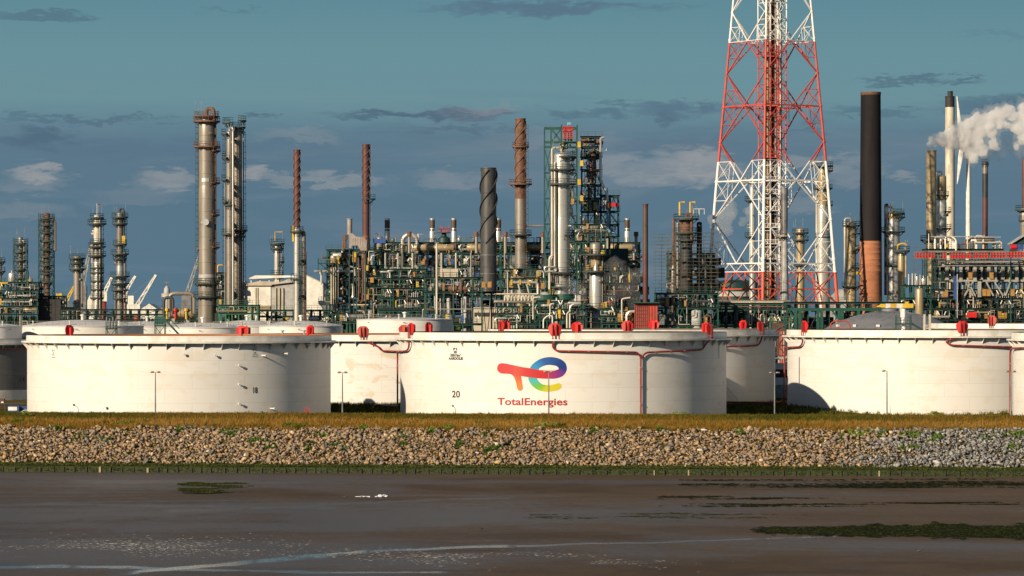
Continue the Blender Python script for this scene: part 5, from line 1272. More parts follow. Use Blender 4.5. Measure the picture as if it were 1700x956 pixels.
# maroon helical stacks
t = stack('maroon helical stack on a silver base, between the hall and its neighbour', 493, 250, 11, 900, 'maroon', 3, 3.0, yhel=375, segs=[(378, 10, 'silver')], plats=[(384, -pi, pi, .9, 'dgreen'), (432, .4, 2.4, 1.0, 'dgreen'), (462, -pi, 0, .9, 'dgreen'), (490, .4, 2.4, .9, 'dgreen')], hz=.12, hmt='rust')
mb = MB(); c = t.location.x; D = 900
mb.box((X_(487, D)-c, -.4, Z_(388, D)), (.5, .5, 4.0)); build('yellow_guard', mb, M['yellow'], t, False)
mb = MB(); mb.path([(X_(504, D)-c, .5, 0), (X_(504, D)-c, .5, Z_(385, D)), (X_(497, D)-c, .5, Z_(385, D))], .55, 10, 1); build('side_pipe', mb, M['dull'], t)
mb = MB(); mb.path([(X_(508, D)-c, .2, 0), (X_(508, D)-c, .2, Z_(420, D)), (X_(511, D)-c, .2, Z_(418, D))], .14, 6); build('side_pipe', mb, M['rust'], t)
ladder(t, PX(10, 900)/2, 1.2, 0, Z_(400, D))
t = stack('taller maroon helical stack beside a thin ladder mast', 607.5, 241, 12, 960, 'maroon', 3, 2.2, yhel=330, plats=[(330, -.2, 1.7, 1.6, 'dgreen')], segs=[(391, 12, 'rust'), (408, 14, 'rust')], hz=.13, hmt='rust')
mb = MB(); c = t.location.x; D = 960
for x in (614.5, 617.5):
    for y in (0, .6): mb.box((X_(x, D)-c, y, (Z_(240, D)+Z_(400, D))/2), (.08, .08, Z_(240, D)-Z_(400, D)))
z = Z_(400, D); k = 0
while z < Z_(240, D): mb.bar((X_(614.5, D)-c, 0, z), (X_(617.5, D)-c, 0, z+1), .06); mb.bar((X_(617.5, D)-c, 0, z+1), (X_(614.5, D)-c, 0, z+2), .06); z += 2
build('ladder_mast', mb, M['grey'], t, False)

# ================================================================ the central cracker: rear furnace block with its short stacks
b1 = Block('furnace_block', 'long green furnace block carrying the row of short stacks, left half', 'furnace block', 622, 830, [402, 419, 441, 463, 492, 520], 940, 16, 13, 'green', 31, group='furnace block halves', brace=.4)
b1.fill(0, None, 1.7, backf=.95, nlamp=.6); 
for (x, y0, y1) in [(693, 443, 489), (718, 443, 489), (760, 470, 489)]: b1.ppx([(x-5, y0), (x, y0), (x, y1), (x-5, y1)], 2.6, 'silver', -1.2)
for x in (640, 661, 685, 709, 733, 757, 782, 805): b1.ppx([(x, 420), (x, 462)], 1.5, random.Random(x).choice(['lgrey', 'cream', 'dull']), -1.3)
for x0, x1 in ((742, 760), (735, 752)): b1.casing(b1.xl((x0+x1)/2), -.6, b1.zl(460), b1.zl(447), PX(x1-x0, 940), 1.2, 'ceramic')
for x in (665, 725, 783, 700): b1.casing(b1.xl(x), 1.0, b1.zl(490), b1.zl(425), 2.2, 2.2, 'grey')
for (x, L) in ((703, 4.5), (735, 5.5), (790, 4)): b1.drum(b1.xl(x), -.2, b1.zl(411), L, 1.0, 'gold')
mb = MB(); mb.box((b1.xl(630), -.9, b1.zl(400)), (3.4, .1, 1.2)); build('wind_screen', mb, M['blue'], b1.t, False)
b1.finish()
b2 = Block('furnace_block', 'long green furnace block behind the silver columns, right half', 'furnace block', 832, 1062, [402, 419, 441, 463, 492, 520], 940, 16, 14, 'green', 32, group='furnace block halves', brace=.35)
b2.fill(0, None, 1.5, backf=.95, nlamp=.6)
for x in (1010, 1035, 850, 872, 897): b2.ppx([(x-4, 443), (x, 443), (x, 455), (x, 489)], 2.2, 'silver' if x > 1000 else 'lgrey', -1.2)
for x in (838, 858, 880, 905, 1018, 1052): b2.ppx([(x, 420), (x, 462)], 1.5, random.Random(x).choice(['lgrey', 'cream', 'dull']), -1.3)
for (x, L) in ((888, 5), (1030, 6)): b2.drum(b2.xl(x), -.2, b2.zl(411), L, 1.0, 'gold')
for x in (852, 975, 1015): b2.casing(b2.xl(x), 1.0, b2.zl(490), b2.zl(425), 2.6, 2.2, 'grey')
for y in (408, 416, 424, 440): b2.casing(b2.xl(906), -.4, b2.zl(y+4), b2.zl(y), 1.9, .8, 'blue')
b2.finish()
for (x0, x1, lv, D_, dp, nb, sd_, lb) in [(634, 706, [446, 462, 478, 494, 512], 905, 8, 5, 81, 'close-packed unit of pipes and decks left of the steel table'),
        (832, 906, [446, 462, 478], 905, 8, 6, 82, 'close-packed upper unit behind the air coolers'),
        (1004, 1062, [432, 450, 470, 490], 912, 8, 4, 83, 'close-packed unit left of the thin dark stack'), (540, 600, [520, 534], 890, 7, 5, 84, 'low packed unit at the left foot of the cracker')]:
    b = Block('process_unit', lb, 'process unit', x0, x1, lv, D_, dp, nb, 'green', sd_, group='green steel process units', brace=.35); b.fill(0, None, 1.5, backf=.6, nlamp=.6, ncab=.4); b.finish()
# equipment standing on the furnace roof
for bb, xs_ in ((b1, range(628, 826, 7)), (b2, range(836, 1058, 8))):
    Rr = random.Random(len(xs_)); z = bb.zl(402)
    for x in xs_:
        q = Rr.random(); xx = bb.xl(x+Rr.uniform(-3, 3))
        if q < .3: bb.vessel(xx, 1.5, z, z+Rr.uniform(.8, 1.9), Rr.uniform(.3, .6), Rr.choice(['dull', 'silver', 'grey']))
        if .3 <= q < .85:
            mb = MB(); h = Rr.uniform(.8, 2.6); mb.path([(xx, 0, z), (xx, 0, z+h), (xx+Rr.uniform(-1.5, 1.5), .5, z+h)], Rr.uniform(.06, .16), 6); build('vent_pipe', mb, M[Rr.choice(['dull', 'cream', 'rust', 'grey'])], bb.t)
# short stacks on the furnace roof, with rust bands
M['banded'] = mat('banded_short_stack', (.46, .42, .36), (.19, .08, .05), .5, .3, .045, (.05, .05, 9), .42, .52)
for (px, yt, w_, lb) in [(642, 363, 8, 'short furnace stack, leftmost of the row on the green roof'), (717, 363, 8, 'short furnace stack standing left of the little red turret'), (753, 363, 8, 'short furnace stack right of the little red turret'),
       (827, 363, 9, 'rust-patched short stack peeking out right of the black twisted stack'), (862.5, 363, 8.5, 'rust-patched short stack in front of the tall rusty stack'), (970, 363, 8, 'short furnace stack below the stepped green tower'), (1042, 363, 8, 'short furnace stack, rightmost of the row, left of the thin dark stack')]:
    t = base_thing('short_stack', lb, 'chimney', px, 944, 'row of short furnace stacks'); z1 = Z_(yt, 944); z0 = Z_(404, 944); r = PX(w_, 944)/2
    mb = MB(); mb.lathe([(r+.12, z0), (r+.12, z0+3.2), (r, z0+3.6), (r, z1), (r+.08, z1), (r+.08, z1+.2), (r-.1, z1+.2), (r-.15, z1-1)], (0, 4, 0), 20, False); build('flue', mb, M['silver'], t)
    mb = MB(); mb.sector(r+.02, r+.06, Z_(378, 944), Z_(364.5, 944), -pi, pi, c=(0, 4)); mb.sector(r+.02, r+.06, Z_(388, 944), Z_(380, 944), -pi, pi, c=(0, 4)); build('rust_band', mb, M['brown'], t)
    mb = MB(); mb.lathe([(r+.35, z0-.1), (r+.35, z0+.3)], (0, 4, 0), 20); build('base_ring', mb, M['dull'], t)
for (px, lb) in [(679.5, 'small orange-capped vent left on the furnace roof'), (791, 'small orange-capped vent beside the black twisted stack'), (839, 'dark red capped vent right of the black twisted stack'), (901, 'small orange-capped vent left of the big silver column'),
                 (1009, 'orange-capped vent below the stepped green tower'), (1056, 'dark red capped vent left of the thin dark stack')]:
    t = base_thing('roof_vent', lb, 'vent', px, 936, 'capped vents on the furnace roof'); z0 = Z_(420, 936); z1 = Z_(391, 936)
    mb = MB(); mb.tube((0, 0, z0), (0, 0, z1), .4, 8); build('pipe', mb, M['dull'], t); mb = MB(); mb.tube((0, 0, z1-.2), (0, 0, z1+1.0), .62, 10); build('cap', mb, M['rust'], t)
# roof arch duct, spherical vessel
t = base_thing('arched_duct', 'thick silver duct arching over the furnace roof', 'duct', 680, 938)
r = PX(12, 938); z0 = Z_(401, 938); mb = MB(); mb.path([(-r, 2, z0-3)]+[(-r*cos(k*pi/12), 2, z0+r*sin(k*pi/12)) for k in range(13)]+[(r, 2, z0-3)], PX(3.6, 938), 14); build('duct', mb, M['silver'], t)
t = base_thing('vessel', 'small grey globe-topped vessel left of the arched duct', 'vessel', 629.5, 938); z0 = Z_(397, 938)
mb = MB(); mb.lathe([(.9, z0-2), (.9, z0)]+[(.95*cos(k*pi/12), z0+.95*sin(k*pi/12)) for k in range(7)], (0, 2, 0), 16); mb.tube((0, 2, z0+.8), (0, 2, z0+1.8), .08, 5); build('shell', mb, M['dull'], t)
t = base_thing('turret', 'small turret of red and white antennas on the furnace roof', 'turret', 737, 938); z0 = Z_(402, 938)
mb = MB(); mb.lathe([(1.8, z0), (1.5, z0+1.2), (.7, z0+1.6), (.6, z0+2.6)], (0, 2, 0), 14); build('dome', mb, M['dgreen'], t)
mb = MB(); ring = MB()
for k in range(9):
    a = k*.7; mb.tube((1.2*sin(a), 2+1.2*cos(a), z0+2.4), (1.3*sin(a), 2+1.3*cos(a), z0+3.4+.5*(k % 3)), .11, 5)
build('antenna', mb, M['fred'], t)
mb = MB(); mb.sector(.5, 1.9, z0+2.5, z0+2.6, -pi, pi, c=(0, 2)); mb.sector(1.8, 1.9, z0+3.5, z0+3.6, -pi, pi, c=(0, 2)); build('platform', mb, M['dgreen'], t, False)
# white flag-like sticks on roof
# left wing of the cracker
b = Block('process_unit', 'dense green unit with beige ducts and orange drum at the cracker\'s left end', 'process unit', 543, 634, [414, 440, 458, 475, 490, 512, 528], 915, 14, 7, 'green', 33, group='green steel process units')
b.fill(1, None, 1.8, backf=.9, ncab=.5, nlamp=.6); b.fill(0, 1, 1.2, backf=.5)
b.drum(b.xl(568), 0, b.zl(424)+0, PX(28, 915), PX(4.6, 915), 'silver'); b.casing(b.xl(572), -1.35, b.zl(428.5), b.zl(419.5), 1.5, .1, 'rust')
b.ppx([(522, 450.5), (590, 450.5)], 1.9, 'silver', -1.8); b.ppx([(531, 452), (534, 455), (534, 473)], 1.6, 'cream', -1.8)
for k in range(5): b.ppx([(524+k*10, 450.5), (525+k*10, 450.5)], 2.4, 'silver', -1.8)
b.casing(b.xl(552), -1.6, b.zl(505), b.zl(444), PX(5.5, 915), .9, 'ceramic')
for x in (557.5, 561.5): b.ppx([(x, 440), (x, 503), (x-4, 506)], 1.0, 'cream', -1.6)
b.ppx([(582, 472), (587, 474), (587, 493), (582, 495)], 2.6, 'silver', -1.7)
for x in (595.5, 602): b.ppx([(x, 428), (x+1, 470), (x, 500), (x-4, 503)], 1.3, 'rust', -1.7)
b.ppx([(578, 432), (580, 442), (589, 444), (590, 458)], 1.4, 'silver', -1.9); b.ppx([(566, 540), (566, 506), (612, 506)], 1.1, 'cream', -2.0); b.ppx([(606, 500), (606, 430)], 1.0, 'grey', -1.9)
for (x, y) in [(588, 436), (589, 428), (583, 480), (610, 498), (609, 450), (630, 432), (618, 470), (634, 512)]: b.cabinet(b.xl(x), -1.5, b.zl(y), .9, 1.3, 'yellow' if x % 2 else 'ochre')
for x in (540, 546, 551, 557): b.casing(b.xl(x), -1.7, b.zl(515), b.zl(507), 1.3, 1, 'grey')
b.finish()
# tan duct hood with two little stacks
D = 905; t = base_thing('flue_hood', 'pinkish-grey flue hood with a short stack, left of the tall maroon stack', 'duct', 590, D); c = t.location.x; def_ = lambda px: X_(px, D)-c
mb = MB(); mb.prism([(def_(580), Z_(412, D)), (def_(580), Z_(388, D)), (def_(585), Z_(387, D)), (def_(592), Z_(393, D)), (def_(604), Z_(394, D)), (def_(609), Z_(399, D)), (def_(609), Z_(416, D)), (def_(599), Z_(416, D)), (def_(594, ), Z_(407, D)), (def_(584), Z_(408, D)), (def_(584), Z_(412, D))], -1.4, 1.6)
for x in (586, 590, 594, 598, 602, 606): mb.box((def_(x), -1.42, Z_(401, D)), (.12, .1, 1.9))
build('hood', mb, M['tan'], t, False)
mb = MB(); r = PX(8.5, D)/2; mb.lathe([(r, Z_(389, D)), (r, Z_(364, D)), (r+.15, Z_(364, D)), (r+.15, Z_(363, D)), (r-.1, Z_(363, D)), (r-.1, Z_(368, D))], (def_(580.5), 0, 0), 20, False); build('flue', mb, M['tan'], t)
mb = MB(); mb.tube((def_(573), 0, Z_(412, D)), (def_(573), 0, Z_(391, D)), .35, 8); mb.tube((def_(570), 0, Z_(415, D)), (def_(570), 0, Z_(401, D)), .4, 8); mb.tube((def_(573), 0, Z_(398, D)), (def_(573), 0, Z_(390, D)), .6, 8); build('side_flue', mb, M['rust'], t)
mb = MB()
for x in (587, 592): mb.bar((def_(x), 0, 0), (def_(x), 0, Z_(408, D)), .25)
mb.bar((def_(580), 0, 0), (def_(580), 0, Z_(410, D)), .3); mb.bar((def_(607), 0, 0), (def_(607), 0, Z_(414, D)), .3); build('support_leg', mb, M['dgreen'], t, False)
# overhanging landing on the left of that unit
t, W, zt, zb = frame_platform('landing', 'green cantilever landing jutting out left of the cracker', 'platform', 528, 552, 428, 437, 912, 'green')
mb = MB(); mb.bar((W/2, 0, 0), (W/2, 0, zb), .3); mb.bar((-W/2+.5, 0, zb), (W/2, 0, zb-3), .2); build('post', mb, M['dgreen'], t, False)
# mid front steelwork
b = Block('process_unit', 'green two-storey steel table with grey columns left of the black twisted stack', 'process unit', 705, 800, [460, 484, 537], 862, 9, 6, 'green', 34, group='green steel process units', brace=.3)
b.fill(0, 1, 1.8, back=None, ncab=.5); b.fill(1, 2, 1.0, back=None); 
for (x, r, m_) in [(773, 8.5, 'lgrey'), (745, 4, 'lgrey'), (733, 3.5, 'cream')]: b.vessel(b.xl(x), 2.5, 0.0, b.zl(489), PX(r, 862), m_)
b.casing(b.xl(747), 1.0, b.zl(460), b.zl(446), PX(26, 862), 3, 'ceramic')
b.drum(b.xl(752), 0, b.zl(479), 1.6, .8, 'rust'); b.drum(b.xl(769), 0, b.zl(479), 1.6, .8, 'rust')
b.finish()
b = Block('process_unit', 'green steelwork column bay with wide chevron struts under the black twisted stack', 'process unit', 800, 832, [484], 872, 9, 2, 'dgreen', 35, group='green steel process units', brace=1); b.finish()
t = base_thing('light_mast', 'tall cream light mast standing before the furnace block, left of centre', 'mast', 725, 850); z = Z_(403, 850)
build('pole', MB().tube((0, 0, 0), (0, 0, z), .24, 8), M['cream'], t); build('lamp_head', MB().box((0, 0, z), (1.0, .5, .25)), M['grey'], t, False)
# low cream building behind steel legs
D = 900; t = base_thing('substation', 'low beige building seen behind the chevron steel legs', 'building', 820, D)
mb = MB(); W = PX(68, D); mb.box((0, 4, Z_(512, D)/2), (W, 8, Z_(512, D))); build('wall', mb, M['ceramic'], t, False)
for k in range(5): mb = MB(); mb.box((-W/2+W*(k+.5)/5, -.05, Z_(522, D)), (1.6, .12, 1.0)); build('window', mb, M['dark'], t, False)
build('roof', MB().box((0, 4, Z_(511, D)), (W+.6, 8.6, .3)), M['lgrey'], t, False)
# black twisted stack
t = stack('short thick black stack wrapped in spiral strakes', 811, 280, 25, 880, 'mid', 3, 1.05, yhel=402, hz=.42, w2=28, group=None, hmt='dark', ybase=484)
for i, yy in enumerate((424, 455)):
    mb = MB(); r = PX(27, 880)/2; mb.sector(r, r+.12, Z_(yy, 880), Z_(yy-1.2, 880), -pi, pi); build('flange', mb, M['grey'], t)
# tall rusty stack
t = stack('tall rust-streaked stack with two railed rings, left of the silver column', 864, 198, 17, 935, 'rust', 3, 1.6, yhel=302, hz=.22, plats=[(243, -pi, pi, .9, 'rust'), (305, -pi, pi, 1.7, 'rust'), (389, -pi, pi, 1.6, 'dgreen')], segs=[(306, 17.5, 'rust'), (330, 18, 'dull')], group=None, lad=.9)
mb = MB(); c = t.location.x; D = 935; mb.tube((X_(872, D)-c, 0, Z_(375, D)), (X_(905, D)-c, 0, Z_(375, D)), .28, 7); build('bridge_pipe', mb, M['dull'], t)

# big silver column + its inverted U pipe
t = column('big shiny silver column with a looping side pipe, left in the green tower group', 932, 252, 27, 880, 'silver', [(260, -.2, pi, 1.7), (281, -1.2, 2.6, 1.5), (305, -1.4, 2.6, 1.6), (390, .3, 2.4, 1.5), (452, -pi, pi, 1.4), (476, -pi, pi, 1.3)],
    pipes=[(-1.15, 246, 470, 2.0, 'cream', True), (-.72, 270, 455, 1.6, 'cream', False), (-.5, 280, 470, 1.0, 'soot', False)], lad=.9, seed=13, segs=[(263, 27.5, 'silver'), (360, 28, 'silver'), (455, 24, 'silver')], group=None)
mb = MB(); D = 880; c = t.location.x
for s_ in (0,): mb.path([(X_(906, D)-c, -2.5, Z_(452, D)), (X_(904, D)-c, -2.5, Z_(449, D)), (X_(904, D)-c, -2.5, Z_(443, D)), (X_(922, D)-c, -2.5, Z_(443, D)), (X_(924, D)-c, -2.5, Z_(450, D)), (X_(906, D)-c, -2.5, Z_(451, D))], PX(1.5, D), 8, .5)
build('pipe_loop', mb, M['silver'], t)
mb = MB(); mb.path([(X_(912, D)-c, -2.2, Z_(480, D)), (X_(912, D)-c, -2.2, Z_(428, D)), (X_(917, D)-c, -2.2, Z_(424, D))], PX(1.8, D), 8, .6); build('pipe', mb, M['cream'], t)
# green open tower 1 around
D = 905; t = base_thing('stair_tower', 'tall green lattice tower with red cage on top, beside the big silver column', 'tower', 932, D, 'green lattice towers'); c = t.location.x
lattice_frame(t, 904, 915, 212, 500, D, 7, 6.5, 'green', .32); lattice_frame(t, 932, 958, 208, 500, D, 7, 6.5, 'green', .32)
mb = MB(); 
for y in (-3.5, 3.5):
    mb.bar((X_(904, D)-c, y, Z_(213, D)), (X_(958, D)-c, y, Z_(213, D)), .35); mb.bar((X_(904, D)-c, y, Z_(236, D)), (X_(958, D)-c, y, Z_(236, D)), .3); mb.bar((X_(915, D)-c, y, Z_(213, D)), (X_(932, D)-c, y, Z_(236, D)), .2); mb.bar((X_(932, D)-c, y, Z_(213, D)), (X_(915, D)-c, y, Z_(236, D)), .2)
build('beam', mb, M['green'], t, False)
for (y0, y1, x0, x1, m_) in [(211, 219, 934, 950, 'red'), (221, 231, 934, 951, 'fred')]:
    mb = MB(); X0, X1 = X_(x0, D)-c, X_(x1, D)-c; Z0, Z1 = Z_(y1, D), Z_(y0, D)
    for h in (0, .35, .7, 1): mb.bar((X0, -3.8, Z0+(Z1-Z0)*h), (X1, -3.8, Z0+(Z1-Z0)*h), .12)
    for k in range(9): mb.bar((X0+(X1-X0)*k/8, -3.8, Z0), (X0+(X1-X0)*k/8, -3.8, Z1), .1)
    mb.box(((X0+X1)/2, -2.2, Z0), (X1-X0, 3, .15)); build('red_cage', mb, M[m_], t, False)
R = random.Random(5)
for k, y in enumerate((236, 262, 286, 310, 334, 358, 382, 400)):
    mb = MB(); X0, X1 = X_(932 if k else 934, D)-c, X_(958, D)-c; z = Z_(y, D); mb.box(((X0+X1)/2, 0, z), (X1-X0, 7, .12)); p = build('platform', mb, M['grate'], t, False)
    mb = MB()
    for h in (.55, 1.1): mb.bar((X0, -3.6, z+h), (X1, -3.6, z+h), .08)
    build('railing', mb, M['green'], p, False)
    for j in range(3):
        x = R.uniform(X0+.5, X1-.5); y_ = R.uniform(-3, -1); mb = MB(); mb.path([(x, y_, z), (x, y_, z+R.uniform(1.5, 3.4)), (x+R.uniform(-1, 1), y_, z+3.4)], R.uniform(.12, .35), 7, .3); build('pipe', mb, M[R.choice(PIPEM)], t)
for (x, y) in [(961, 241), (965, 272), (961, 303), (965, 330), (950, 335)]:
    mb = MB(); mb.box((X_(x, D)-c, -4, Z_(y, D)), (.8, .7, 1.4)); build('cabinet', mb, M['yellow' if x > 951 else 'ochre'], t, False)
mb = MB(); mb.lathe([(.2, Z_(250, D)), (1.1, Z_(247, D)), (1.1, Z_(239, D)), (.2, Z_(236, D))], (X_(936, D)-c, -1.5, 0), 14); build('drum', mb, M['gold'], t)
mb = MB(); mb.tube((X_(943, D)-c, 0, Z_(208, D)), (X_(943, D)-c, 0, Z_(203, D)), .2, 6); mb.box((X_(945, D)-c, 0, Z_(205, D)), (.8, .6, .6)); build('beacon', mb, M['lblue'], t, False)
# tower 2 stepped
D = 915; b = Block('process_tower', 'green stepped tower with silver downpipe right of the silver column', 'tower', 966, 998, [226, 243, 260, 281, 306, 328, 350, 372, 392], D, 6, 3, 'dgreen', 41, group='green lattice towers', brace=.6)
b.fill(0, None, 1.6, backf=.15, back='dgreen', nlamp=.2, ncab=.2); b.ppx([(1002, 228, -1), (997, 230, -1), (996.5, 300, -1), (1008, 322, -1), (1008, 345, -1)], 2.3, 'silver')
b.vessel(b.xl(984), .5, b.zl(306), b.zl(250), PX(6, D), 'rust'); b.vessel(b.xl(979), .8, b.zl(350), b.zl(308), PX(4, D), 'dull')
for (x, y) in [(968, 231), (975, 232), (990, 233)]: b.casing(b.xl(x), -.5, b.zl(y+5), b.zl(y), 1.0, .6, 'rust')
b.casing(b.xl(990), -.8, b.zl(284), b.zl(281), 2.2, .6, 'ochre'); b.finish()
b = Block('process_tower', 'lower right shoulder of the stepped green tower, with a pale blue pipe', 'tower', 998, 1027, [324, 350, 372, 392], D, 6, 2, 'green', 42, group='green lattice towers', brace=.8)
b.fill(0, None, 1.3, backf=.2, back='dgreen', nlamp=.1, ncab=.2); b.ppx([(1009, 350), (1009, 384), (1020, 386)], 2.4, 'lblue', -1.2); b.ppx([(1009, 335), (1009, 348)], 3, 'rust', -1.2); b.casing(b.xl(1020), -.9, b.zl(343), b.zl(337), 1.8, .6, 'red')
b.vessel(b.xl(991), -.5, b.zl(392), b.zl(352), PX(3, D), 'gold'); b.finish()
b = Block('process_unit', 'busy green unit at the foot of the stepped tower', 'process unit', 955, 1005, [372, 386, 400], 900, 6, 4, 'green', 43, group='green steel process units', zbot=Z_(420, 900)); b.fill(0, 2, 1.8, back=None, ncab=.6); b.finish()

# silver column at centre-low with platforms
t = column('thick silver column low in the centre, just above the tank rim', 989, 402, 19, 845, 'dull', [(422, -pi, pi, 2.2), (450, -pi, pi, 1.9), (512, -pi, pi, 1.8)], pipes=[(1.5, 415, 540, 1.2, 'soot', False), (1.1, 420, 540, 1.2, 'dull', False)], seed=15, lad=1.6, segs=[(425, 17, 'gold'), (452, 21, 'silver'), (512, 14, 'white')], group=None)
for (x, y) in [(-1.9, 415), (1.6, 420), (-2, 444), (1.2, 446), (-.4, 444), (2.2, 506), (1.5, 507)]:
    mb = MB(); mb.box((x, -2.0, Z_(y, 845)), (.7, .5, 1.2)); build('cabinet', mb, M['yellow' if x > 1.5 else 'ochre'], t, False)
mb = MB(); mb.lathe([(.7, 0), (.7, .8), (.3, 1.6), (.1, 2.2)], (0, -2, Z_(450, 845)), 12); build('relief_valve', mb, M['silver'], t)
mb = MB()
for z in (Z_(535, 845), Z_(527, 845)): mb.box((0, 0, z), (5.5, 5, .2))
for sx in (-2.6, 2.6): mb.bar((sx, -2.4, 0), (sx, -2.4, Z_(522, 845)), .18)
build('service_frame', mb, M['white'], t, False)

# front middle: air-cooler headers, domed vessels, pipes (y 470-545)
D = 840
b = Block('process_unit', 'air-cooler bank with a row of curled header pipes below the black stack', 'process unit', 826, 900, [508, 520, 537], D, 8, 6, 'green', 44, group='green steel process units', brace=.5)
b.fill(0, None, 1.2, back='dark', backf=.6, ncab=.4)
for k in range(9): x = 838+k*5.6; b.ppx([(x, 499, -1.2), (x+.2, 492, -1.2), (x+2.6, 489, -1.2), (x+3.4, 493, -1.2), (x+3, 500, -.6)], 1.35, 'cream')
b.drum(b.xl(856), -.8, b.zl(500.5), PX(70, D), PX(2.8, D), 'dull'); b.ppx([(824, 488), (900, 488)], 1.2, 'cream', -1.5)
for k in range(3): b.ppx([(850+k*14, 470), (876+k*8 if k > 1 else 860+k*14, 470), (864+k*14, 486)], 1.5, 'silver', -1.6)
b.ppx([(851, 469), (893, 469), (893, 488)], 1.8, 'silver', -1.9)
for (x, y) in [(803, 478), (813, 478), (849, 478), (901, 480)]: b.cabinet(b.xl(x), -1.4, b.zl(y), .9, 1.3, 'ochre')
for x in (849, 863, 877): b.casing(b.xl(x), -2, b.zl(473), b.zl(464), .35, .3, 'yellow')
b.ppx([(885, 530), (885, 494), (897, 493)], 1.3, 'cream', -2.2); b.finish()
for (x, w_, ya, ye, Dd, lb) in [(904, 24, 484, 494, 856, 'larger flat-domed tank with green band in the middle of the plant'), (936, 19, 484, 493, 858, 'smaller flat-domed tank under the big silver column')]:
    t = base_thing('domed_vessel', lb, 'storage tank', x, Dd, 'flat-domed vessels in the plant'); r = PX(w_, Dd)/2*1.15; zt = Z_(ye, Dd); za = Z_(ya, Dd)
    mb = MB(); mb.lathe([(r, 0), (r, zt)], n=32); build('shell', mb, M['dgreen'], t)
    mb = MB(); mb.lathe([(r+.1, zt-.1), (r+.1, zt)]+[(r*(1-k/8)+.05, zt+(za-zt)*(1-(1-k/8)**2)) for k in range(1, 9)], n=32); build('roof', mb, M['roof_grey' if w_ < 20 else 'lgrey'], t)
    mb = MB(); mb.sector(r+.05, r+.9, zt-.6, zt-.45, -pi, pi); mb.sector(r+.8, r+.9, zt-.5, zt+.7, -pi, pi); build('walkway', mb, M['green'], t, False)
b = Block('process_unit', 'low pipework unit with looping silver pipes right of the air coolers', 'process unit', 896, 968, [500, 513, 530], 835, 8, 6, 'green', 45, group='green steel process units', brace=.3)
b.fill(0, None, 1.5, back='dark', backf=.5, ncab=.4, nlamp=.6)
b.ppx([(946, 545), (946, 508), (953, 505)], 1.6, 'silver', -1.6); b.ppx([(941, 545), (941, 520), (947, 516)], 1.4, 'cream', -1.9); b.ppx([(913, 520), (913, 505), (919, 504)], 1.0, 'cream', -1.6)
b.ppx([(902, 548), (902, 530), (909, 524), (917, 524), (917, 548)], 1.2, 'white', -2.0)
for x in (956, 960, 963): b.ppx([(x, 500), (x, 490)], 1.2, 'silver', -.6)
b.finish()
b = Block('process_unit', 'low tangle of white pipes and ladders right of the low silver column', 'process unit', 1000, 1056, [512, 524, 536], 830, 7, 5, 'green', 46, group='green steel process units', brace=.3)
b.fill(0, None, 1.4, back='dark', backf=.4, ncab=.5, nlamp=.6)
b.ppx([(1040, 548), (1040, 522), (1045, 517), (1054, 517)], 2.4, 'silver', -1.8); b.ppx([(1032, 530), (1032, 496), (1046, 494)], 1.2, 'cream', -1.4); b.ppx([(1008, 483), (1045, 483), (1048, 490)], .9, 'rust', -1.0); b.finish()
D = 900
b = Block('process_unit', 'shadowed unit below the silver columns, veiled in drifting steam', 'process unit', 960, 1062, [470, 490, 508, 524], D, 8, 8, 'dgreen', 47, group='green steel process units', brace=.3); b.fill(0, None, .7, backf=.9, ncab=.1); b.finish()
# red louvred box
D = 822; t = base_thing('equipment_housing', 'red ribbed equipment housing behind the tank rim', 'housing', 1073, D); W = PX(37, D); z0, z1 = Z_(552, D), Z_(503, D)
mb = MB(); mb.box((0, 3, (z0+z1)/2), (W, 6, z1-z0)); build('body', mb, M['fred'], t, False)
mb = MB()
for k in range(7): mb.box((-W/2+W*.55*k/6, -.05, (z0+z1)/2), (.14, .14, z1-z0))
for k in range(9): mb.box((-W/2+W*.275, -.04, z0+(z1-z0)*k/8), (W*.55, .1, .13))
for k in range(4): mb.box((W*.12+W*.38*k/3, -.05, (z0+z1)/2), (.1, .12, z1-z0))
build('ribs', mb, M['maroon'], t, False)
mb = MB(); mb.box((0, 2, z1+.1), (W+1, 6.5, .2)); build('roof', mb, M['green'], t, False)
# thin dark stack
stack('thin dark brown stack standing alone right of the furnace block', 1071.5, 340, 8.5, 880, 'maroon', 0, segs=[(344, 8.5, 'brown'), (420, 9, 'maroon')], group=None)

# scaffolded column group
t = column('brown column with yellow davits inside dense scaffolding', 1139, 363, 22, 880, 'rust', [(363, -pi, pi, 1.5), (386, -pi, pi, 1.2), (398, -pi, pi, 1.1)], pipes=[(.6, 355, 400, 2.4, 'rust', True), (-1.35, 370, 480, 2.0, 'dull', False)], seed=16, group='columns inside the scaffolding', segs=[(392, 20, 'soot'), (440, 22, 'dark')])
r = 1.6
for dx_ in (-1.6, 1.0): mb = MB(); mb.path([(dx_, -1, Z_(358, 880)), (dx_, -1, Z_(336, 880)), (dx_+1.2, -1, Z_(336, 880))], .28, 6); build('davit', mb, M['yellow'], t, False)
mb = MB()
for k in range(5): mb.bar((3.2+.0, -1.2+k*.6, Z_(357, 880)), (3.2, -1.2+k*.6, Z_(347, 880)), .1)
mb.path([(1.8, -1.5, Z_(356, 880)), (1.8, -1.5, Z_(347, 880)), (4.4, -1.5, Z_(347, 880)), (4.4, -1.5, Z_(356, 880))], .09, 5); mb.bar((3.1, -1.5, Z_(356, 880)), (3.1, -1.5, Z_(347, 880)), .1); build('guard_frame', mb, M['white'], t, False)
column('dark slim column right beside the davit column in the scaffolding', 1161, 368, 9, 884, 'soot', [], seed=17, group='columns inside the scaffolding', gear=False)
column('pale slim pipe column at the scaffold\'s left edge', 1118, 362, 4.5, 884, 'rust', [], seed=18, group='columns inside the scaffolding', gear=False, segs=[(440, 8, 'dull')])
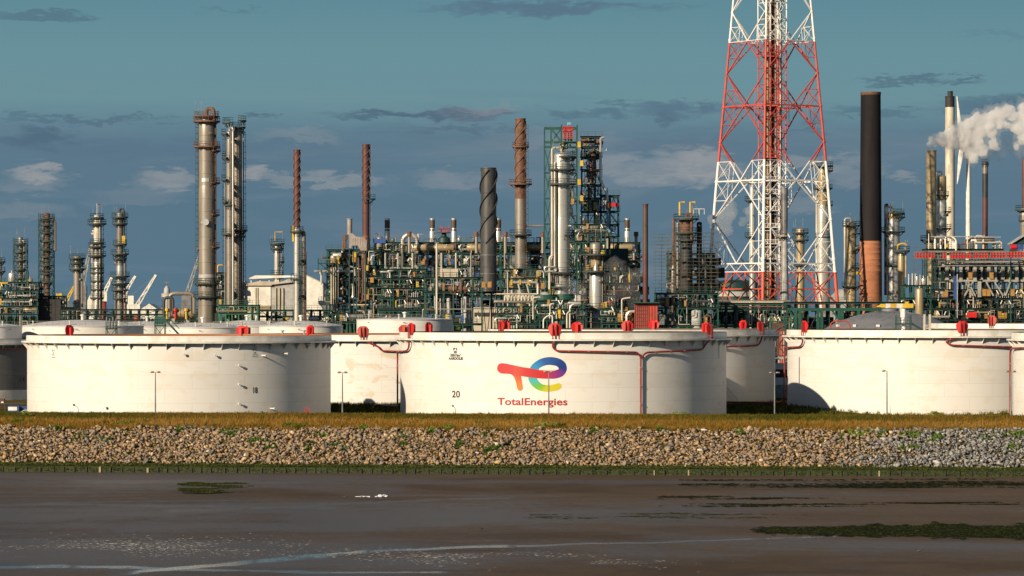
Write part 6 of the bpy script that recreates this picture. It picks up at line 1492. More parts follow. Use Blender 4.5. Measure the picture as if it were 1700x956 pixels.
def scaffold(label, x0, x1, ytop, ybot, D, depth, dx_=1.7, dz_=2.0, mt='dull', seed=1, holes=.12, boards='ochre'):
    t = base_thing('scaffold', label, 'scaffold', (x0+x1)/2, D, 'scaffolding around the columns'); R = random.Random(seed); W = PX(x1-x0, D); z1, z0 = Z_(ytop, D), Z_(ybot, D)
    nx = int(W/dx_); nz = int((z1-z0)/dz_); mb = MB()
    for y in (0, depth*.5, depth):
        for k in range(nx+1):
            x = -W/2+W*k/nx; mb.bar((x, y, 0), (x, y, z1-R.uniform(-1.5, 3.5)), .055)
        for j in range(nz+1):
            z = z0+(z1-z0)*j/nz; a = -W/2-R.uniform(0, .8); b_ = W/2+R.uniform(0, .8); mb.bar((a, y, z), (b_, y, z), .055); mb.bar((a, y, z+.9), (b_, y, z+.9), .04)
    for j in range(nz):
        for k in range(nx):
            if R.random() < .22: mb.bar((-W/2+W*k/nx, 0, z0+dz_*j), (-W/2+W*(k+1)/nx, 0, z0+dz_*(j+1)), .07)
    build('tube_frame', mb, M[mt], t, False)
    for j in range(0, nz+1, 2):
        mb = MB(); z = z0+(z1-z0)*j/nz; mb.box((0, .5, z), (W, 1.0, .06)); build('board_deck', mb, M[boards if R.random() < .6 else 'dull'], t, False)
    return t
scaffold('dense scaffold wrapped round the davit column, right portion', 1120, 1192, 392, 500, 876, 8, 1.5, 1.7, 'scaf', 3)
scaffold('lighter scaffold with orange boards left of the davit column', 1089, 1122, 394, 500, 878, 7, 1.4, 1.7, 'scaf', 4)
for (y, m_) in [(406, 'fred'), (433, 'fred')]: pass
b = Block('process_unit', 'green steel frame at the foot of the scaffolded columns', 'process unit', 1090, 1192, [486, 510, 540], 865, 10, 6, 'green', 48, group='green steel process units', brace=.7); b.fill(0, None, 1.0, backf=.8, ncab=.5)
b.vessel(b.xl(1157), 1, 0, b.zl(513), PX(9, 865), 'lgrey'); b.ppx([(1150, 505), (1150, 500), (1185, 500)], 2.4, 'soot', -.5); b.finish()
b = Block('process_unit', 'dark process block filling the scaffold base', 'process unit', 1110, 1186, [420, 440, 462, 484], 890, 8, 6, 'dgreen', 49, group='green steel process units', brace=.2); b.fill(0, None, .8, backf=.95, ncab=.1, nlamp=.4); b.finish()

# ================================================================ flare tower
D = 950; cxp = 1281.5
def halfw(y): return 63+.0915*y if y < 300 else 63+.0915*300+.08*(y-300)
zR = [Z_(70, D), Z_(268, D), Z_(452, D)]
def mk_band(g, b):
    geo = g.n('ShaderNodeNewGeometry'); x, y, z = g.sep(geo.outputs['Position'])
    red = g.m('ADD', g.m('MULTIPLY', g.m('LESS_THAN', z, zR[0]), g.m('GREATER_THAN', z, zR[1])), g.m('LESS_THAN', z, zR[2]))
    nz = g.noise(geo.outputs['Position'], .7, 5, .65)
    w_ = g.mix(g.step(nz, .5, .7), (.80, .78, .74), (.62, .58, .52)); r_ = g.mix(g.step(nz, .4, .65), (.52, .075, .05), (.40, .06, .045))
    r_ = g.mix(g.m('LESS_THAN', z, zR[2]), r_, (.60, .10, .05))
    g.link(g.mix(red, w_, r_), b.inputs['Base Color']); b.inputs['Roughness'].default_value = .5
M['aviation'] = wfn('red_and_white_band_paint', mk_band)
FT = base_thing('flare_tower', 'huge red and white banded lattice flare tower', 'flare tower', cxp, D)
phi0 = radians(-12)
def corner(k, y, rin=None):
    r = PX((halfw(y) if rin is None else rin), D)/cos(radians(12)); a = phi0+k*pi/2; return Vector((r*cos(a), r*sin(a), Z_(y, D)))
def midp(k, y): return (corner(k, y)+corner(k+1, y))/2
YT = -130
for k in range(4):
    mb = MB(); ys = [YT, 0, 100, 200, 300, 400, 500, 560, 600]; mb.path([corner(k, y) for y in ys], [.25, .28, .31, .35, .38, .42, .46, .47, .48], 12)
    for y in (-60, 20, 65, 122, 177, 236, 301, 365, 430, 452): p = corner(k, y); mb.tube(p-Vector((0, 0, .25)), p+Vector((0, 0, .25)), .36+.0006*max(0, y), 12)
    build('leg', mb, M['aviation'], FT)
MID = [-40, 70, 177, 301, 438]; NODE = [-95, 20, 122, 236, 365]
for k in range(4):
    mb = MB()
    for i, y in enumerate(MID):
        thick = .34 if y in (177, 301, 438) else .26
        mb.bar(corner(k, y), corner(k+1, y), thick)
    for i, yn in enumerate(NODE):
        ym0 = MID[i-1] if i else -150; ym1 = MID[i]
        for (c0) in (k, k+1):
            N = corner(c0, yn)
            for ym in (ym0, ym1):
                if ym < YT-30: continue
                Mp = midp(k, ym); mb.bar(N, Mp, .26)
                # secondary bracing between leg, diagonal and horizontal
                Hc = corner(c0, ym); q1 = Hc+(Mp-Hc)*.5; d1 = N+(Mp-N)*.5; l1 = N+(Hc-N)*.5
                mb.bar(l1, d1, .13); mb.bar(q1, d1, .12); mb.bar(l1, q1, .12); mb.bar(Hc, d1, .11)
    # ring truss 438-452 and red base
    mb.bar(corner(k, 452), corner(k+1, 452), .34)
    A, B = corner(k, 438), corner(k+1, 438); A2, B2 = corner(k, 452), corner(k+1, 452); n = 8
    for j in range(n): 
        p, q = A+(B-A)*j/n, A2+(B2-A2)*(j+1)/n; p2, q2 = A2+(B2-A2)*j/n, A+(B-A)*(j+1)/n; mb.bar(p, q, .16) if j % 2 else mb.bar(p2, q2, .16)
    # base struts
    for j in (1/3, 2/3):
        p = A2+(B2-A2)*j; b0 = corner(k, 520)+(corner(k+1, 520)-corner(k, 520))*(j*.55+.06 if j < .5 else j*.55+.39); mb.bar(p, b0, .36)
    mb.bar(corner(k, 480), corner(k+1, 480), .26); mb.bar(corner(k, 505), corner(k+1, 505), .26)
    a_, b_ = corner(k, 452), corner(k+1, 505); mb.bar(corner(k, 452), midp(k, 505), .22); mb.bar(corner(k+1, 452), midp(k, 505), .22)
    mb.bar(midp(k, 452), corner(k, 505), .22); mb.bar(midp(k, 452), corner(k+1, 505), .22)
    build('face_bracing', mb, M['aviation'], FT, False)
# plan bracing at horizontals
for y in (177, 301, 438):
    mb = MB()
    for k in range(4): mb.bar(midp(k, y), midp(k+1, y), .2)
    build('plan_bracing', mb, M['aviation'], FT, False)
# inner mast
def ic(k, y): r = PX(22 if y > 290 else 24, D)*1.02; a = phi0+k*pi/2; return Vector((r*cos(a)+.1, r*sin(a), Z_(y, D)))
mb = MB()
for k in range(4):
    mb.tube(ic(k, YT), ic(k, 300), .18, 6); mb.tube(ic(k, 300), ic(k, 560), .18, 6)
y = YT; i = 0
while y < 530:
    for k in range(4):
        mb.bar(ic(k, y), ic(k+1, y), .13)
        if i % 2: mb.bar(ic(k, y), ic(k+1, y+27), .10)
        else: mb.bar(ic(k+1, y), ic(k, y+27), .10)
    y += 27; i += 1
build('inner_mast', mb, M['aviation'], FT, False)
mb = MB()
for y in (95, 177, 262, 301, 322, 350, 378, 405, 430): mb.box((PX(-4, D), -1.5, Z_(y, D)), (PX(26, D), 4.2, .14)); [mb.bar((PX(-17+26*j/6, D), -3.6, Z_(y, D)), (PX(-17+26*j/6, D), -3.6, Z_(y, D)+1.1), .08) for j in range(7)]; mb.bar((PX(-17, D), -3.6, Z_(y, D)+1.1), (PX(9, D), -3.6, Z_(y, D)+1.1), .09)
build('platform', mb, M['aviation'], FT, False)
for (dx_, r, m_, y_) in [(-11, 1.6, 'soot', -.4), (-7.5, 2.4, 'gold', 0), (-2.5, 2.6, 'rust', -.6), (2.2, 2.4, 'maroon', .2), (6.0, 1.6, 'dull', -.2), (15, 1.8, 'cream', .5)]:
    mb = MB(); mb.tube((PX(dx_, D), y_, 0), (PX(dx_, D), y_, Z_(YT, D)), PX(r, D), 10)
    for k in range(40): z = k*2.9+1; mb.tube((PX(dx_, D), y_, z), (PX(dx_, D), y_, z+.25), PX(r, D)+.12, 10)
    build('riser', mb, M[m_], FT)
for k in range(6):
    pass
# access ladder zigzag
mb = MB(); z = 2; s_ = 1
while z < Z_(YT, D): mb.bar((PX(8*s_+10, D), -1.2, z), (PX(-8*s_+10, D), -1.2, z+4), .35, .12); z += 4; s_ = -s_
build('stairs', mb, M['aviation'], FT, False)

# grey flue standing in front of the tower
stack('grey two-part stack in front of the flare tower', 1302, 313, 12.5, 900, 'grey', 0, segs=[(392, 10.5, 'lgrey'), (505, 15, 'lgrey')], plats=[(391, -pi, .3, 1.4, 'dull')], group=None, lad=-.9)
# columns behind the tower
D2 = 1120
column('slim silver column with brown head behind the flare tower\'s left half', 1249, 306, 9, D2, 'silver', [(332, -pi, 0, 1.6), (392, -pi, 0, 1.6)], segs=[(335, 10, 'silver')], seed=31, group='columns behind the flare tower')
column('short golden column seen between flare tower legs', 1328.5, 378, 14, D2, 'gold', [(386, -pi, pi, 1.3), (398, -pi, pi, 1.4), (440, -pi, pi, 1.0)], seed=32, group='columns behind the flare tower')
column('tall silver column just inside the flare tower\'s right leg', 1366, 276, 16, 1080, 'gold', [(275, -pi, pi, 1.7), (283, .2, 2.9, 1.6), (312, -pi, pi, 1.5), (340, .3, 2.9, 1.6), (371, .3, 2.9, 1.4), (393, -pi, pi, .9)], pipes=[(-1.3, 300, 500, 1.6, 'cream', False)], seed=33, segs=[(300, 17, 'gold'), (340, 20, 'silver'), (385, 24, 'silver')], group='columns behind the flare tower')
t = base_thing('storage_tank', 'green-banded squat tank behind the flare tower\'s left legs', 'storage tank', 1220, 1180); mb = MB(); mb.lathe([(7.5, 0), (7.5, Z_(470, 1180)), (6, Z_(466, 1180)), (.2, Z_(464, 1180))], n=40); build('shell', mb, M['dgreen'], t)
mb = MB(); mb.sector(7.5, 7.7, Z_(492, 1180), Z_(484, 1180), -pi, pi); build('band', mb, M['lgrey'], t)
# pipe racks at the tower foot
b = Block('pipe_rack', 'dark pipe rack crossing below the flare tower', 'pipe rack', 1192, 1312, [503, 512, 540], 880, 8, 8, 'green', 51, group='pipe racks under the flare tower', brace=.4); b.fill(0, None, 1.1, backf=.9, ncab=.6, nlamp=.7)
for y in (499, 501.5, 509): b.pipe([(-b.W/2, -.6-y*.0, b.zl(y)), (b.W/2, -.6, b.zl(y))], PX(1.1, 880), ['cream', 'dull', 'rust'][int(y) % 3])
b.finish()
b = Block('pipe_rack', 'green pipe rack on thick paired legs left of the grey dome', 'pipe rack', 1306, 1500, [501, 512, 551], 870, 8, 11, 'dgreen', 52, group='pipe racks under the flare tower', brace=.15); b.fill(0, 2, 1.2, backf=.7, ncab=.6, nlamp=.7); b.fill(2, 3, .5, backf=.9)
for px in (1320, 1327, 1357, 1363, 1392, 1397, 1424, 1448):
    mb = MB(); mb.box((b.xl(px), -1.6, b.zl(513)/2), (.75, .8, b.zl(513))); build('leg', mb, M['green'], b.t, False)
for px in (1316, 1388): mb = MB(); mb.bar((b.xl(px-8), -1.6, b.zl(514)), (b.xl(px+4), -1.6, b.zl(532)), .4); build('strut', mb, M['green'], b.t, False)
mb = MB(); mb.box((0, -1.7, b.zl(513.5)), (b.W, .5, .75)); build('girder', mb, M['green'], b.t, False)
b.finish()
t, W, zt, zb = frame_platform('service_platform', 'small bright green platform at the foot of the grey stack', 'platform', 1279, 1314, 524, 534, 790, 'bgreen')
mb = MB(); mb.box((-W*.15, 1, zb-1.2), (W*.6, 1.5, 2)); build('red_tank', mb, M['maroon'], t, False)

# ================================================================ right side: columns, chimneys, plant
D = 1000
column('golden column with a pale overhead pipe left of the big black chimney', 1413, 368, 17, D, 'gold', [(374, -pi, pi, 1.0), (387, 0, 2.4, 1.2), (414, 0, 2.6, 1.2), (444, 0, 2.6, 1.2), (475, -pi, pi, 1.2)], pipes=[(-1.2, 366, 498, 1.7, 'cream', True)], seed=41, group='columns beside the big black chimney')
t = base_thing('chimney', 'very broad black chimney on an orange brick base', 'chimney', 1445.5, 960); D = 960
z1 = Z_(153, D); zm = Z_(400, D); r = PX(33, D)/2; r1 = PX(36.5, D)/2; r0 = PX(40, D)/2
mb = MB(); mb.lathe([(r1, zm), (r, z1), (r-.3, z1), (r-.35, z1-3)], n=48, close=False); build('upper_shaft', mb, M['soot'] if False else mat('black_soot_shaft', (.010, .009, .011), (.018, .015, .016), .75, 0, .2, (1, 1, .3), spec=.2), t)
mb = MB(); mb.lathe([(r+.02, z1-.8), (r+.08, z1-.7), (r+.08, z1+.02), (r-.2, z1+.05)], n=48, close=False); build('rim', mb, M['rust'], t)
mb = MB(); pr = [(r0, 0)]; zz_ = [Z_(y, D) for y in (450, 440, 430, 420, 411, 404)]
rr = lambda z: r0+(r1-r0)*z/zm
for z in zz_: pr += [(rr(z)+.0, z-.1), (rr(z)+.04, z), (rr(z)+.0, z+.1)]
pr += [(r1+.05, zm)]
mb.lathe(pr, n=48, close=False)
M['brick'] = mat('orange_brick_shaft', (.42, .17, .085), (.34, .13, .065), .85, 0, .5, (1, 1, 3), c3=(.10, .05, .035), s3=.14, lo3=.60, hi3=.74)
build('brick_base', mb, M['brick'], t)
mb = MB(); mb.box((-r0-.1, -.5, Z_(453, D)), (1.2, 1.0, .9)); build('service_box', mb, M['yellow'], t, False)
t = column('silver column with an upside-down U pipe right of the big black chimney', 1483, 350, 21, 990, 'gold', [(354, -.4, 2.8, 1.3), (360, .2, 2.6, 1.5), (384, -pi, pi, 1.5), (440, -1.5, 1.5, .8)], pipes=[(-1.25, 340, 490, 2.2, 'maroon', False), (-1.0, 346, 356, 2.0, 'silver', True)], seed=42, segs=[(364, 21, 'silver')], group='columns beside the big black chimney')
t = column('slim golden column with a yellow crown and yellow side pipe', 1496, 419, 11, 940, 'gold', [(416, -pi, pi, 1.4)], pipes=[(1.2, 412, 460, .9, 'yellow', False)], seed=43, group='columns beside the big black chimney')
mb = MB(); mb.path([(-1, -.5, Z_(414, 940)), (-.9, -.5, Z_(406, 940)), (.6, -.5, Z_(404, 940)), (1.4, -.5, Z_(407, 940))], .25, 7, .6); build('davit', mb, M['yellow'], t)
D = 1000
stack('golden stack feeding the white steam plume', 1546, 251, 17, D, 'gold', 0, plats=[(398, -pi, 0, 1.6, 'dgreen')], group='stacks at the right', segs=[(256, 17, 'gold')])
column('silver column with brown dome tucked right of the golden stack', 1563, 290, 16, 1010, 'gold', [(324, -pi, pi, .7), (351, .3, 2.2, 1.4), (379, -pi, pi, 1.4)], pipes=[(-.9, 283, 330, 1.6, 'silver', True)], seed=44, segs=[(333, 17, 'silver')], group='stacks at the right')
stack('tall cream chimney with a black collar and narrow black tip', 1577, 161, 15.5, 1150, 'dark', 0, segs=[(178, 15.5, 'cream')], w2=17, group='stacks at the right')
t = base_thing('flue_tip', 'narrow black flue tip on top of the cream chimney', 'chimney', 1577.5, 1150); z0 = Z_(162, 1150); mb = MB(); mb.lathe([(PX(4.5, 1150), z0-1), (PX(4.5, 1150), z0+2.1), (PX(3.8, 1150), z0+2.1), (PX(3.8, 1150), z0+1)], n=20, close=False); build('flue', mb, M['dark'], t)
stack('sooty slim stack right of the wind turbine', 1635.5, 270, 8.5, 1050, 'soot', 0, segs=[(274, 9, 'dull'), (288, 9.5, 'soot'), (328, 9, 'maroon')], group='stacks at the right', plats=[(271, -pi, pi, .3, 'soot')])
t = column('dark column with a landing at the right edge', 1700, 262, 7, 1000, 'maroon', [(348, -pi, pi, 1.8), (365, -pi, pi, 1.0)], seed=45, group='stacks at the right', segs=[(345, 12, 'dull')])
# wind turbine, far
D = 2300; t = base_thing('wind_turbine', 'white wind turbine whose hub is hidden in the steam plume', 'wind turbine', 1607.5, D); zh = Z_(246, D)
build('tower', MB().path([(0, 0, 0), (0, 0, zh)], [PX(5.4, D), PX(3.2, D)], 20), M['white'], t)
mb = MB(); mb.path([(PX(-14, D), -6, zh+.5), (PX(-12, D), -5, zh+.5), (0, 1, zh+.5), (PX(6, D), 5, zh+.5)], [.6, 1.8, 2.2, 1.2], 12); build('nacelle', mb, M['white'], t)
hub = Vector((PX(-14, D), -6, zh+.5))
for (tx, ty, dep) in [(1586.5, 160, 0), (1586, 306, -3), (1594, 240, -38)]:
    tip = Vector((X_(tx, D)-X_(1607.5, D), hub.y+dep, Z_(ty, D))); mb = MB(); d = tip-hub; L = d.length; u = d.normalized(); v = Vector((1, 0, 0)); v = (v-u*v.dot(u)).normalized() if abs(u.x) < .95 else Vector((0, 0, 1)); w_ = u.cross(v); ring = []
    for q, cw, th in [(0, 1.0, 1.0), (.1, 2.4, .9), (.25, 3.0, .5), (.6, 1.9, .3), (1, .4, .1)]:
        p = hub+d*q; ring.append([p-v*cw*.4, p-w_*th*.5, p+v*cw*.6, p+w_*th*.5])
    vs = [x for r_ in ring for x in r_]; fs = [(i*4+k, i*4+(k+1) % 4, i*4+4+(k+1) % 4, i*4+4+k) for i in range(4) for k in range(4)]+[(19, 18, 17, 16)]
    mb.add(vs, fs); build('blade', mb, M['white'], t)
# right plant block
D = 930
b = Block('process_unit', 'roof deck of the right-hand plant crowded with vessels above the red beam', 'process unit', 1539, 1665, [413, 420], D, 10, 8, 'dgreen', 61, group='right-hand plant units', brace=.1)
R = random.Random(8)
for k in range(26):
    x = R.uniform(1545, 1662); q = R.random(); z = b.zl(413)
    if q < .35: b.vessel(b.xl(x), R.uniform(-.2, 3), z, z+R.uniform(1.4, 3.2), R.uniform(.3, .8), R.choice(['silver', 'dull', 'gold', 'grey']))
    elif q < .75: h = R.uniform(1, 3.4); dx_ = R.uniform(-2, 2); b.pipe([(b.xl(x), -.4, z), (b.xl(x), -.4, z+h), (b.xl(x)+dx_, -.4, z+h), (b.xl(x)+dx_, -.4, z)], R.uniform(.1, .3), R.choice(['silver', 'cream', 'dull', 'rust', 'white']))
    else: b.cabinet(b.xl(x), -.5, z+R.uniform(0, 2), .5, .9, R.choice(['yellow', 'ochre', 'red', 'grey']))
b.drum(b.xl(1634), 0, b.zl(397), PX(30, D), PX(4, D), 'dull'); b.ppx([(1616, 402.5), (1656, 402.5)], 1.2, 'cream', -1.2); b.ppx([(1544, 393), (1600, 393), (1660, 394)], .9, 'lgrey', -1.3)
b.ppx([(1541, 413), (1541, 388)], .7, 'white', -1.2); b.ppx([(1586, 416), (1586, 398), (1578, 392)], 1.5, 'white', -1.5); b.ppx([(1605, 413), (1605, 392)], 1.2, 'cream', -1.5); b.finish()
b = Block('process_unit', 'upper main floor of the right-hand plant below the red beam', 'process unit', 1560, 1712, [432, 440, 466], D, 14, 12, 'conc', 62, group='right-hand plant units', brace=.05); b.fill(0, None, 1.3, backf=.9, ncab=.9, nlamp=.3)
for k in range(13):
    x = 1571+k*11.6; mb = MB(); mb.box((b.xl(x), -1.1, (b.zl(442)+b.zl(465))/2), (.5 if k % 2 else .85, .5, b.zl(442)-b.zl(465))); mb.bar((b.xl(x-3), -1.1, b.zl(441)), (b.xl(x), -1.1, b.zl(447)), .35); build('portal_column', mb, M['conc'], b.t, False)
mb = MB(); mb.box((b.xl(1640), -1.5, b.zl(440)), (PX(155, D), .5, .5)); mb.box((b.xl(1645), -1.5, b.zl(466)), (PX(140, D), .4, .5)); build('concrete_beam', mb, M['conc'], b.t, False)
b.ppx([(1600, 436.5), (1690, 435)], 1.8, 'silver', -1.8); b.finish()
b = Block('process_unit', 'lower floors of the right-hand plant with slanting grey struts', 'process unit', 1545, 1712, [480, 495, 512, 530], D-4, 13, 12, 'dgreen', 63, group='right-hand plant units', brace=.3); b.fill(0, None, 1.5, backf=.9, ncab=.5, nlamp=.7)
for (a, c_) in [(1602, 1614), (1606, 1618), (1636, 1648), (1650, 1664), (1614, 1600), (1676, 1668)]: 
    mb = MB(); mb.bar((b.xl(a), -1.3, b.zl(468)), (b.xl(c_), -1.3, b.zl(491)), .38); build('strut', mb, M['conc'], b.t, False)
mb = MB(); mb.box((b.xl(1625), -1.2, b.zl(480)), (.9, .6, b.zl(468)-b.zl(494))); build('strut', mb, M['conc'], b.t, False)
b.casing(b.xl(1584), -1.4, b.zl(497), b.zl(458), .7, .5, 'blue'); b.ppx([(1588, 530), (1588, 455)], .9, 'lgrey', -1.7)
for (x, y) in [(1633, 492), (1640, 492), (1680, 492), (1610, 464), (1645, 464)]: b.cabinet(b.xl(x), -1.2, b.zl(y), 1.0, 1.7, 'ochre')
b.casing(b.xl(1612), -1.5, b.zl(527), b.zl(518), 2.4, .6, 'red'); b.finish()
t = thing('access_gangway', 'long red-sheeted gangway crossing the top of the right-hand plant', 'gangway', (X_(1610, 922), 922, 0)); D = 922; c = t.location.x
for (x0, x1, y0, y1) in [(1518, 1551, 420, 428), (1563, 1570, 420, 429), (1576, 1612, 420.5, 429), (1614, 1640, 420, 428.5), (1642, 1668, 419.5, 428), (1670, 1712, 418.5, 427.5)]:
    mb = MB(); a, b_ = X_(x0, D)-c, X_(x1, D)-c; za, zb = Z_(y1, D), Z_(y0, D); mb.add([(a, -2, za), (b_, -2, za+.05), (b_, -2, zb), (a, -2, zb), (a, -1.9, za), (b_, -1.9, za+.05), (b_, -1.9, zb), (a, -1.9, zb)], [(0, 1, 2, 3), (7, 6, 5, 4), (0, 4, 5, 1), (1, 5, 6, 2), (2, 6, 7, 3), (3, 7, 4, 0)]); build('red_sheet', mb, M['red'], t, False)
mb = MB(); a, b_ = X_(1516, D)-c, X_(1712, D)-c
for y in (418, 424, 430): mb.bar((a, -2.2, Z_(y, D)), (b_, -2.2, Z_(y-.8, D)), .1)
n = 40
for k in range(n+1): x = a+(b_-a)*k/n; mb.bar((x, -2.2, Z_(430.5, D)), (x, -2.2, Z_(417, D)), .09)
mb.box(((a+b_)/2, -.8, Z_(430, D)), (b_-a, 2.4, .1)); mb.box(((a+b_)/2, .2, Z_(417.5, D)), ((b_-a)*.75, .4, .4)); build('frame', mb, M['dull'], t, False)
t = scaffold('thin scaffold hanging below the left end of the red gangway', 1519, 1543, 416, 462, 924, 4, 2.2, 2.0, 'scaf', 9); 
b = Block('process_unit', 'small unit with a gold-topped vessel left of the right-hand plant', 'process unit', 1502, 1545, [473, 494, 512], 900, 8, 3, 'green', 64, group='right-hand plant units', brace=.4); b.fill(1, None, 1.1, backf=.6)
b.vessel(b.xl(1526), -.8, b.zl(540), b.zl(478), PX(7, 900), 'gold'); b.vessel(b.xl(1533), 0, b.zl(474), b.zl(461), PX(5, 900), 'silver'); b.vessel(b.xl(1522), -.3, b.zl(474), b.zl(458), PX(3, 900), 'silver')
for x in (1508, 1514, 1519, 1527, 1540): b.ppx([(x, 473), (x, 458-x % 5)], .9, 'cream', -.8)
b.finish()
t = base_thing('canopy', 'pitched green canopy over a red and blue load at the right edge', 'canopy', 1698, 925); D = 925; c = t.location.x
mb = MB(); mb.prism([(X_(1676, D)-c, Z_(404, D)), (X_(1700, D)-c, Z_(389, D)), (X_(1724, D)-c, Z_(404, D)), (X_(1724, D)-c, Z_(405.5, D)), (X_(1700, D)-c, Z_(391, D)), (X_(1676, D)-c, Z_(405.5, D))], -3, 4); build('roof', mb, M['lgrey'], t, False)
mb = MB(); mb.prism([(X_(1680, D)-c, Z_(405, D)), (X_(1700, D)-c, Z_(391.5, D)), (X_(1720, D)-c, Z_(405, D))], -2.2, 3); build('gable', mb, M['dgreen'], t, False)
mb = MB(); mb.box((X_(1678, D)-c, 0, Z_(404, D)/2), (.3, .3, Z_(404, D))); mb.box((X_(1718, D)-c, 0, Z_(404, D)/2), (.3, .3, Z_(404, D))); build('post', mb, M['green'], t, False)
t = base_thing('winch_drum', 'bright red drum under the canopy at the right edge', 'drum', 1683, 922); build('drum', MB().path([(-.9, 0, Z_(410, 922)), (-.7, 0, Z_(410, 922)), (.7, 0, Z_(410, 922)), (.9, 0, Z_(410, 922))], [.4, .65, .65, .4], 16), M['red'], t)
build('base', MB().box((0, 0, Z_(415.5, 922)), (2.2, 1.0, .3)), M['dgreen'], t, False)
t = base_thing('tool_box', 'blue box next to the red drum under the canopy', 'box', 1694, 922); mb = MB(); mb.box((0, 0, Z_(410, 922)), (1.6, 1, 1.2)); mb.box((0, 0, Z_(410, 922)+.65), (1.7, 1.1, .1)); build('body', mb, M['blue'], t, False)
# yellow and white crane jib lying over the grey dome
t = base_thing('crane_jib', 'yellow and white banded crane jib lying above the grey dome', 'crane', 1487, 800); D = 800; c = t.location.x
for i, (x0, x1, m_) in enumerate([(1462, 1470, 'yellow'), (1470, 1478, 'white'), (1478, 1488, 'yellow'), (1488, 1498, 'white'), (1498, 1516, 'yellow')]):
    mb = MB(); a, b_ = X_(x0, D)-c, X_(x1, D)-c; mb.box(((a+b_)/2, 0, Z_(507.5, D)), (b_-a-.01, .8, .95 if x0 > 1465 else .8)); build('band', mb, M[m_], t, False)
mb = MB(); mb.prism([(X_(1455, D)-c, Z_(509.5, D)), (X_(1457, D)-c, Z_(507.5, D)), (X_(1462, D)-c, Z_(505, D)), (X_(1462, D)-c, Z_(510, D))], -.3, .3); build('tip', mb, M['yellow'], t, False)
mb = MB(); mb.box((X_(1495, D)-c, 0, Z_(512, D)), (.8, .6, 1.0)); mb.box((X_(1495, D)-c, 1.2, Z_(512, D)/2), (.7, .7, Z_(512, D))); build('support', mb, M['conc'], t, False)
# red plant odds and ends seen in the gap behind the pump house
t = base_thing('pipe_rack', 'dark red steel frame rising in the gap right of the shaded tank', 'pipe rack', 1297, 760); lattice_frame(t, 1291, 1303, 548, 590, 760, 3, 2.2, 'maroon', .25)
for x in (1293, 1297, 1301): build('pipe', MB().tube((PX(x-1297, 760), -1.2, 2), (PX(x-1297, 760), -1.2, Z_(550, 760)), .3, 8), M['dull' if x != 1297 else 'fred'], t)

# dense low pipework behind the tanks, between units
for (x0, x1, D_, sd_, lb) in [(428, 545, 905, 71, 'low pipe rack between the white hall and the cracker'), (630, 712, 868, 72, 'low pipe rack in front of the furnace block, left of the steel table'), (1060, 1100, 875, 73, 'low rack behind the red ribbed housing')]:
    b = Block('pipe_rack', lb, 'pipe rack', x0, x1, [514, 524, 538], D_, 6, max(3, int((x1-x0)/14)), 'green', sd_, group='low pipe racks'); b.fill(0, None, 1.0, back='dark', backf=.35 if x0 > 500 else .2, ncab=.3, nlamp=.3); b.finish()

# ================================================================ steam
def steam(name, label, blobs, D, dens, voxel, disp=(1.6, 2.6), seed=1, depthk=.8, col_=(1.0, 1.0, 1.0)):
    """one closed, billowing body of vapour: spheres fused and roughened, filled with an even volume"""
    mb = MB(); R = random.Random(seed); cx, cy_ = blobs[0][0], blobs[0][1]; bm = bmesh.new()
    for (px, py, r) in blobs:
        for k in range(7):
            a = R.uniform(0, 6.28); e = R.uniform(-1, 1); rr = PX(r, D)*R.uniform(.42, .72); o = PX(r, D)*R.uniform(.1, .6)
            c_ = Vector((X_(px, D)-X_(cx, D)+o*cos(a), o*e*depthk, Z_(py, D)-Z_(cy_, D)+o*sin(a)))
            bmesh.ops.create_icosphere(bm, subdivisions=2, radius=rr, matrix=Matrix.Translation(c_))
    me = bpy.data.meshes.new(name); bm.to_mesh(me); bm.free(); o = bpy.data.objects.new(name, me); col.objects.link(o); o.location = (X_(cx, D), D, Z_(cy_, D))
    m = o.modifiers.new('fuse', 'REMESH'); m.mode = 'VOXEL'; m.voxel_size = voxel; 
    for i, (s_, a_) in enumerate(((disp[0]*2.2, disp[1]*.8), (disp[0]*.9, disp[1]*.6), (disp[0]*.35, disp[1]*.36))):
        tx = bpy.data.textures.new(name+str(i), 'CLOUDS'); tx.noise_scale = s_; tx.noise_depth = 3; m = o.modifiers.new('billow', 'DISPLACE'); m.texture = tx; m.strength = a_; m.mid_level = .5
    mt = bpy.data.materials.new(name+'_vapour'); mt.use_nodes = True; nt = mt.node_tree; nt.nodes.clear(); ou = nt.nodes.new('ShaderNodeOutputMaterial'); pv = nt.nodes.new('ShaderNodeVolumePrincipled')
    pv.inputs['Color'].default_value = col_+(1,); pv.inputs['Density'].default_value = dens; pv.inputs['Anisotropy'].default_value = .1
    nt.links.new(pv.outputs[0], ou.inputs['Volume']); me.materials.append(mt)
    return tag(o, label, 'steam', None, 'stuff')
PLUME = [(1546, 242, 8), (1552, 236, 10), (1562, 232, 13), (1574, 228, 16), (1584, 240, 14), (1590, 222, 17), (1604, 214, 19), (1600, 240, 19), (1612, 258, 14), (1624, 202, 17), (1620, 228, 20), (1630, 250, 13),
      (1640, 196, 15), (1644, 216, 17), (1650, 238, 12), (1658, 190, 15), (1664, 206, 14), (1674, 184, 13), (1684, 192, 12), (1690, 208, 15), (1700, 182, 14), (1704, 200, 20), (1712, 226, 22), (1698, 228, 15), (1688, 240, 8)]
steam('steam_plume', 'white steam plume drifting right from the golden stack', [(x, y, r*.9) for x, y, r in PLUME], 1003, .8, .36, (1.3, 2.4), 3)
steam('steam_edge', 'soft outer edge of vapour thinning out around the steam plume', [(x+.5, y, r*1.12+1.2) for x, y, r in PLUME], 1003, .09, .5, (1.6, 2.6), 12)
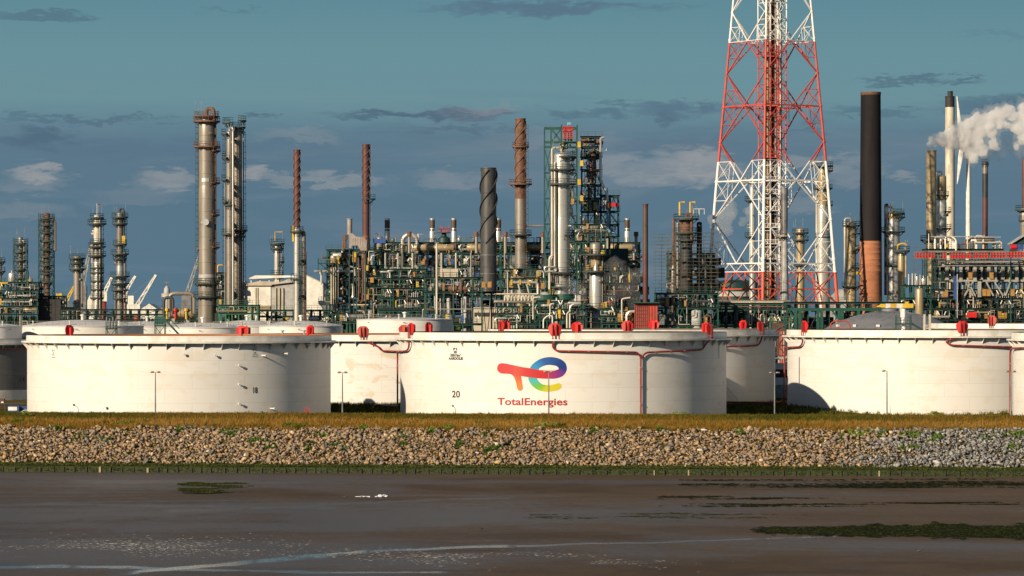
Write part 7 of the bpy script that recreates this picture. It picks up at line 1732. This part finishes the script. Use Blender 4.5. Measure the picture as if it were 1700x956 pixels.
steam('steam_fringe', 'faint trailing fringe of vapour around the right end of the steam plume', [(1600, 262, 12), (1640, 255, 16), (1662, 250, 15), (1675, 232, 16), (1655, 268, 10), (1692, 250, 14), (1640, 186, 12), (1672, 178, 14), (1705, 250, 18), (1700, 172, 14)], 1010, .07, .5, (1.8, 3.2), 9)
steam('steam_wisp', 'grey steam puff rising between the scaffold and the flare tower', [(1187, 372, 14), (1198, 362, 16), (1208, 352, 15), (1214, 342, 12), (1203, 380, 14)], 1150, .13, .6, (2.0, 2.6), 4)
steam('steam_wisp', 'small grey steam puff inside the flare tower frame', [(1237, 366, 10), (1243, 355, 12), (1250, 347, 8)], 1150, .14, .6, (1.6, 2.0), 5)
steam('steam_mist', 'thin steam veil drifting over the dark units right of the silver column', [(1000, 455, 22), (1025, 440, 20), (1030, 480, 22), (1010, 500, 20), (960, 490, 18), (1045, 460, 18), (1050, 500, 16), (940, 470, 14)], 868, .05, .8, (3, 3.0), 6, .25)
steam('steam_mist', 'thin steam veil between the black twisted stack and the silver column', [(850, 440, 14), (870, 430, 15), (880, 455, 15), (895, 475, 13), (905, 440, 11), (860, 462, 14)], 905, .055, .8, (3, 3.0), 7, .25)
# ================================================================ lamp posts and small yard things
def lamp_post(px, ytop, heads, D, label, r=.09):
    zt = Z_(ytop, D); zb = 0.75; t = thing('street_lamp', label, 'lamp post', (X_(px, D), D, zb), 'tall lamp posts along the bank crest'); h = zt-zb
    mb = MB(); mb.path([(0, 0, -.5), (0, 0, h*.3), (0, 0, h)], [r*1.5, r*1.25, r*.8], 8); build('pole', mb, M['grey'], t)
    for s_ in heads:
        mb = MB(); mb.path([(0, 0, h-.05), (s_*.15, 0, h+.02), (s_*.28, 0, h+.02)], .045, 6); 
        mb.path([(s_*.22, 0, h+.02), (s_*.34, 0, h+.05), (s_*.62, 0, h+.05), (s_*.84, 0, h+.0)], [.07, .14, .16, .06], 8); build('lamp_head', mb, M['dull'], t)
    return t
lamp_post(258, 618, (-1, 1), 571, 'double-headed lamp post in front of tank 18')
lamp_post(568.5, 618.5, (-1, 1), 571, 'double-headed lamp post in the gap between tanks 18 and 20')
lamp_post(911, 617.5, (-1, 1), 562, 'double-headed lamp post crossing the rainbow emblem')
lamp_post(1286, 619, (-1, 1), 561, 'lamp post in front of the shaded tank right of tank 20')
lamp_post(1472.5, 616, (-1,), 558, 'single-headed lamp post in front of the right-hand tank')
lamp_post(1678, 617, (-1, 1), 556, 'lamp post beside the red pipe near the right edge')
def bent_lamp(px, pyt, dxp, D, label):
    zt = Z_(pyt, D); zb = .7; t = thing('bent_lamp', label, 'lamp', (X_(px, D), D, zb)); h = zt-zb; d = PX(dxp, D)
    mb = MB(); mb.path([(0, 0, -.4), (0, 0, h*.72), (d*.25, 0, h*.82), (d, 0, h)], .05, 6, .2); build('pole', mb, M['grey'], t)
    mb = MB(); mb.path([(d*.85, 0, h-.05), (d*1.15, 0, h+.06), (d*1.5, 0, h+.03)], [.08, .17, .12], 7); build('lamp_head', mb, M['dark'], t)
bent_lamp(130, 672.5, -6, 566, 'short bent lamp in front of the left part of tank 18')
bent_lamp(756.5, 674, -4, 560, 'short bent lamp below the number 20')
def stake(px, pyt, D, lean, label):
    mb = MB(); h = Z_(pyt, D)-.7; mb.path([(0, 0, -.3), (lean*.4, 0, h*.5), (lean, 0, h)], [.05, .04, .03], 5)
    tag(build('stake', mb, M['grey'], None, True, (X_(px, D), D, .7)), label, 'stake')
stake(824.5, 680, 560, -.12, 'thin leaning stake below the emblem on tank 20')
stake(1479, 672, 556, -.15, 'thin leaning stake just right of the single-headed lamp post')
stake(936, 687.5, 560, .0, 'tiny marker stake right of the emblem lamp post')
# weeds along the foot of tanks
sc_ = MB()
ps = []; 
for (px, n_) in [(1553, 16), (45, 6), (1127, 5), (437, 5)]:
    for i in range(n_): ps.append((X_(px, 557)+random.Random(px+i).gauss(0, .5), 557+random.Random(i).gauss(0, .4), 1.25+random.Random(i*3).uniform(0, .5)))
s9 = np.full(len(ps), .35); scatter('crest_weeds', LB, np.array(ps), np.stack([s9, s9, s9], -1), rng.uniform(0, 6, len(ps)), rng.uniform(.7, 1, len(ps)), M['weed'], 'pale bushy weeds on the bank crest before the tanks', 'weeds')

# blue and white containers / truck at the far left
def crate(name, label, cat, px0, px1, py0, py1, D, depth, mt, extra=None):
    X0, X1 = X_(px0, D), X_(px1, D); z1, z0 = Z_(py0, D), Z_(py1, D); t = thing(name, label, cat, ((X0+X1)/2, D+depth/2, z0)); W = X1-X0; h = z1-z0
    mb = MB(); mb.box((0, 0, h/2), (W, depth, h)); build('body', mb, M[mt], t, False)
    mb = MB(); n = max(3, int(W/.6))
    for k in range(n+1): mb.box((-W/2+W*k/n, -depth/2-.03, h/2), (.09, .06, h*.94))
    for zz_ in (.04, h-.04): mb.box((0, -depth/2-.05, zz_), (W+.1, .1, .12))
    build('ribs', mb, M[mt], t, False); return t, W, h
t, W, h = crate('site_container', 'blue container with a white front panel, left of tank 18', 'container', 13, 31, 674, 692, 645, 2.4, 'blue')
mb = MB(); mb.box((-.1, -1.3, h*.76), (W*.82, .05, h*.34)); build('front_panel', mb, M['white'], t, False)
crate('site_container', 'plain dark blue container half hidden by tank 18', 'container', 31.3, 56, 675, 692, 646, 2.4, 'blue')
t = thing('pipe_trestle', 'dark pipe trestle running across the far left corner', 'pipe rack', (X_(20, 655), 655, 0))
for zz_ in (Z_(671.5, 655), Z_(670.2, 655)): build('pipe', MB().tube((-14, .3, zz_), (5, .3, zz_), .16, 7), M['soot'], t)
for px in (-10, 2, 14): build('trestle_leg', MB().bar((PX(px-14, 655), 0, -1.6), (PX(px-14, 655), 0, Z_(671, 655)), .18), M['soot'], t, False)
t = thing('tank_trailer', 'small dark red trailer on the pipe trestle at the left edge', 'trailer', (X_(1, 662), 662, Z_(670, 662)))
build('body', MB().box((0, 0, .55), (1.5, 1.6, .75)), M['maroon'], t, False); build('roof', MB().box((0, 0, 1.15), (1.9, 1.8, .14)), M['grey'], t, False)
for x in (-.45, .45): build('wheel', MB().tube((x, -.95, .15), (x, -.75, .15), .28, 12), M['white'], t)
t = thing('parked_car', 'white car nosing out from behind tank 18 at the left', 'car', (X_(47, 640), 640, -1.45))
mb = MB(); mb.prism([(-2.1, .25), (-2.1, .7), (-1.5, .85), (-.7, 1.35), (.9, 1.35), (1.6, .85), (2.1, .75), (2.1, .25)], -.8, .8); build('body', mb, M['white'], t)
for x in (-1.3, 1.3): build('wheel', MB().tube((x, -.85, .3), (x, -.6, .3), .3, 14), M['soot'], t)
mb = MB(); mb.prism([(-1.35, .88), (-.65, 1.28), (.8, 1.28), (1.4, .88)], -.82, -.8); build('side_window', mb, M['dark'], t, False)
# pump shelter and pipes in the narrow gap right of tank 21
t = thing('pump_house', 'white pump house with a dark window seen through the gap right of tank 21', 'building', (X_(1300, 720), 720, 0))
mb = MB(); mb.box((0, 3, 3.5), (9, 6, 7)); build('wall', mb, M['white'], t, False)
mb = MB(); mb.box((0, -.03, 5.0), (5.0, .08, 1.6)); build('window', mb, M['dark'], t, False)
mb = MB(); mb.prism([(-5, 7.0), (-5, 7.3), (5, 9.2), (5, 8.9)], -.4, 6.4); build('roof', mb, M['lgrey'], t, False)
mb = MB(); mb.box((0, -.1, 1.4), (7, .15, 2.6)); build('slatted_door', mb, M['conc'], t, False)
tag(build('valve_wheel', MB().path([(.5*cos(a*.5236), 0, .5*sin(a*.5236)) for a in range(13)], .07, 5).tube((-.5, 0, 0), (.5, 0, 0), .05, 5), M['red'], None, True, (X_(510, 588), 588, 1.2)), 'small red valve wheel at the foot of tank 18', 'valve')
